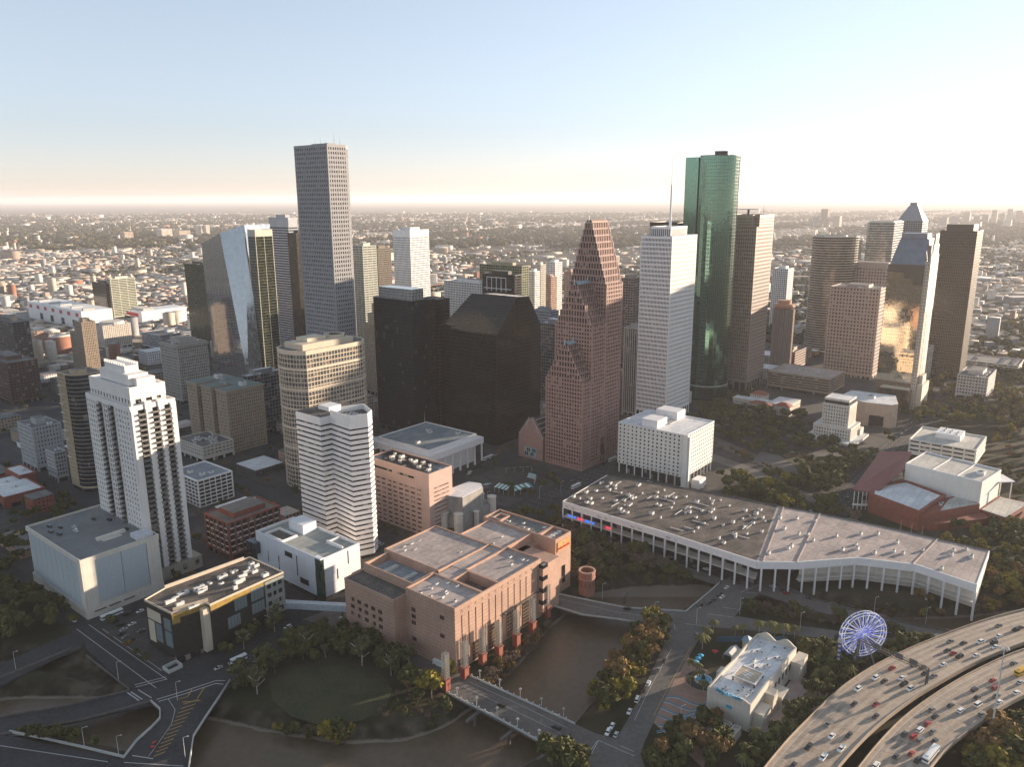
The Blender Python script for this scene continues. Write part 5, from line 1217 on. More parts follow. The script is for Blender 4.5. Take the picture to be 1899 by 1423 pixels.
for (s0, s1, zt) in ((1.4, 9, 186), (9, 14, 196), (14, 20, 208), (24, 30, 208), (30, 36, 196), (36, 41, 184)): g.prism(rect(p, s0, s1, -5.8, -4.4), 0 if 9 < s0 < 31 else 120, zt)
g.build('granite_screen', GR, t, kind='stuff')
q = MB(); q.prism(rect(p, -9, 0, -2, vl - 6), 0, 28); q.prism(rect(p, -16, -9, 4, vl - 14), 0, 20); q.build('glass_podium', G_BRONZE, t)
q = MB(); q.prism(rect(p, 3, s_ + 4, -12, -6), 0, 34); q.prism(rect(p, 10, 28, -10, -6), 34, 44); q.build('stone_portal', GR, t)
# cylinder-capped brown tower and neighbours
t = thing('round_capped_tower', 'dark brown ribbed tower with a round restaurant cap', 'office tower', (388, 1120, 0)); q = MB(); q.prism(oval(390, 1112, 14.5, 14, 14), 0, 94); q.build('ribbed_shaft', C_DGRAY, t)
g = MB(); facade(g, oval(390, 1112, 14.6, 14.1, 14), 0, 94, 99, 2.2, 0, 0, .8, .5); g.build('ribs', C_BROWNG, t, kind='stuff')
q = MB(); q.cyl(390, 1112, 94.1, 97, 12, 18, 0, 14.5); q.cyl(390, 1112, 97, 99, 14.5, 18); q.cyl(390, 1112, 99, 100.5, 13, 18); q.cyl(390, 1112, 100.5, 106, 9, 16); q.build('round_cap', mat('terracotta', (.36, .20, .13), .7), t)
for args in (('backw', 'white residential slab with window columns far behind the brown granite tower', C_WHITE, 30, 30), ('g1460', 'brown low block with dark roof plant behind the striped brown block', C_BROWNG, 60, 30), ('g1515', 'small cream banded block left of the brown grid tower', C_CREAM, 30, 26), ('g1455', 'long low white-roofed block behind the round-capped tower', C_WHITE, 70, 20), ('c983', 'thin white windowed tower behind the black scoreboard-like crown', C_WHITE, 14, 14), ('c1000', 'pale tower just right of the thin white windowed tower', C_CREAM, 16, 14), ('c1030', 'square white tower left of the gabled tower, far off', C_WHITE, 24, 23), ('c1022', 'pink low slab in front of the far square white tower', C_PINK, 20, 24), ('c1055', 'pink brick tower half hidden by the gabled tower', C_PINK, 16, 18), ('grayblue', 'pale grid-fronted block behind the sloping black tower', C_WHITE, 27, 97)):
    x, y, hh, _, _ = D[args[0]]; T(None, args[1], args[2], G_DARK, 3.9, 3.6, 1.5, 1.0, poly=rect((x, y), 0, args[3], 0, args[4]), h=hh, n=2)
x, y, hh, _, _ = D['c887']; T(None, 'yellow-green grid glass block behind the black towers', mat('olive_band', (.28, .25, .15), .6), G_GREEND, 3.9, 5, 1.0, .5, poly=rect((x, y), 0, 18, 0, 90), h=hh, n=2, cat='office tower')
x, y, hh, _, _ = D['c890']; r = T(None, 'black block topped by an open white frame, behind the black towers', C_BLACKM, G_BLACK, 3.9, 3, .5, .3, poly=rect((x, y), 0, 16, 0, 62), h=hh, n=0, cat='office tower')
q = MB(); 
for i in range(5): q.beam((*loc((x, y), -1.2, 16 + i * 9), hh - 24), (*loc((x, y), -1.2, 16 + i * 9), hh - 4), .9)
q.beam((*loc((x, y), -1.2, 16), hh - 4), (*loc((x, y), -1.2, 52), hh - 4), .9); q.beam((*loc((x, y), -1.2, 6), hh - 20), (*loc((x, y), -1.2, 58), hh - 20), .9); q.build('white_frame', C_WHITE, r)
x, y, hh, _, _ = D['c990']; T(None, 'flat gray windowless block right of the sloping black tower', mat('slate_panel', (.24, .26, .28), .7), G_BLUE, 3.9, 60, 2.8, .4, poly=rect((x, y), 0, 20, 0, 33), h=hh, n=1)
x, y, hh, _, _ = D['c1010']; T(None, 'gray gridded block seen between the black and the gabled towers', C_STEEL, G_DARK, 3.8, 2.8, .9, .6, poly=rect((x, y), 0, 22, 0, 31), h=hh, n=3, roofm=M_ROOFW)
x, y, hh = -172, 985, 112; T(None, 'ornate brown setback tower seen right of the tallest gray skyscraper', C_TAN, G_DARK, 3.7, 2.6, .7, 1.5, poly=rect((x, y), 0, 30, 0, 26), h=hh - 20, n=0, pent=((.7, 14), (.4, 26)), cat='office tower')
x, y, hh, _, _ = D['parkr']; 
T(None, 'wide open-deck parking garage full of cars at the right edge', C_CREAM, G_DARK, 3.2, 14, 1.7, 2.2, poly=rect((690, 1130), 0, 60, -50, 30), h=10, n=0, pent=None, basement=0, cat='parking garage', name='parking_garage')

# ---------------------------------------------------------------- civic group at right
x, y, hh, ul, vl = D['cityhall']; p = (x, y)
t = thing('stone_tower_hall', 'pale limestone art deco hall with stepped central tower', 'town hall', (*loc(p, 12, 13), 0)); FOOT.append(rect(p, -16, 40, -14, 42))
q = MB(); g = MB(); rf = MB()
for (s0, s1, t0, t1, z) in ((-14, 36, -12, 40, 3.0), (-3, 30, -4, 34, 16), (0, 26, 0, 27, 39), (1, 25, 1.2, 25.8, 44.6)):
    c_ = offset(rect(p, s0, s1, t0, t1), -.3); zb = {3.0: 0, 16: 3, 39: 16, 44.6: 39}[z]; q.prism(c_, zb, z); rf.prism(offset(c_, -.6), z, z + .3)
    if z > 4 and z < 44: facade(g, c_, zb, z, (z - zb) if z == 16 else 23, 2.6, 1.6, .5, 1.5, .3); [g.ring(c_, offset(c_, .16), zz, zz + 1.7) for zz in np.arange(zb + 3, z - 2, 3.6)]
    g.ring(offset(c_, -.6), offset(c_, .5), z - 1.8, z + .5)
q.build('stone_body', G_DARK, t); g.build('limestone_piers', C_LIME, t, kind='stuff'); rf.build('roof', M_ROOFW, t)
q = MB(); q.prism(rect(p, 26, 38, -6, 8), 0, 10); q.build('side_wing', C_LIME, t)
x, y, hh, ul, vl = D['annex']; p = (x, y)
t = thing('angular_annex', 'tan angular block with white roof and a big dark opening behind the limestone hall', 'office building', (*loc(p, 16, 18), 0)); FOOT.append(rect(p, -2, 40, -2, 60))
po = [loc(p, 0, 0), loc(p, 9, -4), loc(p, 48, 8), loc(p, 44, 56), loc(p, 6, 58), loc(p, -6, 26)]
q = MB(); q.prism(ccw(po), 0, hh); q.build('stone_body', mat('tan_stone', (.40, .30, .23), .85, scale=.3), t); q = MB(); q.prism(offset(ccw(po), -.5), hh, hh + .3); q.build('roof', M_ROOFW, t)
q = MB(); q.prism([loc(p, -2.2, 7), loc(p, -.6, 7), loc(p, -4.6, 21), loc(p, -6.2, 21)], 1, 13); q.build('dark_opening', G_DARK, t)
q = MB(); q.beam((*loc(p, 7, -3.4), hh - 6.6), (*loc(p, 38, 4.4), hh - 6.6), .5, .6); q.build('window_slot', G_DARK, t); roof_unit(t, *loc(p, 20, 28), hh + .3, 4, 5, 2.4)
# old library with red tile roofs
p = (310.2, 896.2)
t = thing('old_library', 'old cream library with red tile hipped roofs among dark oaks', 'library', (*loc(p, 20, 15), 0)); FOOT.append(rect(p, -10, 70, -20, 34))
M_TILE = mat('red_tile', (.26, .09, .06), .85, scale=.6)
def hip(m_, po, z0, z1, k=.35): cx_ = sum(a[0] for a in po) / 4; cy_ = sum(a[1] for a in po) / 4; m_.taper(offset(po, .8), z0, [(cx_ + (a[0] - cx_) * k, cy_ + (a[1] - cy_) * k) for a in po], z1)
for i, (s0, s1, t0, t1, z, red) in enumerate(((-2, 12, 8, 50, 11, 0), (12, 26, 16, 34, 15, 1), (-8, -2.2, 0, 28, 9, 1), (2, 40, -18, 7.8, 10, 0), (-8, 1.8, -22, -4, 11, 1))):
    po = rect(p, s0, s1, t0, t1); q = MB(); c_ = offset(po, -.3); q.prism(c_, 0, z); q.build('wing', G_DARK, t)
    g = MB(); facade(g, c_, 0, z, z / 3, 2.6, z / 3 * .5, .2, 1.3, .25); g.ring(offset(c_, -.3), offset(c_, .6), z - 1, z + .2); g.build('wall_grid', C_LIME, t, kind='stuff')
    q = MB(); 
    if red: hip(q, po, z + .1, z + 4)
    else: q.prism(offset(po, -.5), z, z + .3)
    q.build('roof', M_TILE if red else M_ROOFW, t)

# ---------------------------------------------------------------- square-windowed block
x, y, hh, ul, vl = D['court']; p = (x, y)
t = thing('square_window_block', 'white block with rows of small square windows on a dark recessed base', 'office building', (*loc(p, 28, 34), 0)); FOOT.append(rect(p, -12, 64, -8, 74))
c_ = rect(p, 0, 57, 0, 68); q = MB(); q.prism(offset(c_, -.5), 9, hh - .6); q.build('window_glass', G_DARK, t)
def punched(mb, A, L, z0, z1, nb, nf, w, h, thick, nrm, dirv, zoff=0.5):
    """a wall with real openings: piers between the windows and bands above and below"""
    bw = L / nb; fh = (z1 - z0) / nf
    def slab(s0, s1, za, zb, d=0.0):
        a_ = (A[0] + dirv[0] * s0 + nrm[0] * d, A[1] + dirv[1] * s0 + nrm[1] * d); b2 = (A[0] + dirv[0] * s1 + nrm[0] * d, A[1] + dirv[1] * s1 + nrm[1] * d)
        mb.prism([a_, b2, (b2[0] - nrm[0] * (thick + d), b2[1] - nrm[1] * (thick + d)), (a_[0] - nrm[0] * (thick + d), a_[1] - nrm[1] * (thick + d))], za, zb)
    for i in range(nf + 1):
        za = z0 if i == 0 else z0 + (i - 1 + zoff) * fh + h / 2; zb = z1 if i == nf else z0 + (i + zoff) * fh - h / 2
        slab(0, L, za, zb)
    for i in range(nf):
        za = z0 + (i + zoff) * fh - h / 2; zb = za + h
        for j in range(nb + 1):
            s0 = 0 if j == 0 else (j - .5) * bw + w / 2; s1 = L if j == nb else (j + .5) * bw - w / 2
            slab(s0, s1, za, zb)
g = MB(); punched(g, loc(p, 0, 68), 68, 9, hh, 16, 11, 1.7, 1.7, .5, (-EU[0], -EU[1]), (-EV[0], -EV[1]), .42)
punched(g, loc(p, 0, 0), 57, 9, hh, 15, 11, 1.7, 1.7, .5, (-EV[0], -EV[1]), EU, .42)
g.prism(rect(p, 56.5, 57, .5, 68), 9, hh); g.prism(rect(p, .5, 56.5, 67.5, 68), 9, hh)
g.build('wall_panel', mat('white_precast', (.70, .67, .62), .8, scale=.12, var=.06, streak=.12), t)
q = MB(); q.prism(rect(p, 3, 54, 3, 65), 0, 9); q.build('recessed_base', G_DARK, t)
for i in range(9):
    for (s, tt_) in ((1 + i * 6.9, 1), (1, 1 + i * 8.2)): c1 = loc(p, s, tt_); q = MB(); q.box(c1[0] - .5, c1[0] + .5, c1[1] - .5, c1[1] + .5, 0, 9); q.build('column', C_WHITE, t)
q = MB(); q.prism(rect(p, .5, 56.4, .5, 67.4), hh - .8, hh - .4); q.build('roof', M_ROOFW, t); q = MB(); q.ring(rect(p, .5, 56.4, .5, 67.4), rect(p, -.15, 57.1, -.15, 68.1), hh - .5, hh + .3); q.build('parapet', C_WHITE, t)
q = MB(); q.prism(rect(p, 4, 22, 30, 46), hh - .4, hh + 6.6); q.prism(rect(p, 22.1, 38, 34, 46), hh - .4, hh + 3); q.prism(rect(p, 38.1, 54, 28, 50), hh - .4, hh + 7.6); q.build('penthouse', C_WHITE, t)
for i in range(10): roof_unit(t, *loc(p, 24 + (i % 5) * 2.6, 28 + (i // 5) * 3), hh - .4, .8, .8, 1.2)
q = MB(); q.prism(rect(p, -3.2, 0, -3.5, 1.2), 0, hh + 1.3); q.prism(rect(p, -1.8, .8, -4.9, -3.6), 0, hh - .5); q.build('corner_stair_shaft', mat('white_precast', ()), t)
q = MB(); q.prism(rect(p, 4, 17, -13, -5.5), 0, 8); q = tag(q.build('white_shed', C_WHITE), 'small plain white shed at the foot of the square-windowed block', 'shed')

# ---------------------------------------------------------------- colonnaded hall
x, y, hh, ul, vl = D['jones']; p = (x, y)
t = thing('colonnaded_hall', 'white flat-roofed hall carried on tall slim columns', 'concert hall', (*loc(p, 37, 38), 0)); FOOT.append(rect(p, 0, ul, 0, vl))
q = MB(); q.prism(rect(p, 11, ul - 5, 9, vl - 8), 0, hh - 6); q.build('inner_hall', C_WHITE, t)
q = MB(); q.prism(rect(p, 0, ul, 0, vl), hh - 7, hh - 1, 0); q.build('roof_fascia', C_WHITE, t)
q = MB(); q.prism(rect(p, 5, ul - 5, 5, vl - 5), hh - 1, hh + 1.6); q.build('raised_roof', C_WHITE, t)
q = MB(); q.prism(rect(p, 6, ul - 6, 6, vl - 6), hh + 1.6, hh + 1.75); q.build('roof_surface', mat('roof_blue', (.16, .19, .22), .9, scale=.06, col2=(.26, .29, .31)), t)
q = MB(); q.ring(rect(p, 5.6, ul - 5.6, 5.6, vl - 5.6), rect(p, 4.9, ul - 4.9, 4.9, vl - 4.9), hh + 1.2, hh + 2.5); q.build('parapet', C_WHITE, t)
for i in range(8):
    for (s, tt_) in ((1.5 + i * (ul - 3) / 7, 1.5), (1.5, 1.5 + i * (vl - 3) / 7), (1.5 + i * (ul - 3) / 7, vl - 1.5)):
        c1 = loc(p, s, tt_); q = MB(); q.cyl(c1[0], c1[1], 0, hh - 7, 1.0, 4, 0, .8); q.build('column', C_WHITE, t)
for (s, tt_) in ((50, 50), (46, 44), (16, 30), (60, 20)): roof_unit(t, *loc(p, s, tt_), hh + 1.75, 2, 1.6, 1.8)
c1 = loc(p, ul - 6, vl - 4); antenna(t, *c1, hh, 14, .25)

# ---------------------------------------------------------------- striped tower with the pointed corner
x, y, hh, ul, vl = D['lyric']; p = (x, y)
po = [loc(p, *k) for k in ((-6, -6), (6, -11), (14, -6), (27, 24), (24, 46), (-12, 46), (-12, 18), (-4, 17))]
po = ccw(po)
r = tower(None, 'striped_tower', 'white tower with black window stripes and a slanting pointed corner', 'office tower', C_WHITE, G_DARK, 3.7, 90, 2.35, 0, .45, .1, poly=po, h=hh - 6, n=0, pent=None, basement=4, bands_parts=True, par=.1, topband=0, wall2=mat('white_striped_panel', (.78, .74, .72), .6, scale=.25, var=.05, streak=.06))
q = MB(); q.prism(offset(po, .02), hh - 6, hh - .4, mtop=1); q.build('blank_top_band', [C_WHITE, M_ROOFD], r); pr_ = ccw([loc(p, *k) for k in ((-6, -6), (6, -11), (14, -6), (22, 12), (6, 18), (-4, 17))]); q = MB(); q.ring(offset(pr_, -.5), offset(pr_, .06), hh - .4, hh + 3.6); q.build('raised_parapet', C_WHITE, r); q = MB(); q.prism(rect(p, 2, 13, 26, 38), hh - .4, hh + 2.6); q.build('penthouse', C_WHITE, r)
for i in range(9): roof_unit(r, *loc(p, 0 + (i % 3) * 4, 0 + (i // 3) * 4), hh - .4, 1.2, 1, 1.5)
for k in ((6, 12), (27, 45)): pass

# ---------------------------------------------------------------- beige round-cornered glass tower
x, y, hh, ul, vl = D['calp']; p = (x, y)
po = [loc(p, *k) for k in ((0, 0), (53, 0), (62, 1.2), (69, 6), (73, 14), (74, 24), (72, 38), (30, 44), (8, 43), (-3, 37), (-7, 29), (-8, 20), (-6, 10), (-2, 2.5))]
r = tower(None, 'round_cornered_tower', 'beige gridded glass tower with a curved left corner', 'office tower', C_BEIGE, G_GRAY, 4.0, 3.3, .75, .42, .3, .35, poly=po, h=hh, n=0, pent=None, basement=0, par=1.6, topband=2.2, wall2=C_BEIGE, bands_parts=True)
q = MB(); 
for k in range(6): z = 20 + k * 17.5; q = MB(); q.ring(offset(po, -.6), offset(po, .22), z, z + 1.6); q.build('storey_belt', C_BEIGE, r)
q = MB(); q.prism(rect(p, 3, 58, 8, 34), hh, hh + 5.5); q.prism(rect(p, 14, 34, 16, 32), hh + 5.5, hh + 8.5); q.build('penthouse', C_BEIGE, r)
q = MB(); q.ring(oval(*loc(p, 48, 22), 8, 8, 20), oval(*loc(p, 48, 22), 9.5, 9.5, 20), hh + 5.5, hh + 8); q.build('round_screen', C_BEIGE, r)
q = MB(); q.prism(rect(p, 49, 54, 14, 30), hh + 5.5, hh + 7.5); q.build('roof_plant', M_DARKM, r)

# ---------------------------------------------------------------- pink slab block
x, y, hh, ul, vl = D['pink']; p = (x, y)
t = thing('pink_slab_block', 'pink block with short dark window slots in rows', 'office building', (*loc(p, 12, 33), 0)); FOOT.append(rect(p, -2, ul, 0, vl))
q = MB(); q.prism(offset(rect(p, 0, ul, 0, vl), -.5), 0, hh - .8); q.build('window_glass', G_DARK, t)
g = MB(); NU, NVv = (-EU[0], -EU[1]), (-EV[0], -EV[1])
A = loc(p, 0, vl); g.prism(rect(p, 0, .5, 0, 8), 0, hh)
bw = 7.2
for k in range(10):
    z = 2 + k * 3.75; g.prism(rect(p, 0, .5, 8, vl), z + 1.4, z + 3.75)
    for j in range(9): t0 = 8 + j * 6.5; g.prism(rect(p, 0, .5, t0 - .9, t0 + .9 if j < 8 else vl), z, z + 1.4)
g.prism(rect(p, 0, .5, 8, vl), 0, 2); g.prism(rect(p, 0, .5, 8, vl), 39.5, 44); g.prism(rect(p, 0, .5, 8, 16), 44, 46); g.prism(rect(p, 0, .5, 34, 40), 44, 46); g.prism(rect(p, 0, .5, 62, vl), 44, 46); g.prism(rect(p, 0, .5, 8, vl), 46, hh)
for k in range(12):
    z = 2 + k * 3.3; g.prism(rect(p, 5, ul - 4, 0, .5), z + .8, z + 3.3)
g.prism(rect(p, .5, 5, 0, .5), 0, hh); g.prism(rect(p, ul - 4, ul, 0, .5), 0, hh); g.prism(rect(p, 5, ul - 4, 0, .5), 0, 2); g.prism(rect(p, 5, ul - 4, 0, .5), 41.6, hh)
g.prism(rect(p, ul - .5, ul, .5, vl), 0, hh); g.prism(rect(p, .5, ul - .5, vl - .5, vl), 0, hh)
g.build('slotted_wall', C_PINK2, t)
q = MB(); q.prism(rect(p, .5, ul - .5, .5, vl - .5), hh - 1.5, hh - 1); q.build('roof', mat('roof_olive', (.12, .10, .065), .95, scale=.1, col2=(.19, .165, .12)), t)
rr = random.Random(3)
for i in range(10): roof_unit(t, *loc(p, rr.uniform(4, ul - 4), 8 + i * 5.4), hh - 1, rr.uniform(.8, 2.4), rr.uniform(.8, 1.4), rr.uniform(.8, 2.2))

# ---------------------------------------------------------------- concrete theatre with round turrets
p = (-39, 560)
t = thing('concrete_theatre', 'gray concrete theatre with curved fly tower and thick turrets', 'theatre', (*loc(p, 12, 10), 0)); FOOT.append(rect(p, -4, 60, -4, 30))
M_GC = mat('gray_concrete', (.27, .26, .245), .9, scale=.2, streak=.25)
q = MB(); q.prism([loc(p, -7, 10), loc(p, -2, -3), loc(p, 24, -1), loc(p, 30, 6), loc(p, 27, 17), loc(p, -3, 18)], 14, 28.5); q.build('fly_tower', M_GC, t)
q = MB(); q.prism([loc(p, -6.5, 10), loc(p, -1.6, -2.5), loc(p, 24, -.5), loc(p, 29.5, 6), loc(p, 26.6, 16.6), loc(p, -2.8, 17.6)], 28.5, 28.8); q.build('roof', M_ROOFW, t)
q = MB(); q.prism(rect(p, -8, 34, -4, 20), 0, 14); q.build('lower_hall', M_GC, t)
for (s, tt_, rr_, z) in ((-7, -3, 3.4, 17), (-10, 9, 3.4, 16), (32, -3, 3.4, 19), (35, 12, 3.2, 17), (10, -6, 2, 14.2)): c1 = loc(p, s, tt_); q = MB(); q.cyl(c1[0], c1[1], 0, z, rr_, 12); q.cyl(c1[0], c1[1], z, z + .5, rr_ + .4, 12); q.build('turret', C_LIME, t)

# ---------------------------------------------------------------- pink opera hall (foreground)
x, y, hh, ul, vl = D['wort']; p = (x, y)
t = thing('opera_hall', 'big pink stone opera hall with stepped flat roofs and round porthole marks', 'theatre', (*loc(p, 50, 40), 0)); FOOT.append(rect(p, -3, 120, -4, 90))
H = hh
q = MB(); q.prism(rect(p, 0, 95, 0, 61), 0, H - 6); q.prism(rect(p, 0, 71, 61, 84), 0, H - 6)
q.prism(rect(p, 74, 119, 22, 68), 0, H - 6); q.prism(rect(p, 102, 119, 8, 22), 0, H - 2)
q.build('stone_mass', C_PINK, t)
def wallring(name, s0, s1, t0, t1, z0, z1, th=.8, m=None):
    q = MB(); q.ring(rect(p, s0 + th, s1 - th, t0 + th, t1 - th), rect(p, s0, s1, t0, t1), z0, z1); return q.build(name, m or C_PINK, t)
def roofp(name, s0, s1, t0, t1, z, m): q = MB(); q.prism(rect(p, s0, s1, t0, t1), z - .3, z); return q.build(name, m, t)
# roof terraces at several levels, each with its own parapet
roofp('roof', .8, 23, .8, 36, H - 1.2, M_ROOFT); roofp('roof', 23, 37, 24, 36, H - 1.2, M_ROOFT)
wallring('parapet', 0, 23, 0, 37.5, H - 6, H); wallring('light_well_wall', 23, 37, 0, 24, H - 6, H)
roofp('light_well_floor', 23.8, 36.2, .8, 23.2, H - 5.8, M_ROOFD)
roofp('roof', 37.8, 75.2, .8, 26, H - 1.4, M_ROOFT); wallring('parapet', 37, 76, 0, 26.4, H - 6, H)
roofp('roof', 27, 71, 38, 83.2, H - .9, M_ROOFT); wallring('parapet', 26.2, 71.6, 37.2, 84, H - 6, H + .1)
roofp('roof', 37.2, 74, 26.8, 37, H - 1.1, M_ROOFT); roofp('roof', 72, 101, 26.8, 62, H - 1.3, M_ROOFT); wallring('parapet', 71.8, 101.8, 26.5, 62.6, H - 6, H - .1)
roofp('roof', 102.6, 118.2, 22.8, 67.2, H - 1, M_ROOF); wallring('parapet', 102, 119, 22, 68.2, H - 6, H + .3)
wallring('cooling_pit_wall', 102, 119, 8, 21.8, H - 2, H + .3); 
for i in range(4): q = MB(); c1 = loc(p, 104.5 + i * 3.9, 15); q.cyl(c1[0], c1[1], H - 2, H - .6, 1.6, 12); q.build('fan', M_UNIT, t)
q = MB(); q.ring(rect(p, 105, 113, 56, 62), rect(p, 104, 114, 55, 63), H - 1, H + .6); q.build('roof_hatch', C_PINK, t)
roofp('lower_roof', 7, 26, 40, 78, H - 5, mat('roof_blue', ())); wallring('parapet', 6, 26.1, 38.5, 79.6, H - 5.9, H - .3)
roofp('terrace_roof', -8, 5.4, 38.5, 79.5, H - 5.2, M_ROOFD)
q = MB(); q.prism(rect(p, -8.6, 5.8, 38, 80), 0, H - 5.5); q.build('side_wing', C_PINK, t)
q = MB(); q.ring(rect(p, -8, 5, 38.6, 79.5), rect(p, -8.7, 5.85, 37.9, 80.1), H - 5.5, H - 4.3); q.build('parapet', C_PINK, t)
for k in range(2):
    q = MB(); q.prism(rect(p, 11, 22, 50 + k * 16, 52.5 + k * 16), H - 5, H - 4); q.build('skylight', M_UNIT, t)
    for i in range(7): q = MB(); q.prism(rect(p, 11.3 + i * 1.55, 12.4 + i * 1.55, 49.8 + k * 16, 52.7 + k * 16), H - 4.02, H - 3.7); q.build('skylight_pane', M_RAIL, t)
# stone courses and joints
g = MB()
for k in range(17):
    z = 1.4 + k * 2.15
    if z < H - 1: g.beam((*loc(p, -.02, 38), z), (*loc(p, -.02, 0), z), .07, .1); g.beam((*loc(p, 0, -.02), z), (*loc(p, 76, -.02), z), .07, .1)
    if z < H - 5: g.beam((*loc(p, -8.7, 80), z), (*loc(p, -8.7, 38), z), .12, .1)
for i in range(13): g.beam((*loc(p, 5.5 + i * 5.6, -.05), 9 if i > 3 else 12), (*loc(p, 5.5 + i * 5.6, -.05), H - 6), .32, .3)
g.build('stone_joint', mat('pink_dark_joint', (.20, .11, .09), .9), t, kind='stuff')  # joint lines in a darker pink than the stone
for i in range(13):
    c1 = loc(p, 5.5 + i * 5.6, 0); n_ = (-EV[0], -EV[1])
    q = MB(); n0 = len(q.V); ring_ = [(c1[0] + EU[0] * .8 * cos(a), c1[1] + EU[1] * .8 * cos(a), H - 3.6 + .8 * sin(a)) for a in [2 * pi * k / 10 for k in range(10)]]
    q.quad([(a + n_[0] * .08, b + n_[1] * .08, c) for a, b, c in ring_]); q.build('porthole', mat('dull_bronze', (.25, .16, .11), .6), t)
wm = G_DARK
for (t0, z0) in [(72, 22), (66, 22), (60, 22), (54, 22), (48, 22)]:
    for k in range(3):
        for i in range(3): q = MB(); q.prism(rect(p, -8.95, -8.6, t0 + i * 1.1, t0 + i * 1.1 + .55), z0 - k * 4.6, z0 - k * 4.6 + 2.2); q.build('window', wm, t)
for (t0, zs) in [(30, (26, 22, 18, 8)), (8, (29, 18))]:
    for z in zs:
        for i in range(3): q = MB(); q.prism(rect(p, -.35, 0, t0 + i * 1.1, t0 + i * 1.1 + .55), z, z + 2.2); q.build('window', wm, t)
# the grid windows and bays of the lit side
for i, (s0, s1, zt) in enumerate(((2, 10, 7), (13, 21, 12), (27, 36, 16), (43, 52, 17), (58, 66, 17))):
    q = MB(); q.prism(rect(p, s0, s1, -.25, 0), 1, zt); q.build('window', G_BRONZE, t)
    g = MB()
    for k in range(5): g.beam((*loc(p, s0 + (s1 - s0) * k / 4, -.3), 1), (*loc(p, s0 + (s1 - s0) * k / 4, -.3), zt), .18)
    for k in range(int(zt // 2.2)): g.beam((*loc(p, s0, -.32), 1 + k * 2.2), (*loc(p, s1, -.32), 1 + k * 2.2), .16)
    g.build('window_mullion', C_PINK, t)
q = MB(); q.prism(rect(p, 40, 76, -1.2, 0), 17.5, 18.4); q.build('canopy_ledge', M_ROOFD, t)
for k in range(4):
    q = MB(); q.prism(rect(p, 74, 79, -3, 0), 4 + k * 8, 9 + k * 8); q.build('projecting_bay', C_PINK, t)
    q = MB(); q.prism(rect(p, 74.2, 78.8, -3.1, 0), 9 + k * 8, 11.5 + k * 8); q.build('bay_opening', G_DARK, t)
q = MB(); q.prism(rect(p, 104, 117.5, 7.5, 7.95), H - 9, H - 2.4); q.build('banner', mat('orange_banner', (.55, .16, .05), .6, col2=(.6, .3, .1)), t)
n3 = (EU[0], EU[1], 0)
textobj('NUTCRACKER', 1.9, mat('signal_red', ()), t, (*loc(p, 110.7, 7.42), H - 7.6), n3, name='banner_lettering')
textobj('THE', 1.4, M_PAINT, t, (*loc(p, 110.7, 7.42), H - 4.8), n3, name='banner_lettering')
q = MB(); q.prism(rect(p, 109.5, 112.5, 7.6, 8), 6, 18); q.build('tall_slot_window', G_DARK, t)
rr = random.Random(11)
for i in range(34):
    s, tt_ = rr.choice([(rr.uniform(2, 21), rr.uniform(5, 30)), (rr.uniform(30, 68), rr.uniform(40, 80)), (rr.uniform(40, 72), rr.uniform(4, 22)), (rr.uniform(76, 98), rr.uniform(30, 58)), (rr.uniform(104, 116), rr.uniform(26, 60))])
    roof_unit(t, *loc(p, s, tt_), H - 1.25, rr.uniform(.4, 1.3), rr.uniform(.4, .9), rr.uniform(.5, 1.3))
# steel lattice pylons on brick bases
PYL = [(-26.0, 370.4), (-16.9, 383.2), (-8.1, 390.4), (1.9, 402.2), (11.3, 415.9), (20.7, 434.2), (-35.2, 360.1)]
for i, (px, py) in enumerate(PYL):
    t = thing('lattice_pylon', '', 'pylon', (px, py, 0), 'steel lattice pylons by the opera hall')
    zb = -1
    q = MB(); q.prism(rect((px, py), -1.7, 1.7, -1.7, 1.7), zb, 6.2); q.prism(rect((px, py), -2.1, 2.1, -2.1, 2.1), 6.2, 6.8); q.build('brick_base', C_BRICK, t)
    q = MB()
    for (a, b_) in ((-1.4, -1.4), (1.4, -1.4), (1.4, 1.4), (-1.4, 1.4)):
        for (da, db) in ((0, 0), (.7 * (1 if a < 0 else -1), 0), (0, .7 * (1 if b_ < 0 else -1))): c1 = loc((px, py), a + da, b_ + db); q.beam((*c1, 6.8), (*c1, 21), .2)
    q.build('steel_post', mat('galvanised_steel', (.42, .41, .38), .5, metal=.3), t)
    q = MB()
    for k in range(9):
        z = 7.5 + k * 1.6
        for e in range(4):
            cs = [(-1.4, -1.4), (1.4, -1.4), (1.4, 1.4), (-1.4, 1.4)]; c1 = loc((px, py), *cs[e]); c2 = loc((px, py), *cs[(e + 1) % 4]); q.beam((*c1, z), (*c2, z), .12); q.beam((*c1, z), (*c2, z + 1.6), .09)
    q.build('lattice_bracing', mat('galvanised_steel', ()), t)
    t['label'] = ['lattice pylon at the bridge end nearest the opera hall corner', 'second lattice pylon along the lit opera wall, counted from the bridge', 'third lattice pylon along the lit opera wall, counted from the bridge', 'fourth lattice pylon along the lit opera wall, counted from the bridge', 'fifth lattice pylon, next to the projecting bays of the opera hall', 'farthest lattice pylon, where the curved creek bridge starts', 'lattice pylon across the road from the others, beside the orange trees'][i]

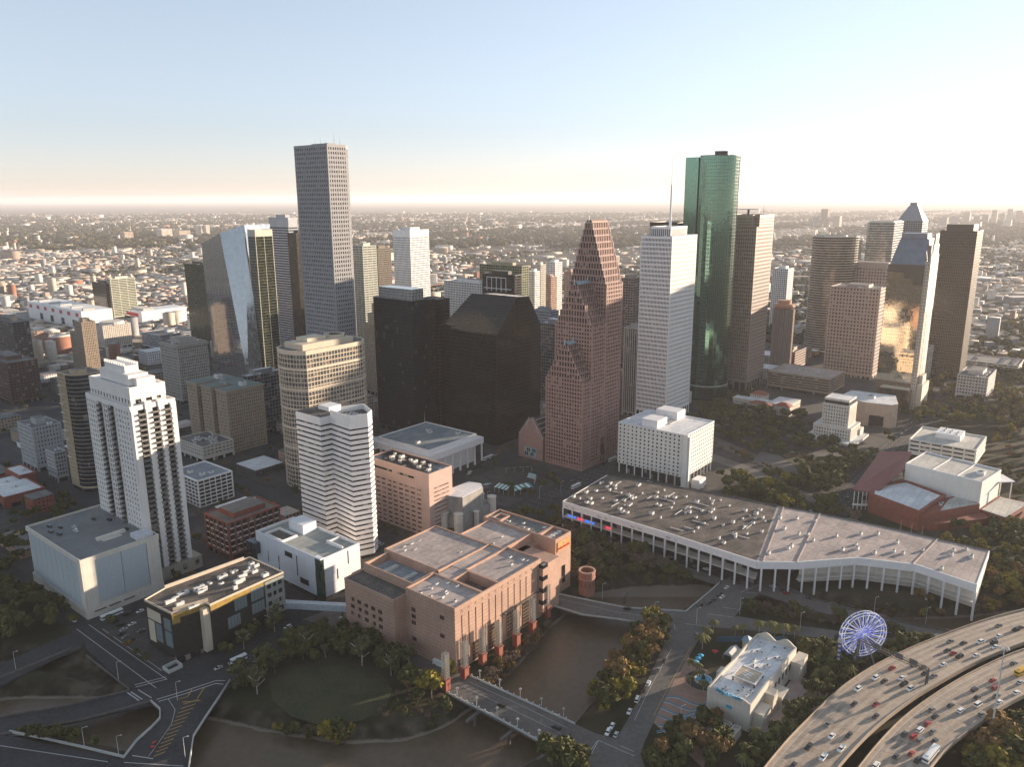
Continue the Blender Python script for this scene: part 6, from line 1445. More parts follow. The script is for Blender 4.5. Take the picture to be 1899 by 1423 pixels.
# ---------------------------------------------------------------- white balconied apartment tower
x, y, hh, ul, vl = D['whitet']; p = (x, y); ul = 30
t = thing('apartment_tower', 'white stepped apartment tower with dark columns of balconies', 'apartment tower', (*loc(p, 15, 30), 0)); FOOT.append(rect(p, -4, 36, -4, 66))
q = MB(); q.prism(rect(p, .5, ul - .5, .5, vl - .5), 8, 121); q.prism(rect(p, 2.6, 25, 2.6, vl - 4), 121, 133.4); q.build('window_glass', G_DARK, t)
q = MB(); q.prism(rect(p, -2, 36, -2.5, vl + 2), 0, 9); q.build('stone_podium', mat('podium_stone', (.33, .29, .24), .85, scale=.3), t)
for i in range(4): q = MB(); q.prism(rect(p, 4 + i * 9, 6.5 + i * 9, -2.7, -2.3), 3, 6.5); q.build('podium_window', G_DARK, t)
# walls with true openings
g = MB(); FHT = 3.45; NF = 32; zt = 9 + NF * FHT
WT = mat('white_stucco', (.74, .70, .66), .85, scale=.15, var=.05, streak=.07)
NU, NV2 = (-EU[0], -EU[1]), (-EV[0], -EV[1])
def wpanel(side, s0, s1, nb, w=1.5, h=2.1, z0=9, nf=NF, z1=None):
    z1 = z1 or z0 + nf * FHT
    if side == 'L': punched(g, loc(p, 0, s1), s1 - s0, z0, z1, nb, nf, w, h, .5, NU, (-EV[0], -EV[1]), .5)
    else: punched(g, loc(p, s0, 0), s1 - s0, z0, z1, nb, nf, w, h, .5, NV2, EU, .5)
wpanel('L', 46, vl, 5); wpanel('L', 2.5, 21, 5); g.prism(rect(p, 0, .5, 0, 2.5), 9, zt)
wpanel('L', 29, 38, 3, 1.9, 2.5)
for (a, b_) in ((21, 22), (45, 46), (28.2, 29), (38, 38.8)): g.prism(rect(p, -.25, .5, a, b_), 9, zt + 1)
# right face: white piers, balcony bays between
for (a, b_) in ((0, 4.5), (9.5, 14), (18, 22), (26, 30)): g.prism(rect(p, a, b_, -.6, .5), 9, zt + (5 if a in (9.5, 18) else 1)); g.prism(rect(p, a + .2, a + 1, -1.0, -.6), 9, zt)
g.prism(rect(p, ul - .5, ul, .5, vl), 9, 121); g.prism(rect(p, .5, ul - .5, vl - .5, vl), 9, 121)
# top blocks
g.ring(rect(p, 3, 24.6, 3, vl - 4.4), rect(p, 2, 25.4, 2, vl - 3.6), 126, 134.3); g.ring(rect(p, 3, 24.6, 3, vl - 4.4), rect(p, 2.1, 25.3, 2.1, vl - 3.7), 121, 123)
for i in range(14): 
    tt_ = 2 + i * (vl - 8) / 13; g.prism(rect(p, 2.1, 3, tt_, tt_ + 2.2), 123, 126)
for s in (2.1, 9, 16, 22): g.prism(rect(p, s, s + 3, 2.1, 3), 123, 126)
g.ring(rect(p, .6, ul - .6, .6, vl - .6), rect(p, -.05, ul + .05, -.05, vl + .05), zt, zt + 3.2)
g.prism(rect(p, 5, 18, 8, 48), 134, 141); g.prism(rect(p, 7, 16, 16, 44), 141, 145.5); g.prism(rect(p, 8, 20, 3.4, 9), 134, 139)
for i in range(9): g.prism(rect(p, 6.5, 8, 17 + i * 3.2, 18.2 + i * 3.2), 145.5, 147.2); g.prism(rect(p, 15, 16.5, 17 + i * 3.2, 18.2 + i * 3.2), 145.5, 147.2)
for (s, tt_) in ((24, 6), (26, 10), (27, 16)): g.prism(rect(p, s, s + 1.6, tt_, tt_ + 1.6), 128, 133)
g.build('stucco_wall', WT, t)
q = MB(); q.prism(rect(p, 3, 24.6, 3, vl - 4.4), 133.2, 133.6); q.prism(rect(p, .6, ul - .6, .6, vl - .6), 120.6, 121.05); q.build('roof', M_ROOFW, t)
# balconies: one object each
ds = MB(); ds.prism(rect((0, 0), 0, 4.9, -2.0, .45), 0, .25); ds.ring(rect((0, 0), .1, 4.8, -1.9, .4), rect((0, 0), 0, 4.9, -2.0, .45), .25, 1.25)
bme = ds.build('balcony_tmp', mat('balcony_rail', (.16, .15, .14), .6)); bm_ = bme.data; bpy.data.objects.remove(bme); bm_.name = 'balcony'
dl = MB(); dl.prism(rect((0, 0), -1.7, .45, 0, 6), 0, .25); dl.ring(rect((0, 0), -1.6, .4, .1, 5.9), rect((0, 0), -1.7, .45, 0, 6), .25, 1.25)
bme = dl.build('balcony_tmp', mat('balcony_rail', ())); bl_ = bme.data; bpy.data.objects.remove(bme); bl_.name = 'balcony_side'
org = ORG[t.name]
for k in range(NF):
    z = 9 + k * FHT
    for s in (4.6, 13.6, 21.6): c1 = loc(p, s - .1, .1); child('balcony', bm_, t, (c1[0] - org[0], c1[1] - org[1], z))
    for tt_ in (22, 39): c1 = loc(p, .1, tt_); child('balcony', bl_, t, (c1[0] - org[0], c1[1] - org[1], z))

# ---------------------------------------------------------------- blank-walled garage with cars on its roof
x, y, hh, ul, vl = D['gar']; p = (x, y); ul = 48
t = thing('screened_garage', 'parking garage with pale blue-gray screened walls and parked cars on its roof', 'parking garage', (*loc(p, 24, 40), 0)); FOOT.append(rect(p, -2, ul, -2, vl))
q = MB(); q.prism(rect(p, .6, ul - .6, .6, vl - .6), 0, hh - 1.5); q.build('garage_body', C_CREAM, t)
SC = mat('perforated_screen', (.40, .44, .46), .6, scale=1.2, var=.12)
for i in range(9): q = MB(); q.prism(rect(p, -.1, .6, 5 + i * 8.1, 12.7 + i * 8.1), 6, hh - 3); q.build('screen_panel', SC, t)
for i in range(2): q = MB(); q.prism(rect(p, 8 + i * 16, 23.6 + i * 16, -.1, .6), 8, hh - 3); q.build('screen_panel', SC, t)
q = MB(); q.ring(rect(p, .5, ul - .5, .5, vl - .5), rect(p, -.4, ul + .4, -.4, vl + .4), hh - 3, hh); q.prism(rect(p, -.3, .6, -.3, 4.9), 0, hh - 3); q.prism(rect(p, .7, 7.9, -.3, .6), 0, hh - 3); q.prism(rect(p, 40, ul, -.3, .6), 0, hh - 3); q.ring(rect(p, .5, ul - .5, .5, vl - .5), rect(p, -.35, ul + .35, -.35, vl + .35), 0, 6); q.build('concrete_frame', C_CREAM, t)
q = MB(); q.prism(rect(p, .6, ul - .6, .6, vl - .6), hh - 1.4, hh - 1.2); q.build('roof_deck', mat('deck_gray', (.15, .155, .16), .9, scale=.1, col2=(.21, .21, .21)), t)
q = MB(); q.prism(rect(p, 20, 38, 22, 25), hh - 1.2, hh + .6); q.prism(rect(p, 22, 34, 18.5, 21.8), hh - 1.19, hh - 1.0); q.build('ramp_wall', C_CREAM, t)
q = MB(); q.prism(rect(p, 36, 46, 2, 12), hh - 1.2, hh + 1.8); q.build('stair_head', M_ROOFW, t)
for i in range(3): q = MB(); q.prism(rect(p, 4 + i * 9, 11 + i * 9, -.7, -.3), 3.4, 4.2); q.build('entrance_awning', M_ROOFD, t)

# ---------------------------------------------------------------- dark modern block with gold edge
p = (-188.9, 388.2); hh = 29.5
t = thing('dark_modern_block', 'dark angular block with gold-edged walls and a sunlit roof full of plant', 'office building', (*loc(p, 35, 10), 0)); FOOT.append(rect(p, -4, 76, -10, 34))
M_DK = mat('dark_cladding', (.022, .020, .018), .6, scale=.5, var=.3); M_GOLD = mat('gold_strip', (.30, .19, .045), .6, scale=.6, var=.25)
po = ccw([loc(p, *k) for k in ((0, -3), (18, -7), (18.2, -11), (53, -10), (67, -10), (66, 24), (12, 27), (-2, 23))])
q = MB(); q.prism(po, 2.5, hh); q.build('dark_walls', M_DK, t)
q = MB(); q.prism(offset(po, -.6), hh - .1, hh + .15); q.build('roof', M_ROOFD, t)
q = MB(); q.ring(offset(po, -.45), offset(po, .12), hh - .4, hh + .8); q.build('parapet', C_BEIGE, t)
q = MB(); e = [(0, -3), (18, -7)]; 
for (k0, k1, za, zb) in (((0, -3.25), (18, -7.25), hh - 3.4, hh - .42), ((18.2, -11.25), (53, -10.25), hh - 3.4, hh - .42), ((0, -3.25), (4, -4.1), hh - 6.5, hh - 3.45)):
    q.prism([loc(p, k0[0], k0[1]), loc(p, k1[0], k1[1]), loc(p, k1[0], k1[1] + .24), loc(p, k0[0], k0[1] + .24)], za, zb)
q.build('gold_strip', M_GOLD, t)
PW = mat('pale_window_glass', (.20, .25, .26), .25, scale=.8, metal=.2)
def facepanel(nm, s0, s1, z0, z1, f, m, d=.3, frame=False):
    A_, B_ = f(s0), f(s1); dx, dy = B_[0] - A_[0], B_[1] - A_[1]; L_ = hypot(dx, dy); nx_, ny_ = dy / L_, -dx / L_
    q = MB(); q.prism([(A_[0] + nx_ * d, A_[1] + ny_ * d), (B_[0] + nx_ * d, B_[1] + ny_ * d), B_, A_], z0, z1); o_ = q.build(nm, m, t)
    if frame:
        for k in range(1, 4): q = MB(); a_ = f(s0 + (s1 - s0) * k / 4); q.beam((a_[0] + nx_ * d, a_[1] + ny_ * d, z0), (a_[0] + nx_ * d, a_[1] + ny_ * d, z1), .12, .16); q.build('mullion', M_DK, t)
fr = lambda s: loc(p, s, -11 + (s - 18) / 35. - .04) if s > 18 else loc(p, s, -3 - 4 * s / 18. - .04)
facepanel('window', 33, 41, 19, 26, fr, PW, .3, True); facepanel('window', 44, 52.5, 20, 27.5, fr, PW, .3, True); facepanel('window', 44, 52.5, 12, 18.5, fr, PW, .3, True); facepanel('window', 28, 36, 10, 17, fr, PW, .3, True); facepanel('window', 14.5, 16.5, 16, 24, fr, PW, .3); facepanel('window', 44, 50, 4, 9, fr, G_DARK, .3)
facepanel('stone_corner', 53.6, 66.8, 5, hh - 1, lambda s: loc(p, s, -10.05), mat('pale_green_stone', (.24, .26, .23), .7), .35)
for k in range(4):
    for s0, s1 in ((55, 57.5), (59, 61), (62.5, 65)): facepanel('window', s0, s1, 7 + k * 5.6, 9.6 + k * 5.6, lambda s: loc(p, s, -10.45), G_DARK, .15)
fl = lambda s: loc(p, -s / 13. * 1.0 - .04, -3 + s) if s < 26 else loc(p, -2, s)
for (s0, s1, z0, z1, m) in ((1.5, 8, 18, 25, PW), (1.5, 8, 8, 17, PW), (11, 24, 20, 26, C_BEIGE), (11, 17, 8, 19, PW), (18, 24, 6, 19, C_BEIGE)): facepanel('window' if m is PW else 'pale_panel', -s1, -s0, z0, z1, lambda s: fl(-s), m, .25)
q = MB(); q.prism(rect(p, 14, 18, -10.5, -6.9), 2, hh - 1.5); q.build('recess_wall', C_BEIGE, t)
q = MB(); q.beam((*loc(p, 12, 27), hh + 1.2), (*loc(p, 62, 24), hh + 1.2), .8, 2); q.beam((*loc(p, 2, -1), hh + 1), (*loc(p, 20, -6), hh + 1), .8, 1.8); q.build('roof_screen', C_BEIGE, t)
rr = random.Random(5)
for i in range(24): roof_unit(t, *loc(p, rr.uniform(4, 62), rr.uniform(-6, 20) if i % 2 else rr.uniform(2, 16)), hh + .15, rr.uniform(.7, 3.4), rr.uniform(.6, 1.4), rr.uniform(.8, 2.6))
q = MB(); q.ring(rect(p, -8, -1, -10, -4), rect(p, -8.6, -.6, -10.4, -3.7), 0, 2.2); q = q.build('forecourt_wall', M_RAIL, t)
q = MB(); q.prism(rect(p, 1, 62, -6, 20), 0, 2.5); q.build('recessed_base', G_DARK, t)
# tube footbridge
t = thing('covered_footbridge', 'pale covered footbridge between the dark modern block and the pink opera hall', 'footbridge', (-118, 432, 0)); q = MB(); q.beam((-143, 435.5, 8), (-94, 430, 8), 4, 4); q.build('tube', mat('footbridge_gray', (.42, .45, .48), .5, scale=.5), t)
for f in (.2, .8): q = MB(); q.cyl(-143 + 49 * f, 435.5 - 5.5 * f, 0, 6, .5, 8); q.build('column', M_CONC, t)

# ---------------------------------------------------------------- white panelled podium building
x, y, hh, ul, vl = D['pod']; p = (x, y); hh = 30
t = thing('white_podium', 'white panelled block with a sunken roof terrace and dark glass corner', 'office building', (*loc(p, 15, 35), 0)); FOOT.append(rect(p, -6, 36, -4, 74))
q = MB(); q.prism(rect(p, .6, 31, .6, 70), 4, hh - 1.2); q.build('core_walls', C_WHITE, t); q = MB(); q.prism(rect(p, 3, 29, 3, 66), 0, 4); q.build('recessed_base', G_DARK, t)
zz = [4, 12.5, 21, hh + .9]; PWH = mat('white_cladding_panel', (.66, .68, .72), .55, scale=.3, var=.04)
for k in range(3):
    for i in range(6): t0 = 5 + i * 11; q = MB(); q.prism(rect(p, 0, .6, t0 + (k % 2) * 2, min(t0 + 10.9 + (k % 2) * 2, 70.6)), zz[k] + .06, zz[k + 1] - .06); q.build('wall_panel', PWH, t)
    for i in range(3): q = MB(); q.prism(rect(p, 1.5 + i * 9.9, 11.3 + i * 9.9, 0, .6), zz[k] + .06, zz[k + 1] - .06); q.build('wall_panel', PWH, t)
for (t0, t1, z0, z1) in ((30, 38, 22.5, 26), (14, 23, 8, 12), (25, 25.8, 12, 26), (45, 45.8, 6, 20), (57, 57.7, 12, 20)): q = MB(); q.prism(rect(p, -.12, 0, t0, t1), z0, z1); q.build('window', G_DARK, t)
for (s0, s1, z0, z1) in ((21, 21.6, 20, 29), (12, 12.7, 13, 20), (25, 26, 4, 12)): q = MB(); q.prism(rect(p, s0, s1, -.12, 0), z0, z1); q.build('window', G_DARK, t)
q = MB(); q.prism(rect(p, -1, 1.5, -1, 4.8), 0, hh + 1); q.build('glass_corner', G_GREEND, t); q = MB(); q.prism(rect(p, -1.2, 1.8, -1.2, 5), hh + 1, hh + 2); q.build('corner_cap', PWH, t)
q = MB(); q.prism(rect(p, .7, 30.5, .7, 69.5), hh - 1.2, hh - .9); q.build('roof', mat('roof_greenish', (.26, .28, .27), .9, scale=.08, col2=(.36, .38, .36)), t)
q = MB(); q.ring(rect(p, .8, 30.2, .8, 69.6), rect(p, .61, 30.9, .61, 70.4), hh - 1.2, hh + .9); q.build('parapet', C_WHITE, t)
q = MB(); q.prism(rect(p, 18, 29, 42, 58), hh - .9, hh + 6); q.build('penthouse', PWH, t)
q = MB(); q.ring(rect(p, 3, 13, 44, 62), rect(p, 2, 14, 43, 63), hh - .9, hh + .6); q.build('terrace_wall', C_WHITE, t); q = MB(); q.prism(rect(p, 3.2, 12.8, 44.2, 61.8), hh - .9, hh - .7); q.build('terrace_floor', M_ROOFD, t)
q = MB(); q.prism(rect(p, 20, 21, 4, 20), hh - .9, hh + 1); q.prism(rect(p, 21, 29, 18, 19), hh - .9, hh + 1); q.build('roof_wall', C_WHITE, t)
q = MB(); q.prism(rect(p, -4.5, -.3, 66, 76), 16, 24); q.build('glass_box', G_BLUE, t)

# ---------------------------------------------------------------- long terminal-like market building
fr_ = [(39, 567), (107, 509), (157, 463), (183, 462), (224, 468), (257, 458), (280, 431)]
bk_ = [(80, 625), (150, 588), (201, 556), (228, 540), (262, 517), (292, 494), (315, 477)]
t = thing('long_market_hall', 'very long flat-roofed hall on white columns, bending towards the right', 'market hall', (180, 520, 0)); hh = 21
for i in range(6): FOOT.append([fr_[i], fr_[i + 1], bk_[i + 1], bk_[i]])
for i in range(6):
    po = [fr_[i], fr_[i + 1], bk_[i + 1], bk_[i]]
    q = MB(); q.prism(po, hh - .5, hh); q.build('roof', M_ROOFD if i < 2 else M_ROOFT, t)
    n_ = offset(ccw(list(po)), 0)
    q = MB(); a_, b_ = fr_[i], fr_[i + 1]; q.beam((*a_, hh - 2.3), (*b_, hh - 2.3), .8, 5.2); q.build('white_fascia', C_WHITE, t)
    q = MB(); a_, b_ = bk_[i], bk_[i + 1]; q.beam((*a_, hh - 1.3), (*b_, hh - 1.3), .6, 3.6); q.build('rear_fascia', M_DARKM, t)
    ctr = [(fr_[i][0] * .9 + bk_[i][0] * .1, fr_[i][1] * .9 + bk_[i][1] * .1), (fr_[i + 1][0] * .9 + bk_[i + 1][0] * .1, fr_[i + 1][1] * .9 + bk_[i + 1][1] * .1), (fr_[i + 1][0] * .1 + bk_[i + 1][0] * .9, fr_[i + 1][1] * .1 + bk_[i + 1][1] * .9), (fr_[i][0] * .1 + bk_[i][0] * .9, fr_[i][1] * .1 + bk_[i][1] * .9)]
    if i != 2: 
        q = MB(); q.prism(ctr, 0 if i < 2 else 3, hh - 5); q.build('inner_wall', G_DARK if i < 2 else C_CREAM, t)
        q = MB(); sl = [(fr_[i][0] * .99 + bk_[i][0] * .01, fr_[i][1] * .99 + bk_[i][1] * .01), (fr_[i + 1][0] * .99 + bk_[i + 1][0] * .01, fr_[i + 1][1] * .99 + bk_[i + 1][1] * .01), ctr[1], ctr[0]]; q.prism(sl, 8, 8.6); q.prism(sl, hh - 5.6, hh - 5.1); q.build('floor_slab', C_CREAM, t)
q = MB(); q.beam((*fr_[0], hh - 1.3), (*bk_[0], hh - 1.3), .6, 3.4); q.build('end_fascia', C_WHITE, t); q = MB(); q.beam((*fr_[-1], hh - 2.3), (*bk_[-1], hh - 2.3), .6, 5.2); q.build('end_fascia', C_WHITE, t)
L_ = along(fr_)[-1]
for i in range(34):
    (cx, cy), a_ = at(fr_, L_ * i / 33); q = MB(); q.box(cx - .5, cx + .5, cy - .5, cy + .5, -3, hh - 5); q.build('column', C_WHITE, t)
for k, (i, f) in enumerate(((2, .15), (2, .98), (4, .95))):
    a_ = tuple(fr_[i][j] * (1 - f) + fr_[i + 1][j] * f for j in (0, 1)); b_ = tuple(bk_[i][j] * (1 - f) + bk_[i + 1][j] * f for j in (0, 1)); q = MB(); q.beam((*a_, hh + .3), (*b_, hh + .3), .7, .6); q.build('roof_rib', M_ROOFT, t)
rr = random.Random(21)
UNITS = MB(); nun = 0
for i in range(6):
    for k in range((46, 40, 9, 6, 6, 6)[i]):
        f, g_ = rr.random(), rr.uniform(.1, .88); a_ = tuple(fr_[i][j] * (1 - f) + fr_[i + 1][j] * f for j in (0, 1)); b_ = tuple(bk_[i][j] * (1 - f) + bk_[i + 1][j] * f for j in (0, 1))
        x_, y_ = a_[0] * (1 - g_) + b_[0] * g_, a_[1] * (1 - g_) + b_[1] * g_; s = rr.uniform(.6, 1.6) if i < 2 else rr.uniform(1.1, 1.5); roof_unit(t, x_, y_, hh, s, s * .8, rr.uniform(1.1, 2.1))
for k in range(16):
    i = k % 2; f, g_ = rr.random(), rr.uniform(.1, .8); a_ = tuple(fr_[i][j] * (1 - f) + fr_[i + 1][j] * f for j in (0, 1)); b_ = tuple(bk_[i][j] * (1 - f) + bk_[i + 1][j] * f for j in (0, 1)); x_, y_ = a_[0] * (1 - g_) + b_[0] * g_, a_[1] * (1 - g_) + b_[1] * g_
    q = MB(); d_ = rr.choice((EU, EV)); l_ = rr.uniform(6, 16); q.beam((x_, y_, hh + .4), (x_ + d_[0] * l_, y_ + d_[1] * l_, hh + .4), .5, .4); q.build('roof_duct', M_UNIT, t)
# signs on the fascia
fdir = Vector((fr_[1][0] - fr_[0][0], fr_[1][1] - fr_[0][1], 0)).normalized(); fn = Vector((fdir.y, -fdir.x, 0))
for k, d_ in enumerate((4, 34, 63, 92)):
    (cx, cy), a_ = at(fr_, d_ + 3); c1 = Vector((cx, cy, hh - 2.9)) + fn * .5
    q = MB(); q.cyl(0, 0, 0, .1, 1.1, 10); o_ = q.build('sun_emblem', mat('yellow_sign', (.75, .60, .05), .5), t); o_.matrix_local = Matrix.Translation(c1 - Vector(ORG[t.name])) @ Matrix((fdir, Vector((0, 0, 1)), fn)).transposed().to_4x4()
    textobj('Bayou', 1.3, mat('gray_lettering', (.25, .24, .22), .6), t, c1 + fdir * -2.9 + Vector((0, 0, -.4)), fdir, name='sign_lettering'); textobj('Place', 1.3, mat('gray_lettering', ()), t, c1 + fdir * 2.9 + Vector((0, 0, -.4)), fdir, name='sign_lettering')
for (d_, l_, nm, cl) in ((3, 8, 'blue_sign_band', (.03, .12, .5)), (12, 6, 'red_sign', (.6, .03, .05)), (19, 9, 'blue_sign_band', (.03, .12, .5)), (38, 5, 'red_sign', (.6, .05, .1))):
    (cx, cy), a_ = at(fr_, d_); c1 = Vector((cx, cy, 9.6)) - fn * 2.5; q = MB(); q.beam(c1, c1 + fdir * l_, .25, 1.6); q.build(nm, mat(nm, cl, .5, emit=cl, es=.6), t)
# small white and brick corner building
p = (140.5, 495.2); d1 = Vector((-32.5, 29.5, 0)).normalized()
Lw = 44; po = [(110.3, 525.4), (143, 496.5), (152, 503), (146, 513), (120, 536)]
t = thing('brick_based_building', 'low white building with red brick panels below, against the long market hall', 'low building', (131, 514, 0)); FOOT.append(po)
q = MB(); q.prism(ccw(po), 0, 8.4); q.build('white_walls', C_WHITE, t); q = MB(); q.prism(offset(ccw(po), -.6), 8.4, 8.6); q.build('roof', M_ROOFD, t); q = MB(); q.ring(offset(ccw(po), -.5), offset(ccw(po), .1), 8, 9.4); q.build('parapet', C_WHITE, t)
A_, B_ = Vector((*po[0], 0)), Vector((*po[1], 0)); dr = (B_ - A_).normalized(); nn = Vector((dr.y, -dr.x, 0)); LL = (B_ - A_).length
for i in range(14):
    a_ = A_ + dr * (LL * i / 14 + .5)
    if i in (1, 4, 6, 8, 10, 12, 13): q = MB(); q.beam(a_ + nn * .06 + Vector((0, 0, 2.2)), a_ + dr * (LL / 14 * .9) + nn * .06 + Vector((0, 0, 2.2)), .1, 3.4); q.build('brick_panel', C_BRICK, t)
    if i in (0, 1, 3, 5, 7, 9, 11): 
        for z in (2.6, 6): q = MB(); b0 = a_ + dr * .4 + nn * .12 + Vector((0, 0, z)); q.beam(b0, b0 + dr * 1.6, .12, 1.5); q.build('window', G_DARK, t)
q = MB(); q.cyl(*po[0], 8.4, 12, .8, 8); q.cyl(*po[0], 12, 20, .5, 6, 0, .05); q.build('spire', mat('spire_red', (.4, .12, .08), .6), t)

# ---------------------------------------------------------------- brick and white theatre group at right
t = thing('brick_theatre', 'red brick theatre with a big white fly tower and a sweeping red metal roof', 'theatre', (350, 590, 0)); FOOT.append([(275, 590), (310, 550), (400, 575), (430, 640), (345, 680)])
q = MB(); q.prism([(288, 594), (310, 556), (348, 590), (332, 625), (300, 612)], 0, 15); q.build('brick_wall', C_BRICK, t)
q = MB(); q.prism([(292, 593.5), (310.5, 559), (344, 590), (331, 620), (301, 609)], 15, 15.3); q.build('roof', M_ROOFW, t)
q = MB(); q.ring([(291, 594), (310.2, 558), (345, 590), (331.5, 622), (300.5, 610)], [(288, 594.2), (310, 555.6), (348.4, 590), (332.3, 625.4), (299.7, 612.3)], 14.4, 16.2); q.build('parapet', C_BRICK, t)
q = MB(); wf = [(369, 579), (401, 607), (364, 655), (331, 624)]; q.prism(wf, 0, 30); q.build('white_fly_tower', mat('white_block_panel', (.70, .68, .63), .8, scale=.2, var=.05, streak=.06), t)
q = MB(); q.prism(offset(wf, -.8), 30, 30.2); q.build('roof', mat('roof_pale', (.48, .46, .42), .9, scale=.05), t)
q = MB(); q.ring(offset(wf, -.6), offset(wf, .1), 29.5, 31); q.build('parapet', C_WHITE, t)
for f in (.36, .68): q = MB(); a_ = tuple(wf[0][j] * f + wf[3][j] * (1 - f) for j in (0, 1)); b_ = tuple(wf[1][j] * f + wf[2][j] * (1 - f) for j in (0, 1)); q.beam((*a_, 30.6), (*b_, 30.6), .6, .8); q.build('roof_rib', C_WHITE, t)
roof_unit(t, 380, 600, 30.2, 5, 3, 2)
q = MB(); a_, b_, c_, d_ = (277, 600, 17), (297, 604, 15.2), (331, 654, 27), (337, 668, 26)
q.quad([(277, 600, 17), (296, 598, 14.6), (333, 626, 27), (352, 656, 30.4), (330, 668, 27)]); q.quad([(330, 668, 26.4), (352, 656, 29.8), (333, 626, 26.4), (296, 598, 14), (277, 600, 16.4)]); q.build('sweeping_roof', mat('red_metal_roof', (.20, .055, .045), .5, scale=.3), t)
q = MB(); q.prism([(281, 600), (295, 598), (332, 626), (345, 655), (330, 664)], 4, 14); q.build('glass_lobby', G_DARK, t)
for i in range(6): 
    f = i / 5; q = MB(); x_, y_ = 279 + 16 * f, 599.6 - 2.2 * f; q.beam((x_, y_, 0), (x_, y_, 15.5), .5); q.build('white_post', C_WHITE, t)
q = MB(); q.beam((278, 599.5, 4.2), (296, 597, 4.2), .8, 1.4); q.build('white_sill', C_WHITE, t)
q = MB(); q.prism([(310.5, 555.8), (369, 578), (360, 596), (348.6, 590)], 0, 13); q.prism([(325, 556), (372, 566), (369.5, 578), (318, 558)], 0, 6); q.prism([(369.5, 578.5), (380, 560), (418, 590), (401.4, 606.5)], 0, 8); q.build('brick_annex', C_BRICK, t)
q = MB(); q.prism([(371, 578), (380, 562), (415, 590), (401.6, 604)], 8, 8.3); q.prism([(330, 564), (367, 577.6), (359, 593), (349, 587)], 13, 13.2); q.build('roof', mat('roof_pale', ()), t)
for i in range(12): roof_unit(t, 335 + rr.uniform(0, 24), 570 + rr.uniform(3, 14), 13.2, 1.2, .8, 1)
q = MB(); q.prism([(398, 603), (412, 604), (412, 622), (398, 616)], 21, 21.6); q.build('canopy', C_WHITE, t)
for (x_, y_) in ((410, 605), (411, 620)): q = MB(); q.cyl(x_, y_, 0, 21, .5, 6); q.build('canopy_post', C_WHITE, t)
for i, (x_, y_) in enumerate(((291, 545), (297, 541), (303, 537))):
    q = MB(); q.cyl(x_, y_, 0, 13, .16, 6, 0, .08); tag(q.build('flagpole', M_UNIT), ['leftmost', 'middle', 'rightmost'][i] + ' of the three bare flagpoles in front of the brick theatre', 'flagpole', 'flagpoles by the brick theatre')
x, y, hh, ul, vl = D['hobbyb']; p = (x, y)
r = T(None, 'long white two-storey-windowed block behind the brick theatre', mat('cream_panel2', (.62, .58, .52), .7, scale=.2), G_DARK, 4.6, 9, 2.6, 1.4, poly=rect(p, -4, 52, -2, vl), h=hh, n=0, pent=None, basement=3, roofm=mat('roof_pale', ()))
q = MB(); q.prism(rect(p, 20, 44, 16, 38), hh + .25, hh + 5.5); q.build('penthouse', C_WHITE, r)
for i in range(6): roof_unit(r, *loc(p, 24 + i * 3, 20 + (i % 3) * 6), hh + 5.5, .8, .8, .8)

# ---------------------------------------------------------------- round brick shaft in the park
t = thing('round_brick_shaft', 'open-topped octagonal brick shaft standing among the park trees', 'ventilation shaft', (47.8, 462.2, 0)); FOOT.append(oval(47.8, 462.2, 8, 8, 8))
oc = oval(47.8, 462.2, 5.3, 5.3, 12); q = MB(); q.ring(offset(oc, -.7), oc, 0, 15.5); q.build('brick_wall', mat('orange_brick', (.30, .13, .09), .9, scale=.6, var=.2), t); q = MB(); q.ring(offset(oc, -.9), offset(oc, .3), 15.5, 16.3); q.ring(offset(oc, -.1), offset(oc, .25), 11, 11.5); q.build('coping', C_PINK, t)
for i in range(12):
    a = 2 * pi * (i + .5) / 12; q = MB(); q.beam((47.8 + 5.16 * cos(a), 462.2 + 5.16 * sin(a), 6), (47.8 + 5.16 * cos(a), 462.2 + 5.16 * sin(a), 10), 1.3, .2); q.build('opening', G_DARK, t)

# ---------------------------------------------------------------- striped market awnings
aw = [((-27, 647), (-22, 651), 0), ((-16, 641), (-4, 632), 30), ((2, 631), (18, 642), 60), ((20, 660), (22, 672), 0), ((-6, 690), (18, 694), 0)]
M_AG = mat('awning_green', (.05, .24, .20), .7); M_AW = mat('awning_white', (.62, .64, .62), .7)
al = ['small green and white striped awning panel at the left of the square', 'green and white striped awning at the lower left of the square', 'green and white striped awning at the lower right of the square, over glass stalls', 'upright striped awning panel at the right of the square', 'long scalloped green and white awning at the back of the square']
for i, (a_, b_, _) in enumerate(aw):
    t = thing('striped_awning', al[i], 'awning', (a_[0], a_[1], 0), 'striped awnings round the market square')
    a_, b_ = Vector((*a_, 0)), Vector((*b_, 0)); dv = (b_ - a_); L2 = dv.length; dv.normalize(); nn = Vector((-dv.y, dv.x, 0)); 
    if (a_ + nn - Vector((0, 665, 0))).length > (a_ - Vector((0, 665, 0))).length: nn = -nn
    n = 8
    for k in range(n):
        p0 = a_ + dv * (L2 * k / n); p1 = a_ + dv * (L2 * (k + 1) / n - .05); w_ = 7 if i != 4 else 5
        q = MB(); q.quad([p0 + Vector((0, 0, 5)), p1 + Vector((0, 0, 5)), p1 + nn * w_ + Vector((0, 0, 6.6)), p0 + nn * w_ + Vector((0, 0, 6.6))]); q.quad([p0 + Vector((0, 0, 4.9)), p0 + nn * w_ + Vector((0, 0, 6.5)), p1 + nn * w_ + Vector((0, 0, 6.5)), p1 + Vector((0, 0, 4.9))]); q.build('stripe', M_AG if k % 2 else M_AW, t)
    for k in range(4): c1 = a_ + dv * (L2 * k / 3) + nn * .5; q = MB(); q.cyl(c1.x, c1.y, 0, 5, .15, 6); q.build('post', M_UNIT, t)

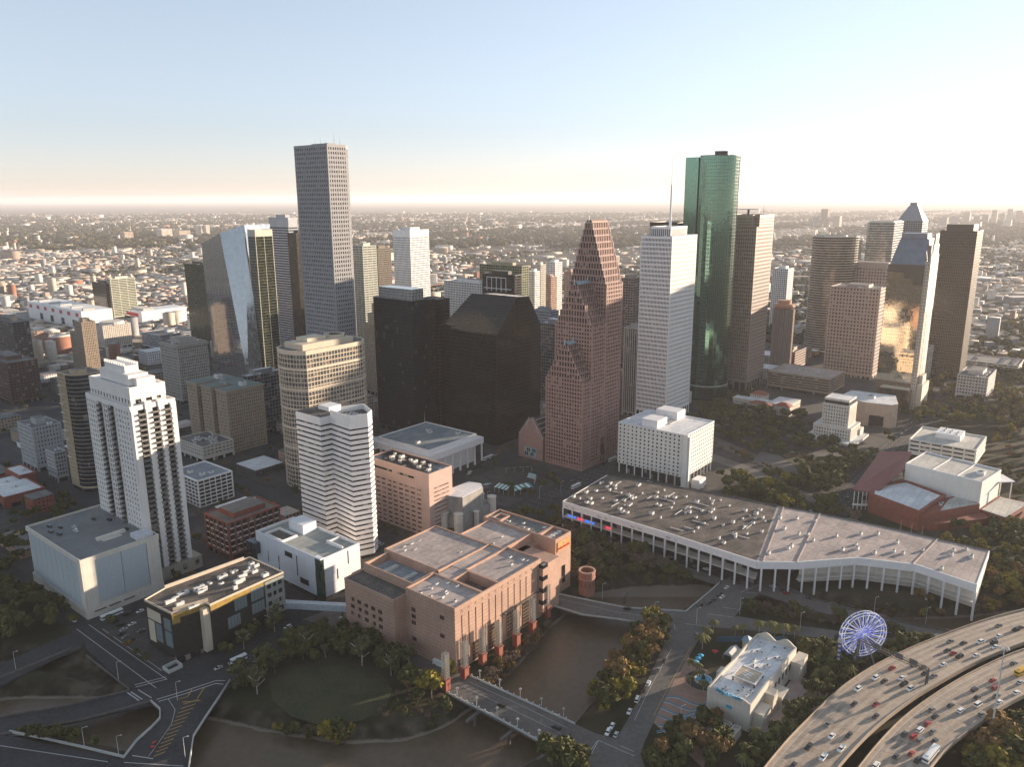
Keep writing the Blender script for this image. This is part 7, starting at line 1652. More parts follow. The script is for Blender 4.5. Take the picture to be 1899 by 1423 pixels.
# ---------------------------------------------------------------- aquarium
p = (112.5, 325.5); u_, v_ = 62, 22
t = thing('aquarium', 'cream aquarium building with wavy parapets and a square painted roof deck', 'aquarium building', (*loc(p, 30, 11), 0)); FOOT.append(rect(p, -3, 66, -9, 27))
AQ = mat('cream_stucco', (.52, .47, .40), .85, scale=.2, var=.08, streak=.12)
H = 15
q = MB(); q.prism(rect(p, 0, u_, 0, v_), 0, H - 1.5); q.build('stucco_body', AQ, t)
q = MB(); q.prism(rect(p, .8, u_ - .8, .8, v_ - .8), H - 1.5, H - 1.2); q.build('roof', M_ROOFW, t)
def wavy(a_, b_, z0, amp, nm, th=.8):
    q = MB(); A_, B_ = Vector((*a_, 0)), Vector((*b_, 0)); n = 16; dr = (B_ - A_); L2 = dr.length; dr.normalize(); nn = Vector((dr.y, -dr.x, 0)) * th / 2; n0 = len(q.V)
    for k in range(n + 1):
        c = A_ + dr * L2 * k / n; z = z0 + 1.2 + amp * (abs(sin(k / n * pi * 2)) ** 1.5)
        for s_ in (1, -1): q.V.append((c.x + nn.x * s_, c.y + nn.y * s_, z0 - .6)); q.V.append((c.x + nn.x * s_, c.y + nn.y * s_, z))
    for k in range(n):
        a, b = n0 + 4 * k, n0 + 4 * k + 4
        q.F += [(a, b, b + 1, a + 1), (b + 2, a + 2, a + 3, b + 3), (a + 1, b + 1, b + 3, a + 3)]; q.M += [0] * 3
    q.F += [(n0, n0 + 1, n0 + 3, n0 + 2), (n0 + 4 * n, n0 + 4 * n + 2, n0 + 4 * n + 3, n0 + 4 * n + 1)]; q.M += [0, 0]
    return q.build(nm, AQ, t)
wavy(loc(p, .4, 0), loc(p, .4, v_), H - 1.2, 1.6, 'wavy_parapet'); wavy(loc(p, u_ - .4, 0), loc(p, u_ - .4, v_), H - 1.2, 3, 'wavy_parapet'); wavy(loc(p, .9, .4), loc(p, u_ - .9, .4), H - 1.2, .8, 'wavy_parapet'); wavy(loc(p, .9, v_ - .4), loc(p, u_ - .9, v_ - .4), H - 1.2, .8, 'wavy_parapet')
q = MB(); q.prism(rect(p, 15, 27, 4, 16), H + .6, H + 1.2); q.build('painted_deck', mat('tan_deck', (.42, .34, .25), .8), t); q = MB(); q.ring(rect(p, 15.6, 26.4, 4.6, 15.4), rect(p, 14.9, 27.1, 3.9, 16.1), H + 1.15, H + 1.35); q.build('deck_border', C_WHITE, t)
for (a, b) in ((15.5, 4.5), (26.5, 4.5), (26.5, 15.5), (15.5, 15.5)): c1 = loc(p, a, b); q = MB(); q.cyl(*c1, H - 1.2, H + .6, .4, 6); q.build('deck_post', M_DARKM, t)
q = MB()
for k in range(3): q.beam((*loc(p, 18 + k * 2.4, 8), H + 1.26), (*loc(p, 20 + k * 1.6, 12.5), H + 1.26), .6, .1)
q.beam((*loc(p, 18.5, 11), H + 1.27), (*loc(p, 24, 9), H + 1.27), .5, .1); q.build('deck_emblem', C_WHITE, t)
textobj('Aquarium', 3.4, mat('sea_blue', (.03, .30, .50), .5), t, (*loc(p, -.35, 11), H + .2), MV, name='sign_lettering', depth=.3, bold=True)
q = MB(); q.prism(rect(p, -.15, 0, 9, 12), 8.5, 10); q.build('wall_emblem', mat('sea_blue', ()), t)
for (s0, s1, t0, t1, z) in ((24, 30, v_, v_ + 6, 9), (40, 50, v_, v_ + 5, 10), (54, 66, -5, 0, 11), (4, 14, -5, 0, 9), (26, 36, -6, 0, 7), (18, 24, -4.5, 0, 12)): q = MB(); q.prism(rect(p, s0, s1, t0 + .02 * (t0 > 0), t1 - .02), 0, z); q.build('side_bay', AQ, t)
for i in range(5): q = MB(); q.prism(rect(p, 32 + i * 5, 34 + i * 5, -.2, 0), 6, 9.5); q.build('window', G_DARK, t)
rr = random.Random(9)
for i in range(22): roof_unit(t, *loc(p, rr.uniform(30, 58) if i < 16 else rr.uniform(3, 13), rr.uniform(3, 19)), H - 1.2, rr.uniform(.5, 1.8), rr.uniform(.5, 1.1), rr.uniform(.6, 1.5))
q = MB(); q.prism(rect(p, -16, -4, 2, 18), 0, 3.4); q.ring(rect(p, -15.5, -4.5, 2.5, 17.5), rect(p, -16, -4, 2, 18), 3.4, 4.6); q.build('plant_yard', AQ, t)
for i in range(10): roof_unit(t, *loc(p, -14 + (i % 5) * 2.3, 6 + (i // 5) * 6), 3.4, .8, .8, 1.2)
sheet('terrace', [loc(p, 2, -22), loc(p, 60, -20), loc(p, 60, -1), loc(p, 2, -1)], .09, mat('pink_paving', (.42, .32, .28), .9, scale=.3)); sheet('plaza', [loc(p, -36, 6), loc(p, 30, 26), loc(p, 40, 52), loc(p, -20, 44)], .08, mat('terracotta_paving', (.27, .17, .13), .9, scale=.3))
wv = MB()
for k in range(6):
    pl = [(76 + 26 * f - k * 4.2 * .35, 352 - 4.6 * k + 2.6 * sin(f * 7 + k) - f * 4) for f in [j / 12 for j in range(13)]]; ribbon(wv, pl, 1.1, .1 + .002 * k, 0); ribbon(wv, [(x_, y_ - 1.2) for x_, y_ in pl], .35, .112 + .002 * k, 1)
wv = wv.build('wave_paving', [mat('wave_blue', (.07, .18, .25), .8), mat('wave_pale', (.4, .45, .45), .8)]); wv['kind'] = 'structure'
t = thing('round_fountain', 'round blue fountain with a dark sculpture in a ring of paving', 'fountain', (100.7, 367, 0)); q = MB(); q.cyl(100.7, 367, .09, .2, 9, 24); q.build('paving_ring', M_PAVE, t)
q = MB(); q.ring(oval(100.7, 367, 4, 4, 20), oval(100.7, 367, 4.7, 4.7, 20), .2, .9); q.build('basin', C_CREAM, t); q = MB(); q.cyl(100.7, 367, .2, .6, 4, 20); q.build('pool_water', mat('pool_blue', (.03, .28, .45), .1), t)
q = MB(); q.cyl(100.7, 367, .6, 2.4, .8, 8, 0, .3); q.beam((99.8, 367, 1), (100.9, 367.4, 5), .5); q.beam((101.7, 366.6, 1), (100.5, 367, 4.4), .45); q.cyl(100.8, 367.3, 4.6, 5.6, .5, 8, 0, .1); q.build('sculpture', M_DARKM, t)
# blue fence, pavilion, tent, parasols
q = MB(); q.beam((118, 404, 1.6), (158, 404, 1.6), .4, 3.2); tag(q.build('blue_fence', mat('fence_blue', (.05, .12, .19), .7)), 'long dark blue fence wall behind the aquarium', 'fence')
t = thing('ticket_pavilion', 'small cream pavilion with a blue pyramid roof behind the aquarium', 'pavilion', (133, 398, 0)); q = MB(); q.prism(rect((133, 398), -2, 2, -2, 2), 0, 5); q.build('walls', AQ, t); q = MB(); q.taper(rect((133, 398), -2.8, 2.8, -2.8, 2.8), 5, rect((133, 398), -.1, .1, -.1, .1), 7.6); q.build('roof', mat('slate_blue', (.16, .25, .31), .6), t)
t = thing('white_tent', 'white marquee tent behind the aquarium', 'tent', (122, 389, 0)); q = MB(); q.gable(rect((122, 389), -5, 5, -3, 3), 3, 5); q.quad([(*loc((122, 389), -5, -3), 3), (*loc((122, 389), -5, 3), 3), (*loc((122, 389), 5, 3), 3), (*loc((122, 389), 5, -3), 3)]); q.build('canvas', M_PAINT, t)
for a, b in ((-5, -3), (5, -3), (5, 3), (-5, 3)): q = MB(); q.cyl(*loc((122, 389), a, b), 0, 3, .12, 5); q.build('pole', M_UNIT, t)
for i, (x_, y_, c_, lb) in enumerate(((100, 381, 'sea_blue', 'blue parasol nearest the fountain'), (102, 384, 'sea_blue', 'middle blue parasol above the fountain'), (104, 387, 'sea_blue', 'blue parasol farthest from the fountain'), (113, 391, 'signal_red', 'red parasol beside the white tent'))):
    t = thing('parasol', lb, 'parasol', (x_, y_, 0), 'parasols in the aquarium garden'); q = MB(); q.cyl(x_, y_, 0, 2.6, .06, 5); q.build('pole', M_UNIT, t); q = MB(); q.cyl(x_, y_, 2.3, 3.1, 1.8, 8, 0, .08); q.build('shade', mat(c_, ()), t)

# ---------------------------------------------------------------- fairground rides
wx, wy, wr = 190, 381.5, 12.9; zc = 18.6
t = thing('ferris_wheel', 'big ferris wheel with blue and white lit spokes beside the freeway', 'ferris wheel', (wx, wy, 0))
ax = Vector((.12, -1, 0)).normalized(); wd = Vector((-ax.y, ax.x, 0)) * -1   # wheel plane faces the camera side
wd = Vector((ax.y, -ax.x, 0)).normalized()
M_BL = mat('ride_blue', (.20, .24, .60), .4, emit=(.25, .3, .9), es=.10); M_WL = mat('ride_white', (.7, .7, .72), .4, emit=(.85, .85, 1), es=.08)
def wp(a, r_, off): return Vector((wx, wy, zc)) + wd * (cos(a) * r_) + Vector((0, 0, 1)) * (sin(a) * r_) + ax * off
for off in (-1.1, 1.1):
    q = MB()
    for r_ in (wr, wr - 1.6):
        for k in range(40): q.beam(wp(2 * pi * k / 40, r_, off), wp(2 * pi * (k + 1) / 40, r_, off), .3)
    q.build('rim', M_WL, t)
for k in range(20):
    a = 2 * pi * k / 20; q = MB(); q.beam(wp(a, .9, 1.3), wp(a, wr, 1.1), .42); q.build('spoke', M_BL, t)
    q = MB(); q.beam(wp(a + .11, .9, -1.3), wp(a, wr, -1.1), .3); q.beam(wp(a + .16, 5, 1.2), wp(a + .16, wr - 1, 1.1), .16); q.beam(wp(a, wr, -1.1), wp(a, wr, 1.1), .2); q.build('stay', M_WL, t)
    c1 = wp(a, wr + .1, 0); q = MB(); q.box(c1.x - .7, c1.x + .7, c1.y - .7, c1.y + .7, c1.z - 1.9, c1.z - 1.0); q.box(c1.x - .8, c1.x + .8, c1.y - .8, c1.y + .8, c1.z - .2, c1.z); q.box(c1.x - .05, c1.x + .05, c1.y - .05, c1.y + .05, c1.z - 1, c1.z - .2); q.build('gondola', mat('gondola_blue', (.08, .12, .35), .5), t)
q = MB(); q.beam(wp(0, 0, -1.8), wp(0, 0, 1.8), 2.2); q.build('hub', M_WL, t)
for off in (-3, 3):
    for s_ in (-7, 7): q = MB(); q.beam(wp(0, 0, off * .7), Vector((wx, wy, 0)) + wd * s_ + ax * off, .6); q.build('leg', M_RAIL, t)
t = thing('carousel', 'round blue and white carousel roof beside the aquarium', 'carousel', (170, 385, 0)); q = MB()
for k in range(16):
    a0, a1 = 2 * pi * k / 16, 2 * pi * (k + 1) / 16; q.quad([(170 + 6 * cos(a0), 385 + 6 * sin(a0), 4), (170 + 6 * cos(a1), 385 + 6 * sin(a1), 4), (170 + 3.2 * cos(a1), 385 + 3.2 * sin(a1), 5.2), (170 + 3.2 * cos(a0), 385 + 3.2 * sin(a0), 5.2)], k % 2); q.quad([(170 + 3.2 * cos(a0), 385 + 3.2 * sin(a0), 5.2), (170 + 3.2 * cos(a1), 385 + 3.2 * sin(a1), 5.2), (170, 385, 6.8)], (k + 1) % 2)
q.build('roof', [mat('carousel_blue', (.10, .32, .40), .5), M_PAINT], t); q = MB(); q.cyl(170, 385, 0, .5, 5.6, 18); q.build('platform', M_PAVE, t); q = MB(); q.cyl(170, 385, .5, 4.8, 1.2, 10); q.build('centre_drum', mat('carousel_blue', ()), t)
for k in range(8): q = MB(); q.cyl(170 + 5 * cos(k * pi / 4), 385 + 5 * sin(k * pi / 4), .5, 4.4, .12, 5); q.build('pole', M_YEL, t)
q = MB(); q.cyl(170, 385, .1, .12, 9.5, 24); o_ = q.build('plaza', mat('wave_blue', ())); o_['kind'] = 'structure'
t = thing('drop_tower', 'thin blue and white banded drop tower ride beside the carousel', 'ride tower', (174.3, 373.5, 0))
for k in range(14): q = MB(); q.prism(rect((174.3, 373.5), -.6, .6, -.6, .6), k * 1.3, k * 1.3 + 1.28); q.build('band', mat('deep_blue', (.03, .05, .3), .5) if k % 2 else M_PAINT, t)
q = MB(); q.prism(rect((174.3, 373.5), -1, 1, -1, 1), 18.3, 20.3); q.build('cap', M_PAINT, t); q = MB(); q.ring(rect((174.3, 373.5), -.65, .65, -.65, .65), rect((174.3, 373.5), -1.8, 1.8, -1.8, 1.8), 1, 2.2); q.build('seat_ring', mat('deep_blue', ()), t)
# gantry and masts of the freeway
t = thing('sign_gantry', 'steel sign gantry spanning the upper freeway deck', 'sign gantry', (197, 360, 0)); ga, gb = Vector((184, 373, 0)), Vector((206.5, 345.5, 0)); dv = (gb - ga).normalized(); pv_ = Vector((dv.y, -dv.x, 0))
for c1 in (ga, gb):
    for s_ in (-1, 1): q = MB(); q.beam(c1 + pv_ * s_ + Vector((0, 0, 0)), c1 + pv_ * s_ + Vector((0, 0, 20.5)), .5); q.build('post', M_CONC, t)
q = MB(); n = 18; LL = (gb - ga).length
for z in (19, 20.6):
    for s_ in (-1, 1): q.beam(ga + pv_ * s_ + Vector((0, 0, z)), gb + pv_ * s_ + Vector((0, 0, z)), .22)
for k in range(n): a_ = ga + dv * LL * k / n; b_ = ga + dv * LL * (k + 1) / n; [q.beam(a_ + pv_ * s_ + Vector((0, 0, 19)), b_ + pv_ * s_ + Vector((0, 0, 20.6)), .12) for s_ in (-1, 1)]; q.beam(a_ - pv_ + Vector((0, 0, 20.6)), a_ + pv_ + Vector((0, 0, 20.6)), .12)
q.build('truss', M_CONC, t)
for f in (.25, .58, .78): c1 = ga + dv * LL * f - pv_ * 1.4; q = MB(); q.beam(c1 - dv * 2 + Vector((0, 0, 19.8)), c1 + dv * 2 + Vector((0, 0, 19.8)), .2, 3.2); q.build('sign_panel', mat('sign_back', (.16, .16, .15), .5), t)
t = thing('high_mast_light', 'very tall thin light mast beside the lower freeway deck', 'light mast', (221.5, 315, 0)); q = MB(); q.cyl(221.5, 315, 0, 52, .5, 8, 0, .22); q.build('pole', M_UNIT, t); q = MB(); q.ring(oval(221.5, 315, 1.5, 1.5, 12), oval(221.5, 315, 1.75, 1.75, 12), 51.4, 51.7); q.build('light_ring', M_UNIT, t)
for k in range(8): a = k * pi / 4; q = MB(); q.box(221.5 + 1.9 * cos(a) - .3, 221.5 + 1.9 * cos(a) + .3, 315 + 1.9 * sin(a) - .3, 315 + 1.9 * sin(a) + .3, 50.9, 51.4); q.build('lamp', M_UNIT, t)

# ---------------------------------------------------------------- vehicles
VC = {'white': (.72, .72, .70), 'silver': (.42, .43, .44), 'grey': (.18, .18, .18), 'dark grey': (.055, .055, .06), 'black': (.018, .018, .02), 'red': (.34, .03, .03), 'yellow': (.65, .38, .03), 'blue': (.05, .1, .3)}
def vm_(c): return mat('car_paint_' + c.replace(' ', '_'), VC[c], .25, scale=.5, var=.05, spec=.6)
M_GL = mat('car_glass', (.015, .017, .02), .06, scale=1, spec=.6); M_TY = mat('tyre', (.02, .02, .02), .9, scale=3)
PRO = {  # side profile x,z of the lower body; cabin x,z; width
    'sedan': ([(-2.25, .35), (2.25, .35), (2.3, .7), (1.9, .88), (1.0, .98), (-1.5, 1.0), (-2.25, .95)], [(-1.75, .96), (1.1, .96), (.35, 1.45), (-1.05, 1.45)], .9),
    'suv': ([(-2.35, .4), (2.35, .4), (2.4, .9), (2.0, 1.1), (1.1, 1.15), (-2.3, 1.15)], [(-2.25, 1.12), (1.25, 1.12), (.55, 1.75), (-2.05, 1.75)], .97),
    'van': ([(-2.6, .4), (2.5, .4), (2.55, 1.0), (2.1, 1.25), (-2.6, 1.25)], [(-2.58, 1.22), (2.0, 1.22), (1.3, 2.2), (-2.5, 2.2)], 1.0),
    'pickup': ([(-2.8, .45), (2.7, .45), (2.75, .95), (2.2, 1.12), (-2.8, 1.12)], [(-.6, 1.1), (1.5, 1.1), (.9, 1.75), (-.4, 1.75)], .98)}
def extr(mb, prof, w0, w1=None, m=0):
    n = len(mb.V); k = len(prof); w1 = w1 or [w0] * k
    mb.V += [(x, -w, z) for (x, z), w in zip(prof, w1)] + [(x, w, z) for (x, z), w in zip(prof, w1)]
    mb.F.append(tuple(n + i for i in range(k))); mb.F.append(tuple(n + 2 * k - 1 - i for i in range(k))); mb.M += [m, m]
    for i in range(k): j = (i + 1) % k; mb.F.append((n + j, n + i, n + k + i, n + k + j)); mb.M.append(m)
MC = {}
def meshof(key, mb, mats):
    if key not in MC: o = mb.build(key, mats); MC[key] = o.data; bpy.data.objects.remove(o)
    return MC[key]
def wheelmesh():
    q = MB(); n = 10; q.V = [(.33 * cos(2 * pi * i / n), s, .33 * sin(2 * pi * i / n)) for s in (-.11, .11) for i in range(n)]
    q.F = [tuple(range(n)), tuple(range(2 * n - 1, n - 1, -1))] + [((i + 1) % n, i, n + i, n + (i + 1) % n) for i in range(n)]; q.M = [0] * len(q.F); return q
def car(kind, c, x, y, z, ang, group, place):
    t = thing('car' if kind == 'sedan' else kind, '', 'car' if kind in ('sedan', 'suv') else ('pickup truck' if kind == 'pickup' else 'van'), (x, y, z), group); t.rotation_euler = (0, 0, ang)
    body, cab, w_ = PRO[kind]
    if ('body', kind, c) not in MC:
        q = MB(); extr(q, body, w_, [w_ * (.94 if zz_ > .8 else 1) for _, zz_ in body])
        cx0 = [(a, b + .01) for a, b in cab[2:]]; q.V_ = 0; q.box(cab[3][0] - .02, cab[2][0] + .02, -w_ * .76, w_ * .76, cab[2][1] - .02, cab[2][1] + .05)
        if kind == 'pickup': q.box(-2.75, -.7, -w_ * .93, -w_ * .86, 1.1, 1.35); q.box(-2.75, -.7, w_ * .86, w_ * .93, 1.1, 1.35); q.box(-2.8, -2.72, -w_ * .9, w_ * .9, 1.1, 1.35)
        MC[('body', kind, c)] = None; o = q.build('body', vm_(c)); MC[('body', kind, c)] = o.data; bpy.data.objects.remove(o)
        q = MB(); extr(q, cab, w_ * .9, [w_ * .9, w_ * .9, w_ * .76, w_ * .76]); o = q.build('windows', vm_(c) if False else M_GL); MC[('cab', kind)] = o.data; bpy.data.objects.remove(o)
    if 'wheel' not in MC: o = wheelmesh().build('wheel', M_TY); MC['wheel'] = o.data; bpy.data.objects.remove(o)
    child('body', MC[('body', kind, c)], t); child('windows', MC[('cab', kind)], t)
    for sx in (-1.4, 1.4):
        for sy in (-1, 1): child('wheel', MC['wheel'], t, (sx * (1.1 if kind == 'pickup' else 1), sy * (w_ - .08), .33))
    return (t, f'{c} {kind}', place)
def deck_angle(O, x, y): return min((((O[i][0] - x) ** 2 + (O[i][1] - y) ** 2), atan2(O[i + 1][1] - O[i][1], O[i + 1][0] - O[i][0])) for i in range(len(O) - 1))[1]
items = []
for (x, y, c, k) in CARSA: items.append(car(k, c, x, y, 12.02, deck_angle(HAo, x, y) + pi, 'cars on the freeway decks', 'on the upper freeway deck'))
for (x, y, c, k) in CARSB: items.append(car(k, c, x, y, 12.02, deck_angle(HBo, x, y) + random.choice((0, 0)), 'cars on the freeway decks', 'on the lower freeway deck'))
ANG = {'a': -37.6, 'b': 65.5, 'c': -25, 'd': 45.7, 'u': 51, 'v': 141, 'e': 95.6, 'a2': 46.9}
for (x, y, c, k, h) in STREETCARS:
    pl_ = {'a': 'on the road past the opera hall', 'b': 'on the avenue beside the aquarium', 'c': 'on the creekside roads', 'd': 'at the avenue bridge junction', 'a2': 'on the street below the dark modern block', 'e': 'on the hatched ramp'}.get(h) or ('in the shaded streets at lower left' if x < -95 else 'in the street behind the colonnaded hall' if (x < 110 and y > 560) else 'near the square-windowed block' if x < 200 else 'in the wide civic street at right')
    items.append(car(k, c, x, y, .26 if h in 'abcde' or h == 'a2' else .06, radians(ANG[h]) + (pi if random.random() < .5 else 0), 'cars in the city streets', pl_))
p_ = D['gar'][:2]
for i, (s, tt_, c) in enumerate(((10, 70, 'black'), (14, 63, 'black'), (7, 60, 'dark grey'), (20, 56, 'white'), (18, 49, 'white'), (34, 60, 'dark grey'), (40, 50, 'black'), (40, 26, 'black'), (9, 52, 'black'))): c1 = loc(p_, s, tt_); items.append(car('sedan' if i % 2 else 'suv', c, c1[0], c1[1], 38.2, radians(141), 'cars parked on roofs', 'parked on the roof of the screened garage'))
rr = random.Random(31)
for i in range(30):
    s, tt_ = 4 + (i % 10) * 5.4, (-40, -26, 8)[i // 10] + rr.uniform(-1, 1); c1 = loc((690, 1130), s, tt_); items.append(car(rr.choice(('sedan', 'suv')), rr.choice(('white', 'black', 'grey', 'silver', 'red')), c1[0], c1[1], 10.26, radians(141), 'cars parked on roofs', 'parked on the open deck at the right edge'))
label_rank(items)
def bus(x, y, z, ang, L_, c, label, name='bus'):
    t = thing(name, label, name.replace('_', ' '), (x, y, z), 'buses and trucks'); t.rotation_euler = (0, 0, ang); hgt = 3.1
    q = MB(); q.box(-L_ / 2, L_ / 2, -1.28, 1.28, .4, 1.5); q.box(-L_ / 2, L_ / 2, -1.28, 1.28, 2.35, hgt); q.box(-L_ / 2 + 2, L_ / 2 - 2.5, -.8, .8, hgt, hgt + .2); o = q.build('body', vm_(c)); o.parent = t
    q = MB(); q.box(-L_ / 2 + .05, L_ / 2 - .05, -1.22, 1.22, 1.5, 2.35); o = q.build('window_band', M_GL if name == 'bus' or name == 'school_bus' else vm_(c)); o.parent = t
    if 'wheel' not in MC: o = wheelmesh().build('wheel', M_TY); MC['wheel'] = o.data; bpy.data.objects.remove(o)
    for sx in (-L_ * .32, L_ * .34):
        for sy in (-1.2, 1.2): child('wheel', MC['wheel'], t, (sx, sy, .4)).scale = (1.3, 1.3, 1.3)
    return t
bx, by = BUS; bus(bx, by, 12.02, deck_angle(HBo, bx, by), 13, 'white', 'long white bus on the lower freeway deck'); bx, by = SCHOOLBUS; bus(bx, by, 12.02, deck_angle(HBo, bx, by), 11, 'yellow', 'yellow school bus on the lower freeway deck near the right edge', 'school_bus')
for (x, y, h, L_, c, lb, nm) in ((56.1,651.1,51,12,'white','white bus in the street in front of the square-windowed block','bus'),(-23.9,729.8,51,14,'white','white bus beside the colonnaded hall','bus'),(-246.6,434.8,51,13,'white','white coach parked below the screened garage','bus'),(-152.2,386.4,47,9,'white','short white bus below the dark modern block','bus'),(-40.5,381.4,-37,8,'white','white box truck beside the lattice pylon at the bridge end','box_truck'),(97.6,723.2,51,12,'white','white bus between the gabled tower and the square-windowed block','bus')): bus(x, y, .2, radians(h), L_, c, lb, nm)

# ---------------------------------------------------------------- street lamps
def lamp(x, y, z, h, kind, label, group):
    t = thing('street_lamp', label, 'street lamp', (x, y, z), group); q = MB(); q.cyl(x, y, z, z + h, .14, 6, 0, .08); q.build('pole', M_UNIT, t)
    if kind == 'arm': q = MB(); q.beam((x, y, z + h), (x + 1.8, y + .6, z + h + .3), .12); q.box(x + 1.5, x + 2.3, y + .4, y + .8, z + h + .15, z + h + .35); q.build('lamp_head', M_UNIT, t)
    else:
        for dx, dz in ((0, .5), (-.5, 0), (.5, 0)): q = MB(); q.cyl(x + dx, y, z + h + dz - .25, z + h + dz + .25, .26, 8); q.build('globe', M_RAIL, t)
    return t
it = []
for k, key in enumerate('de'):
    pl = RAILS[key]; L_ = along(pl)[-1]
    for i in range(5): (x, y), _ = at(pl, L_ * (i + .5) / 5); it.append((lamp(x, y, 1.9, 4.2, 'globe', '', 'globe lamps on the arcade bridge'), 'three-globe lamp', 'on the ' + ('near' if key == 'd' else 'far') + ' balustrade of the arcade bridge'))
for i, (x, y) in enumerate([(30,462),(57,454),(86,430),(110,423),(139,434),(170,417),(222,435),(247,422),(-272,380),(-201,317),(-182,311),(-151,310),(-211,370),(-172,352),(81,331),(23,626),(-21,615),(42,638)]): it.append((lamp(x, y, .1, 10.5, 'arm', '', 'tall road lamps'), 'tall road lamp', 'beside the creek roads and avenue' if x > -60 else 'beside the roads at lower left'))
label_rank(it)

# ---------------------------------------------------------------- trees
def leafmat(name, c1, c2):
    m = mat(name, c1, .9, scale=.35, col2=c2, spec=.15); return m
LM = {'oak': leafmat('oak_leaves', (.034, .042, .016), (.13, .12, .04)), 'yellow': leafmat('yellow_green_leaves', (.10, .09, .018), (.30, .23, .04)), 'autumn': leafmat('rust_leaves', (.11, .07, .03), (.25, .15, .055)), 'bare': leafmat('bare_twigs', (.10, .07, .05), (.20, .14, .10)), 'poplar': leafmat('poplar_leaves', (.04, .05, .02), (.12, .12, .045)), 'birch': leafmat('birch_leaves', (.06, .065, .03), (.13, .12, .05)), 'palm': leafmat('palm_fronds', (.05, .06, .02), (.17, .15, .05))}
M_BARK = mat('bark', (.10, .075, .055), .95, scale=1); M_BARKW = mat('pale_bark', (.35, .32, .28), .9, scale=1)
def crown_mesh(kind, seed):
    """unit-height tree crown (z from about .3 to 1): leaf faces clustered on several lobes, with gaps"""
    r = np.random.RandomState(seed); V = []; F = []
    if kind == 'palm':
        for k in range(16):
            a = 2 * pi * k / 16 + r.uniform(-.2, .2); up = r.uniform(-.1, .55); L_ = .34; prev = None
            for j in range(5):
                s = j / 4; rad_ = L_ * s; z = .86 + up * .34 * s - .42 * s * s * L_ / .34 * (.8 if up > .2 else .6); w_ = .055 * (1 - .8 * abs(s - .35)); c_ = (rad_ * cos(a), rad_ * sin(a), z); sd_ = (-sin(a) * w_, cos(a) * w_)
                n = len(V); V += [(c_[0] + sd_[0], c_[1] + sd_[1], c_[2] - .02), (c_[0], c_[1], c_[2] + .012), (c_[0] - sd_[0], c_[1] - sd_[1], c_[2] - .02)]
                if j: F += [(n - 3, n - 2, n + 1, n), (n - 2, n - 1, n + 2, n + 1)]
        return V, F
    spec = {'oak': (11, .30, .62, .17, 62, .062), 'yellow': (9, .24, .62, .15, 52, .055), 'autumn': (9, .25, .62, .15, 46, .055), 'bare': (12, .30, .64, .15, 30, .034), 'poplar': (9, .13, .62, .11, 46, .045), 'birch': (9, .15, .66, .12, 34, .042)}[kind]
    nl, spread, zc_, lr, nf, fs = spec
    for l in range(nl):
        a = r.uniform(0, 2 * pi); d = spread * sqrt(r.uniform(.05, 1)); c_ = np.array([d * cos(a), d * sin(a), zc_ + r.uniform(-.24, .25) * (1.25 if kind in ('poplar', 'birch', 'yellow') else .75) * (1 - .5 * d / spread)]); R__ = lr * r.uniform(.7, 1.2)
        if kind != 'bare':
            bm = bmesh.new(); bmesh.ops.create_icosphere(bm, subdivisions=1, radius=R__ * .74); n = len(V)
            for v in bm.verts: V.append(tuple(c_ + np.array(v.co) * (1 + r.uniform(-.2, .2)) * np.array([1, 1, .8])))
            for f in bm.faces: F.append(tuple(n + v.index for v in f.verts))
            bm.free()
        for i in range(nf):
            dv = r.normal(size=3); dv /= np.linalg.norm(dv); c2 = c_ + dv * R__ * r.uniform(.72, 1.12) * np.array([1, 1, .82]); 
            t1 = r.normal(size=3); t1 -= dv * t1.dot(dv) * r.uniform(.3, 1); t1 /= np.linalg.norm(t1); t2 = np.cross(dv + r.normal(size=3) * .5, t1); t2 /= (np.linalg.norm(t2) + 1e-6); s = fs * r.uniform(.6, 1.3); n = len(V)
            V += [tuple(c2 + t1 * s), tuple(c2 + t2 * s), tuple(c2 - t1 * s * .8), tuple(c2 - t2 * s * .9)]; F.append((n, n + 1, n + 2, n + 3))
    return V, F
def mk(name, V, F, m): me = bpy.data.meshes.new(name); me.from_pydata(V, [], F); me.materials.append(m); return me
CR = {k: [mk(k + '_crown', *crown_mesh(k, 10 * i + len(k)), LM[k]) for i in range(3)] for k in LM}
TRK = {}
for k in LM:
    q = MB(); w_ = {'palm': .018, 'poplar': .014, 'birch': .014}.get(k, .03); q.cyl(0, 0, 0, .84 if k == 'palm' else .55, w_, 6, 0, w_ * .6); rr = random.Random(len(k))
    if k != 'palm':
        for i in range(12 if k == 'bare' else 6): a = i * 2.4; z0 = rr.uniform(.25, .5); q.beam((0, 0, z0), (.22 * cos(a), .22 * sin(a), z0 + rr.uniform(.16, .36)), .016)
    o = q.build('trunk', M_BARKW if k in ('birch', 'palm') else M_BARK); TRK[k] = o.data; bpy.data.objects.remove(o)
KN = {'oak': 'round dark green tree', 'yellow': 'yellow-green tree', 'autumn': 'rust-orange tree', 'bare': 'bare brown tree', 'poplar': 'slim dark green tree', 'birch': 'pale-stemmed slim tree', 'palm': 'palm tree'}
def gz(x, y):
    d = min(seg_dist(np.array([x]), np.array([y]), BAYOU)[0] - float(np.interp(x, [-300, -60, 20, 80, 110, 140, 260], [12, 14, 24, 19, 12, 10, 9])), 99); k = min(max(d / 13, 0), 1); return -9 * (1 - k * k * (3 - 2 * k)), d
RP = [ccw([tuple(p) for p in v]) for v in ROADS.values()] + [offset(ccw([tuple(a) for a in A_[0]] + [tuple(a) for a in A_[1]][::-1]), 4) for A_ in (HA, HB)]
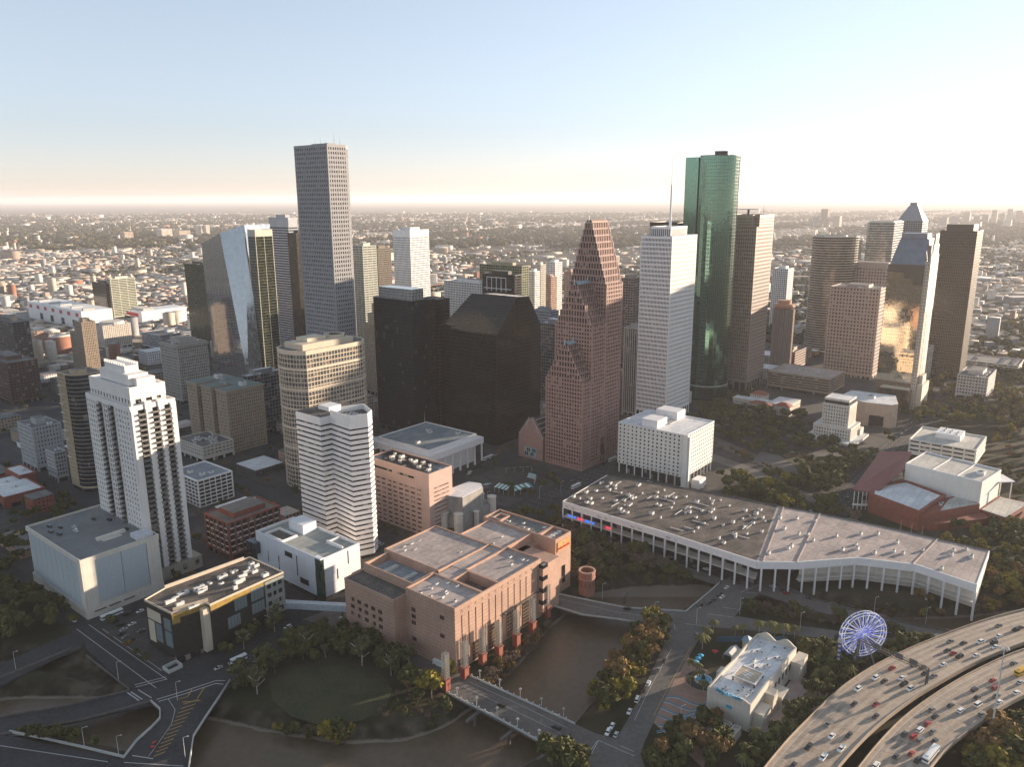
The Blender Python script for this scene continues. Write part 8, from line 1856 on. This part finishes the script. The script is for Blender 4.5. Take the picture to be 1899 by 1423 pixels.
def scatter(poly, n, rng, sep=3.4, roads=True):
    xs_ = [p[0] for p in poly]; ys_ = [p[1] for p in poly]; out = []; tries = 0
    while len(out) < n and tries < n * 60:
        tries += 1; x = rng.uniform(min(xs_), max(xs_)); y = rng.uniform(min(ys_), max(ys_))
        if not inside(x, y, poly) or not free(x, y, 2.5): continue
        if roads and any(inside(x, y, r_) for r_ in RP): continue
        z, d = gz(x, y)
        if d < 2: continue
        if any(hypot(x - a, y - b) < sep for a, b, _ in out): continue
        out.append((x, y, z))
    return out
items = []; ntree = 0
for i, (poly, n, kinds, lo, hi, place) in enumerate(TREES):
    rng = random.Random(100 + i); ks = kinds.split()
    for (x, y, z) in scatter(poly, n, rng):
        k = rng.choice(ks); h = rng.uniform(lo, hi) * (1.3 if k != 'palm' else .95); t = thing('palm_tree' if k == 'palm' else 'tree', '', 'palm tree' if k == 'palm' else 'tree', (x, y, z - .1), 'trees ' + place)
        h *= rng.uniform(.75, 1.2); s = h * rng.uniform(.9, 1.3); t.scale = (s, s, h); t.rotation_euler = (0, 0, rng.uniform(0, 6.28)); child('trunk', TRK[k], t); child('crown', CR[k][rng.randrange(3)], t); items.append((t, KN[k], place)); ntree += 1
x, y = (-33,368); t = thing('tree', '', 'tree', (x, y, 0), 'trees ' + 'at the corner of the opera hall'); t.scale = (8, 8, 13); child('trunk', TRK['yellow'], t); child('crown', CR['yellow'][0], t); items.append((t, 'bright yellow-green tree', 'at the corner of the opera hall'))
label_rank(items)

def instancer(name, pts, meshes, smin, smax, seed=1, zs=1.0):
    """one object whose points carry instances of the given meshes (geometry nodes)"""
    col = bpy.data.collections.new(name + '_kinds')
    for i, m_ in enumerate(meshes): col.objects.link(bpy.data.objects.new(name + '_kind', m_))
    me = bpy.data.meshes.new(name); me.from_pydata([tuple(p) for p in pts], [], []); o = bpy.data.objects.new(name, me); COL.objects.link(o); o['kind'] = 'stuff'
    g = bpy.data.node_groups.new(name, 'GeometryNodeTree'); g.interface.new_socket('Geometry', in_out='INPUT', socket_type='NodeSocketGeometry'); g.interface.new_socket('Geometry', in_out='OUTPUT', socket_type='NodeSocketGeometry')
    N = g.nodes; L = g.links; gi, go_ = N.new('NodeGroupInput'), N.new('NodeGroupOutput'); ip = N.new('GeometryNodeInstanceOnPoints'); ci = N.new('GeometryNodeCollectionInfo'); ci.inputs['Collection'].default_value = col; ci.inputs['Separate Children'].default_value = True; ci.inputs['Reset Children'].default_value = True
    rs = N.new('FunctionNodeRandomValue'); rs.data_type = 'FLOAT'; rs.inputs[2].default_value = smin; rs.inputs[3].default_value = smax; rs.inputs['Seed'].default_value = seed
    rr_ = N.new('FunctionNodeRandomValue'); rr_.data_type = 'FLOAT_VECTOR'; rr_.inputs[0].default_value = (0, 0, 0); rr_.inputs[1].default_value = (0, 0, 6.28); rr_.inputs['Seed'].default_value = seed + 3
    L.new(gi.outputs[0], ip.inputs['Points']); L.new(ci.outputs[0], ip.inputs['Instance']); ip.inputs['Pick Instance'].default_value = True; L.new(rr_.outputs[0], ip.inputs['Rotation']); L.new(rs.outputs[1], ip.inputs['Scale']); L.new(ip.outputs[0], go_.inputs[0])
    md = o.modifiers.new('scatter', 'NODES'); md.node_group = g; return o
for i, (poly, n, kinds, lo, hi, place) in enumerate(WOODS):
    rng = random.Random(300 + i); pts = [(x, y, z - .3) for x, y, z in scatter(poly, n, rng, 3.0)]
    if pts: instancer('park_woodland', pts, [CR[k][j] for k in kinds.split() for j in range(2)], lo * 1.25, hi * 1.3, i)

pts = []; rng = random.Random(8)
for a0, a1, b0, b1 in pads:
    for (sa, ta, sb, tb) in ((a0, b0, a1, b0), (a0, b0, a0, b1), (a0, b1, a1, b1), (a1, b0, a1, b1)):
        if rng.random() < .25: continue
        for i in range(7):
            if rng.random() < .3: continue
            f = (i + .5) / 7; c1 = AB(sa + (sb - sa) * f + rng.uniform(-1, 1), ta + (tb - ta) * f + rng.uniform(-1, 1))
            if free(*c1, .5): pts.append((*c1, -.2))
instancer('street_trees', pts, [CR['oak'][0], CR['oak'][1], CR['autumn'][0], CR['bare'][0]], 5, 8.5, 41)
# ---------------------------------------------------------------- city infill on the remaining blocks
rng = random.Random(77); items = []; fillm = [(C_CREAM, 'cream'), (C_TAN, 'tan brick'), (C_BRICK, 'red brick'), (mat('gray_plaster', ()), 'gray'), (C_WHITE, 'white'), (C_DGRAY, 'dark gray'), (C_PINK, 'pink stone')]
def lowb(x, y, a, b, h, m, mc, yaw=YAW, detail=True, name='low_building', rm=None):
    po = ccw([(x + cos(yaw) * s - sin(yaw) * q_, y + sin(yaw) * s + cos(yaw) * q_) for s, q_ in ((-a, -b), (a, -b), (a, b), (-a, b))]); t = thing(name, '', 'building', (x, y, 0))
    q = MB(); q.prism(offset(po, -.3), 0, h); q.build('glazing' if detail else 'wall', G_DARK if detail else m, t)
    if detail: g = MB(); facade(g, offset(po, -.3), 0, h, 3.7, 3.4, 1.9, .3, 1.7, .33); g.build('wall_grid', m, t, kind='stuff')
    q = MB(); q.prism(offset(po, .05), h, h + .5); q.build('roof', rm or rng.choice((M_ROOF, M_ROOFW, M_ROOFT, M_ROOF)), t)
    return t
for a0, a1, b0, b1 in pads:
    for i in range(8):
        aa, bb = (rng.uniform(9, 19), rng.uniform(9, 17)) if i < 4 else (rng.uniform(6, 10), rng.uniform(6, 9)); ca, cb = rng.uniform(a0 + aa + 1, a1 - aa - 1), rng.uniform(b0 + bb + 1, b1 - bb - 1); c1 = AB(ca, cb); po = rect(c1, -aa, aa, -bb, bb)
        if any(inside(*pt, f) for f in FOOT for pt in po + [c1, AB(ca, cb - bb), AB(ca, cb + bb), AB(ca - aa, cb), AB(ca + aa, cb)]) or any(inside(*pt, offset(po, 1)) for f in FOOT for pt in f): continue
        ix, iy = toimg(*c1, 0)
        if not (-60 < ix < 1960) or (860 < ix < 1010 and iy > 830) or ca < 245 and cb < 470: continue
        if ix > 1270 and iy > 700: continue
        h = rng.choice((6, 8, 10, 14, 20, 26)) if iy < 790 else rng.choice((6, 8, 10, 13)); 
        if iy < 640: h = rng.choice((8, 12, 18, 30, 38))
        m_, mc = rng.choice(fillm); t = lowb(*c1, aa, bb, h, m_, mc); FOOT.append(offset(po, 2)); items.append((t, f'{mc} flat-roofed building', ('in the far blocks between the towers' if iy < 700 else 'in the shaded blocks behind the left foreground' if ix < 560 else 'in the middle blocks')))
label_rank(items)

# ---------------------------------------------------------------- far town: single buildings near by, then the mass
def down(x, y): a = x * EU[0] + y * EU[1]; b = x * EV[0] + y * EV[1]; return 150 < a < 1420 and 150 < b < 1225
def dens(x, y): return .5 + .5 * sin(x * .0017 + 1.3) * cos(y * .0013) + .25 * sin(x * .005 + y * .004)
SUBM = [mat('suburb_white', (.58, .52, .45), .8, scale=.05), mat('suburb_cream', (.48, .39, .30), .85, scale=.05), mat('suburb_tan', (.28, .22, .17), .9, scale=.05), mat('suburb_red', (.26, .12, .08), .9, scale=.05), mat('suburb_gray', (.25, .25, .25), .9, scale=.05), mat('suburb_dark', (.08, .08, .085), .9, scale=.05)]
SN = ['white', 'cream', 'tan', 'brick-red', 'gray', 'dark']
rng = random.Random(5); sub = []
while len(sub) < 300:
    Y_ = 1150 + 1900 * rng.random() ** 1.2; x = rng.uniform(-.70, .70) * Y_
    if down(x, Y_) or not free(x, Y_, 30) or (x > 350 and Y_ < 1500 and rng.random() < .5): continue
    big = rng.random() < (.45 if x < -200 else .22); a, b = (rng.uniform(14, 34), rng.uniform(9, 20)) if big else (rng.uniform(5, 11), rng.uniform(4, 8))
    if any(hypot(x - s[0], Y_ - s[1]) < max(a, s[2]) * 1.25 + 4 for s in sub[-160:]): continue
    sub.append((x, Y_, a, b, rng.uniform(5, 11) if rng.random() < .8 else rng.uniform(14, 26), rng.choice((0, 0, 1, 1, 2, 3, 4)) if x < 0 else rng.choice((0, 1, 1, 2, 4))))
items = []
for (x, y, a, b, h, mi) in sub:
    t = lowb(x, y, a, b, h, SUBM[mi], SN[mi], yaw=radians(rng.choice((51, 51, 141, 5))), detail=(a > 15 and y < 2000), name='warehouse' if a > 12 else 'house', rm=SUBM[rng.choice((0, 0, 1, 2, 4))])
    ix = toimg(x, y, 0)[0]; items.append((t, f'{SN[mi]} ' + ('flat warehouse' if a > 12 else 'house'), 'on the plain left of the mirror tower' if ix < 420 else 'on the plain behind the central towers' if ix < 1180 else 'on the plain behind the right-hand towers'))
label_rank(items)
NB = 60000; r = np.random.RandomState(3)
Yb = 1150 + 12500 * r.rand(NB) ** 1.25; Xb = (r.rand(NB) * 1.42 - .71) * Yb
dn = .5 + .5 * np.sin(Xb * .0012 + 1.3) * np.cos(Yb * .0009) + .35 * np.sin(Xb * .004 + Yb * .003); keep = (r.rand(NB) < np.clip(dn + np.where(Xb < -200, .35, -.05), .15, 1)); Xb, Yb = Xb[keep], Yb[keep]; a_ = Xb * EU[0] + Yb * EU[1]; b_ = Xb * EV[0] + Yb * EV[1]; keep = ~((a_ > 140) & (a_ < 1420) & (b_ > 140) & (b_ < 1230)) & ~((Xb > 480) & (Yb < 1700) & (r.rand(len(Xb)) < .7)); Xb, Yb = Xb[keep], Yb[keep]
occ = {(int(s[0] // 30), int(s[1] // 30)) for s in sub}; okk = []; cell = set()
for i, (xx_, yy_) in enumerate(zip(Xb, Yb)):
    k_ = (int(xx_ // 30), int(yy_ // 30)); k2 = (int(xx_ // 20), int(yy_ // 20))
    if k_ in occ or k2 in cell or (yy_ < 1900 and not free(xx_, yy_, 25)): continue
    cell.add(k2); okk.append(i)
Xb, Yb = Xb[okk], Yb[okk]; n = len(Xb)
big = r.rand(n) < np.where(Xb < 0, .22, .12); A_ = np.where(big, np.where(Yb > 2300, r.uniform(15, 50, n), r.uniform(11, 18, n)), r.uniform(5, 10, n)); B_ = np.where(big, np.where(Yb > 2300, r.uniform(10, 24, n), r.uniform(8, 12, n)), r.uniform(4, 8, n)); Hh_ = np.where(r.rand(n) < .03, r.uniform(12, 40, n), r.uniform(4, 8, n)); th = np.radians(r.choice([51, 51, 141, 0], n))
cx_ = np.array([-1, 1, 1, -1]); cy_ = np.array([-1, -1, 1, 1]); px_ = Xb[:, None] + (np.cos(th)[:, None] * A_[:, None] * cx_ - np.sin(th)[:, None] * B_[:, None] * cy_); py_ = Yb[:, None] + (np.sin(th)[:, None] * A_[:, None] * cx_ + np.cos(th)[:, None] * B_[:, None] * cy_)
Vv = np.zeros((n, 8, 3)); Vv[:, :4, 0] = Vv[:, 4:, 0] = px_; Vv[:, :4, 1] = Vv[:, 4:, 1] = py_; Vv[:, 4:, 2] = Hh_[:, None]
base = (np.arange(n) * 8)[:, None]; fq = np.concatenate([base + np.array(q_) for q_ in ((0, 1, 5, 4), (1, 2, 6, 5), (2, 3, 7, 6), (3, 0, 4, 7), (4, 5, 6, 7))], 1).reshape(-1, 4)
me = bpy.data.meshes.new('far_town'); me.vertices.add(n * 8); me.vertices.foreach_set('co', Vv.ravel()); me.loops.add(len(fq) * 4); me.loops.foreach_set('vertex_index', fq.ravel()); me.polygons.add(len(fq)); me.polygons.foreach_set('loop_start', np.arange(len(fq)) * 4); me.polygons.foreach_set('loop_total', np.full(len(fq), 4))
wm_ = r.choice(6, n, p=[.28, .24, .18, .08, .16, .06]); rm_ = r.choice(6, n, p=[.36, .22, .12, .04, .2, .06]); mi_ = np.stack([wm_] * 4 + [rm_], 1).ravel()
for m_ in SUBM: me.materials.append(m_)
me.polygons.foreach_set('material_index', mi_.astype(np.int32)); me.update(calc_edges=True); me.validate()
o = bpy.data.objects.new('far_town', me); COL.objects.link(o); o['kind'] = 'stuff'
# tree masses
def clump(seed, w_, nb):
    r_ = np.random.RandomState(seed); V = []; F = []
    for i in range(nb):
        bm = bmesh.new(); bmesh.ops.create_icosphere(bm, subdivisions=1, radius=1); c_ = np.array([r_.uniform(-w_, w_), r_.uniform(-w_, w_), 0.35]); s_ = r_.uniform(.45, .8); n_ = len(V)
        for v in bm.verts: V.append(tuple(c_ + np.array(v.co) * s_ * (1 + r_.uniform(-.25, .25)) * np.array([1, 1, .85]) + np.array([0, 0, s_ * .4])))
        for f in bm.faces: F.append(tuple(n_ + v.index for v in f.verts))
        bm.free()
    return V, F
FM = [mk('far_clump', *clump(i, .55, 3), leafmat('far_leaves_%d' % (i % 3), *[((.028, .034, .014), (.06, .06, .025)), ((.05, .045, .02), (.10, .08, .035)), ((.035, .04, .016), (.075, .07, .03))][i % 3])) for i in range(6)]
def masspts(n, y0, y1, pw, seed, thr):
    r_ = np.random.RandomState(seed); Y_ = y0 + (y1 - y0) * r_.rand(n) ** pw; X_ = (r_.rand(n) * 1.42 - .71) * Y_; d_ = .5 + .5 * np.sin(X_ * .0021 + 4) * np.cos(Y_ * .0016 + 1) + .3 * np.sin(X_ * .007 - Y_ * .005) + r_.rand(n) * .5 - np.where((X_ < -250) & (Y_ < 4000), .35, 0); a = X_ * EU[0] + Y_ * EU[1]; b = X_ * EV[0] + Y_ * EV[1]
    k = (d_ > thr) & ~((a > 150) & (a < 1320) & (b > 355) & (b < 1330)) & ~((a > 440) & (a < 1250) & (b > 150) & (b < 356)); return np.stack([X_[k], Y_[k], np.full(k.sum(), .0)], 1)
instancer('woodland', masspts(22000, 1050, 4200, 1.0, 5, .75), FM, 4.5, 9.5, 5); instancer('woodland', masspts(22000, 4000, 13000, 1.2, 6, .7), FM, 12, 24, 6)
# more distant clusters of towers
it = []
for i, (xl, xr, yt, Yd, c) in enumerate(((1523, 1540, 388, 6500, 2), (1508, 1520, 402, 6500, 4), (1545, 1562, 401, 6500, 1), (1741, 1760, 404, 6800, 4), (1762, 1780, 401, 7000, 4), (1786, 1802, 394, 7000, 1), (1806, 1818, 401, 7200, 2), (1822, 1836, 398, 7200, 4), (1840, 1852, 390, 7000, 1), (1855, 1866, 396, 7200, 4), (1869, 1881, 388, 7000, 0), (1885, 1899, 391, 7000, 1), (1798, 1822, 412, 6200, 1), (1860, 1878, 409, 6200, 0), (1905, 1925, 392, 7000, 1), (362, 373, 419, 5400, 0), (378, 388, 418, 5400, 0), (290, 318, 425, 5200, 0), (224, 246, 431, 5000, 1), (322, 352, 428, 5300, 1))):
    xm = (xl + xr) / 2; d = RT * ((xm - 949.5) / 1450) + UP * (-(yt - 711.5) / 1450) + FW; k = Yd / d.y; x, z = d.x * k, 250 + d.z * k; w_ = (xr - xl) / 1450 * k * .36
    t = T(None, '', SUBM[c], G_DARK, 7.6, 9, 4.4, 3.6, poly=rect((x, Yd), -w_, w_, -w_, w_), h=z, n=0, pent=None, basement=0, cat='distant tower', name='distant_tower', par=3); it.append((t, f'hazy {SN[c]} distant tower', 'on the horizon plain' + (' at upper left' if xm < 900 else ' at upper right'))); t['group'] = 'distant towers on the horizon plain'
label_rank(it)
# far freeways on embankments
for nm, lb, pl in (('elevated_road', 'long elevated road crossing the plain at upper left', [(-3400,5200),(-2718,4504),(-1900,3728),(-1488,3362),(-1110,2959)]), ('elevated_road', 'freeway with a green overhead sign at the right edge', [(980,1800),(950,1688),(895,1439),(850,1276),(805,1107)])):
    t = thing(nm, lb, 'elevated road', (pl[1][0], pl[1][1], 0)); q = MB()
    for a_, b_ in zip(pl[:-1], pl[1:]): q.beam((*a_, 7), (*b_, 7), 34, 1.6)
    q.build('road_slab', M_CONC, t, fix=True)
    L_ = along(pl)[-1]
    for i in range(int(L_ / 60)): (x, y), _ = at(pl, 30 + i * 60); q = MB(); q.cyl(x, y, 0, 6.2, 2, 8); q.build('column', M_CONC, t)
x, y = (895,1439); t = thing('green_road_sign', 'green overhead sign on the far freeway at the right edge', 'road sign', (x, y, 7.8)); q = MB(); q.beam((x - 8, y, 15), (x + 8, y, 15), .5, 5); q.build('sign_panel', mat('sign_green', (.02, .25, .12), .5), t)
for s_ in (-8, 8): q = MB(); q.cyl(x + s_, y + .4, 7.8, 15, .3, 6); q.build('post', M_UNIT, t)
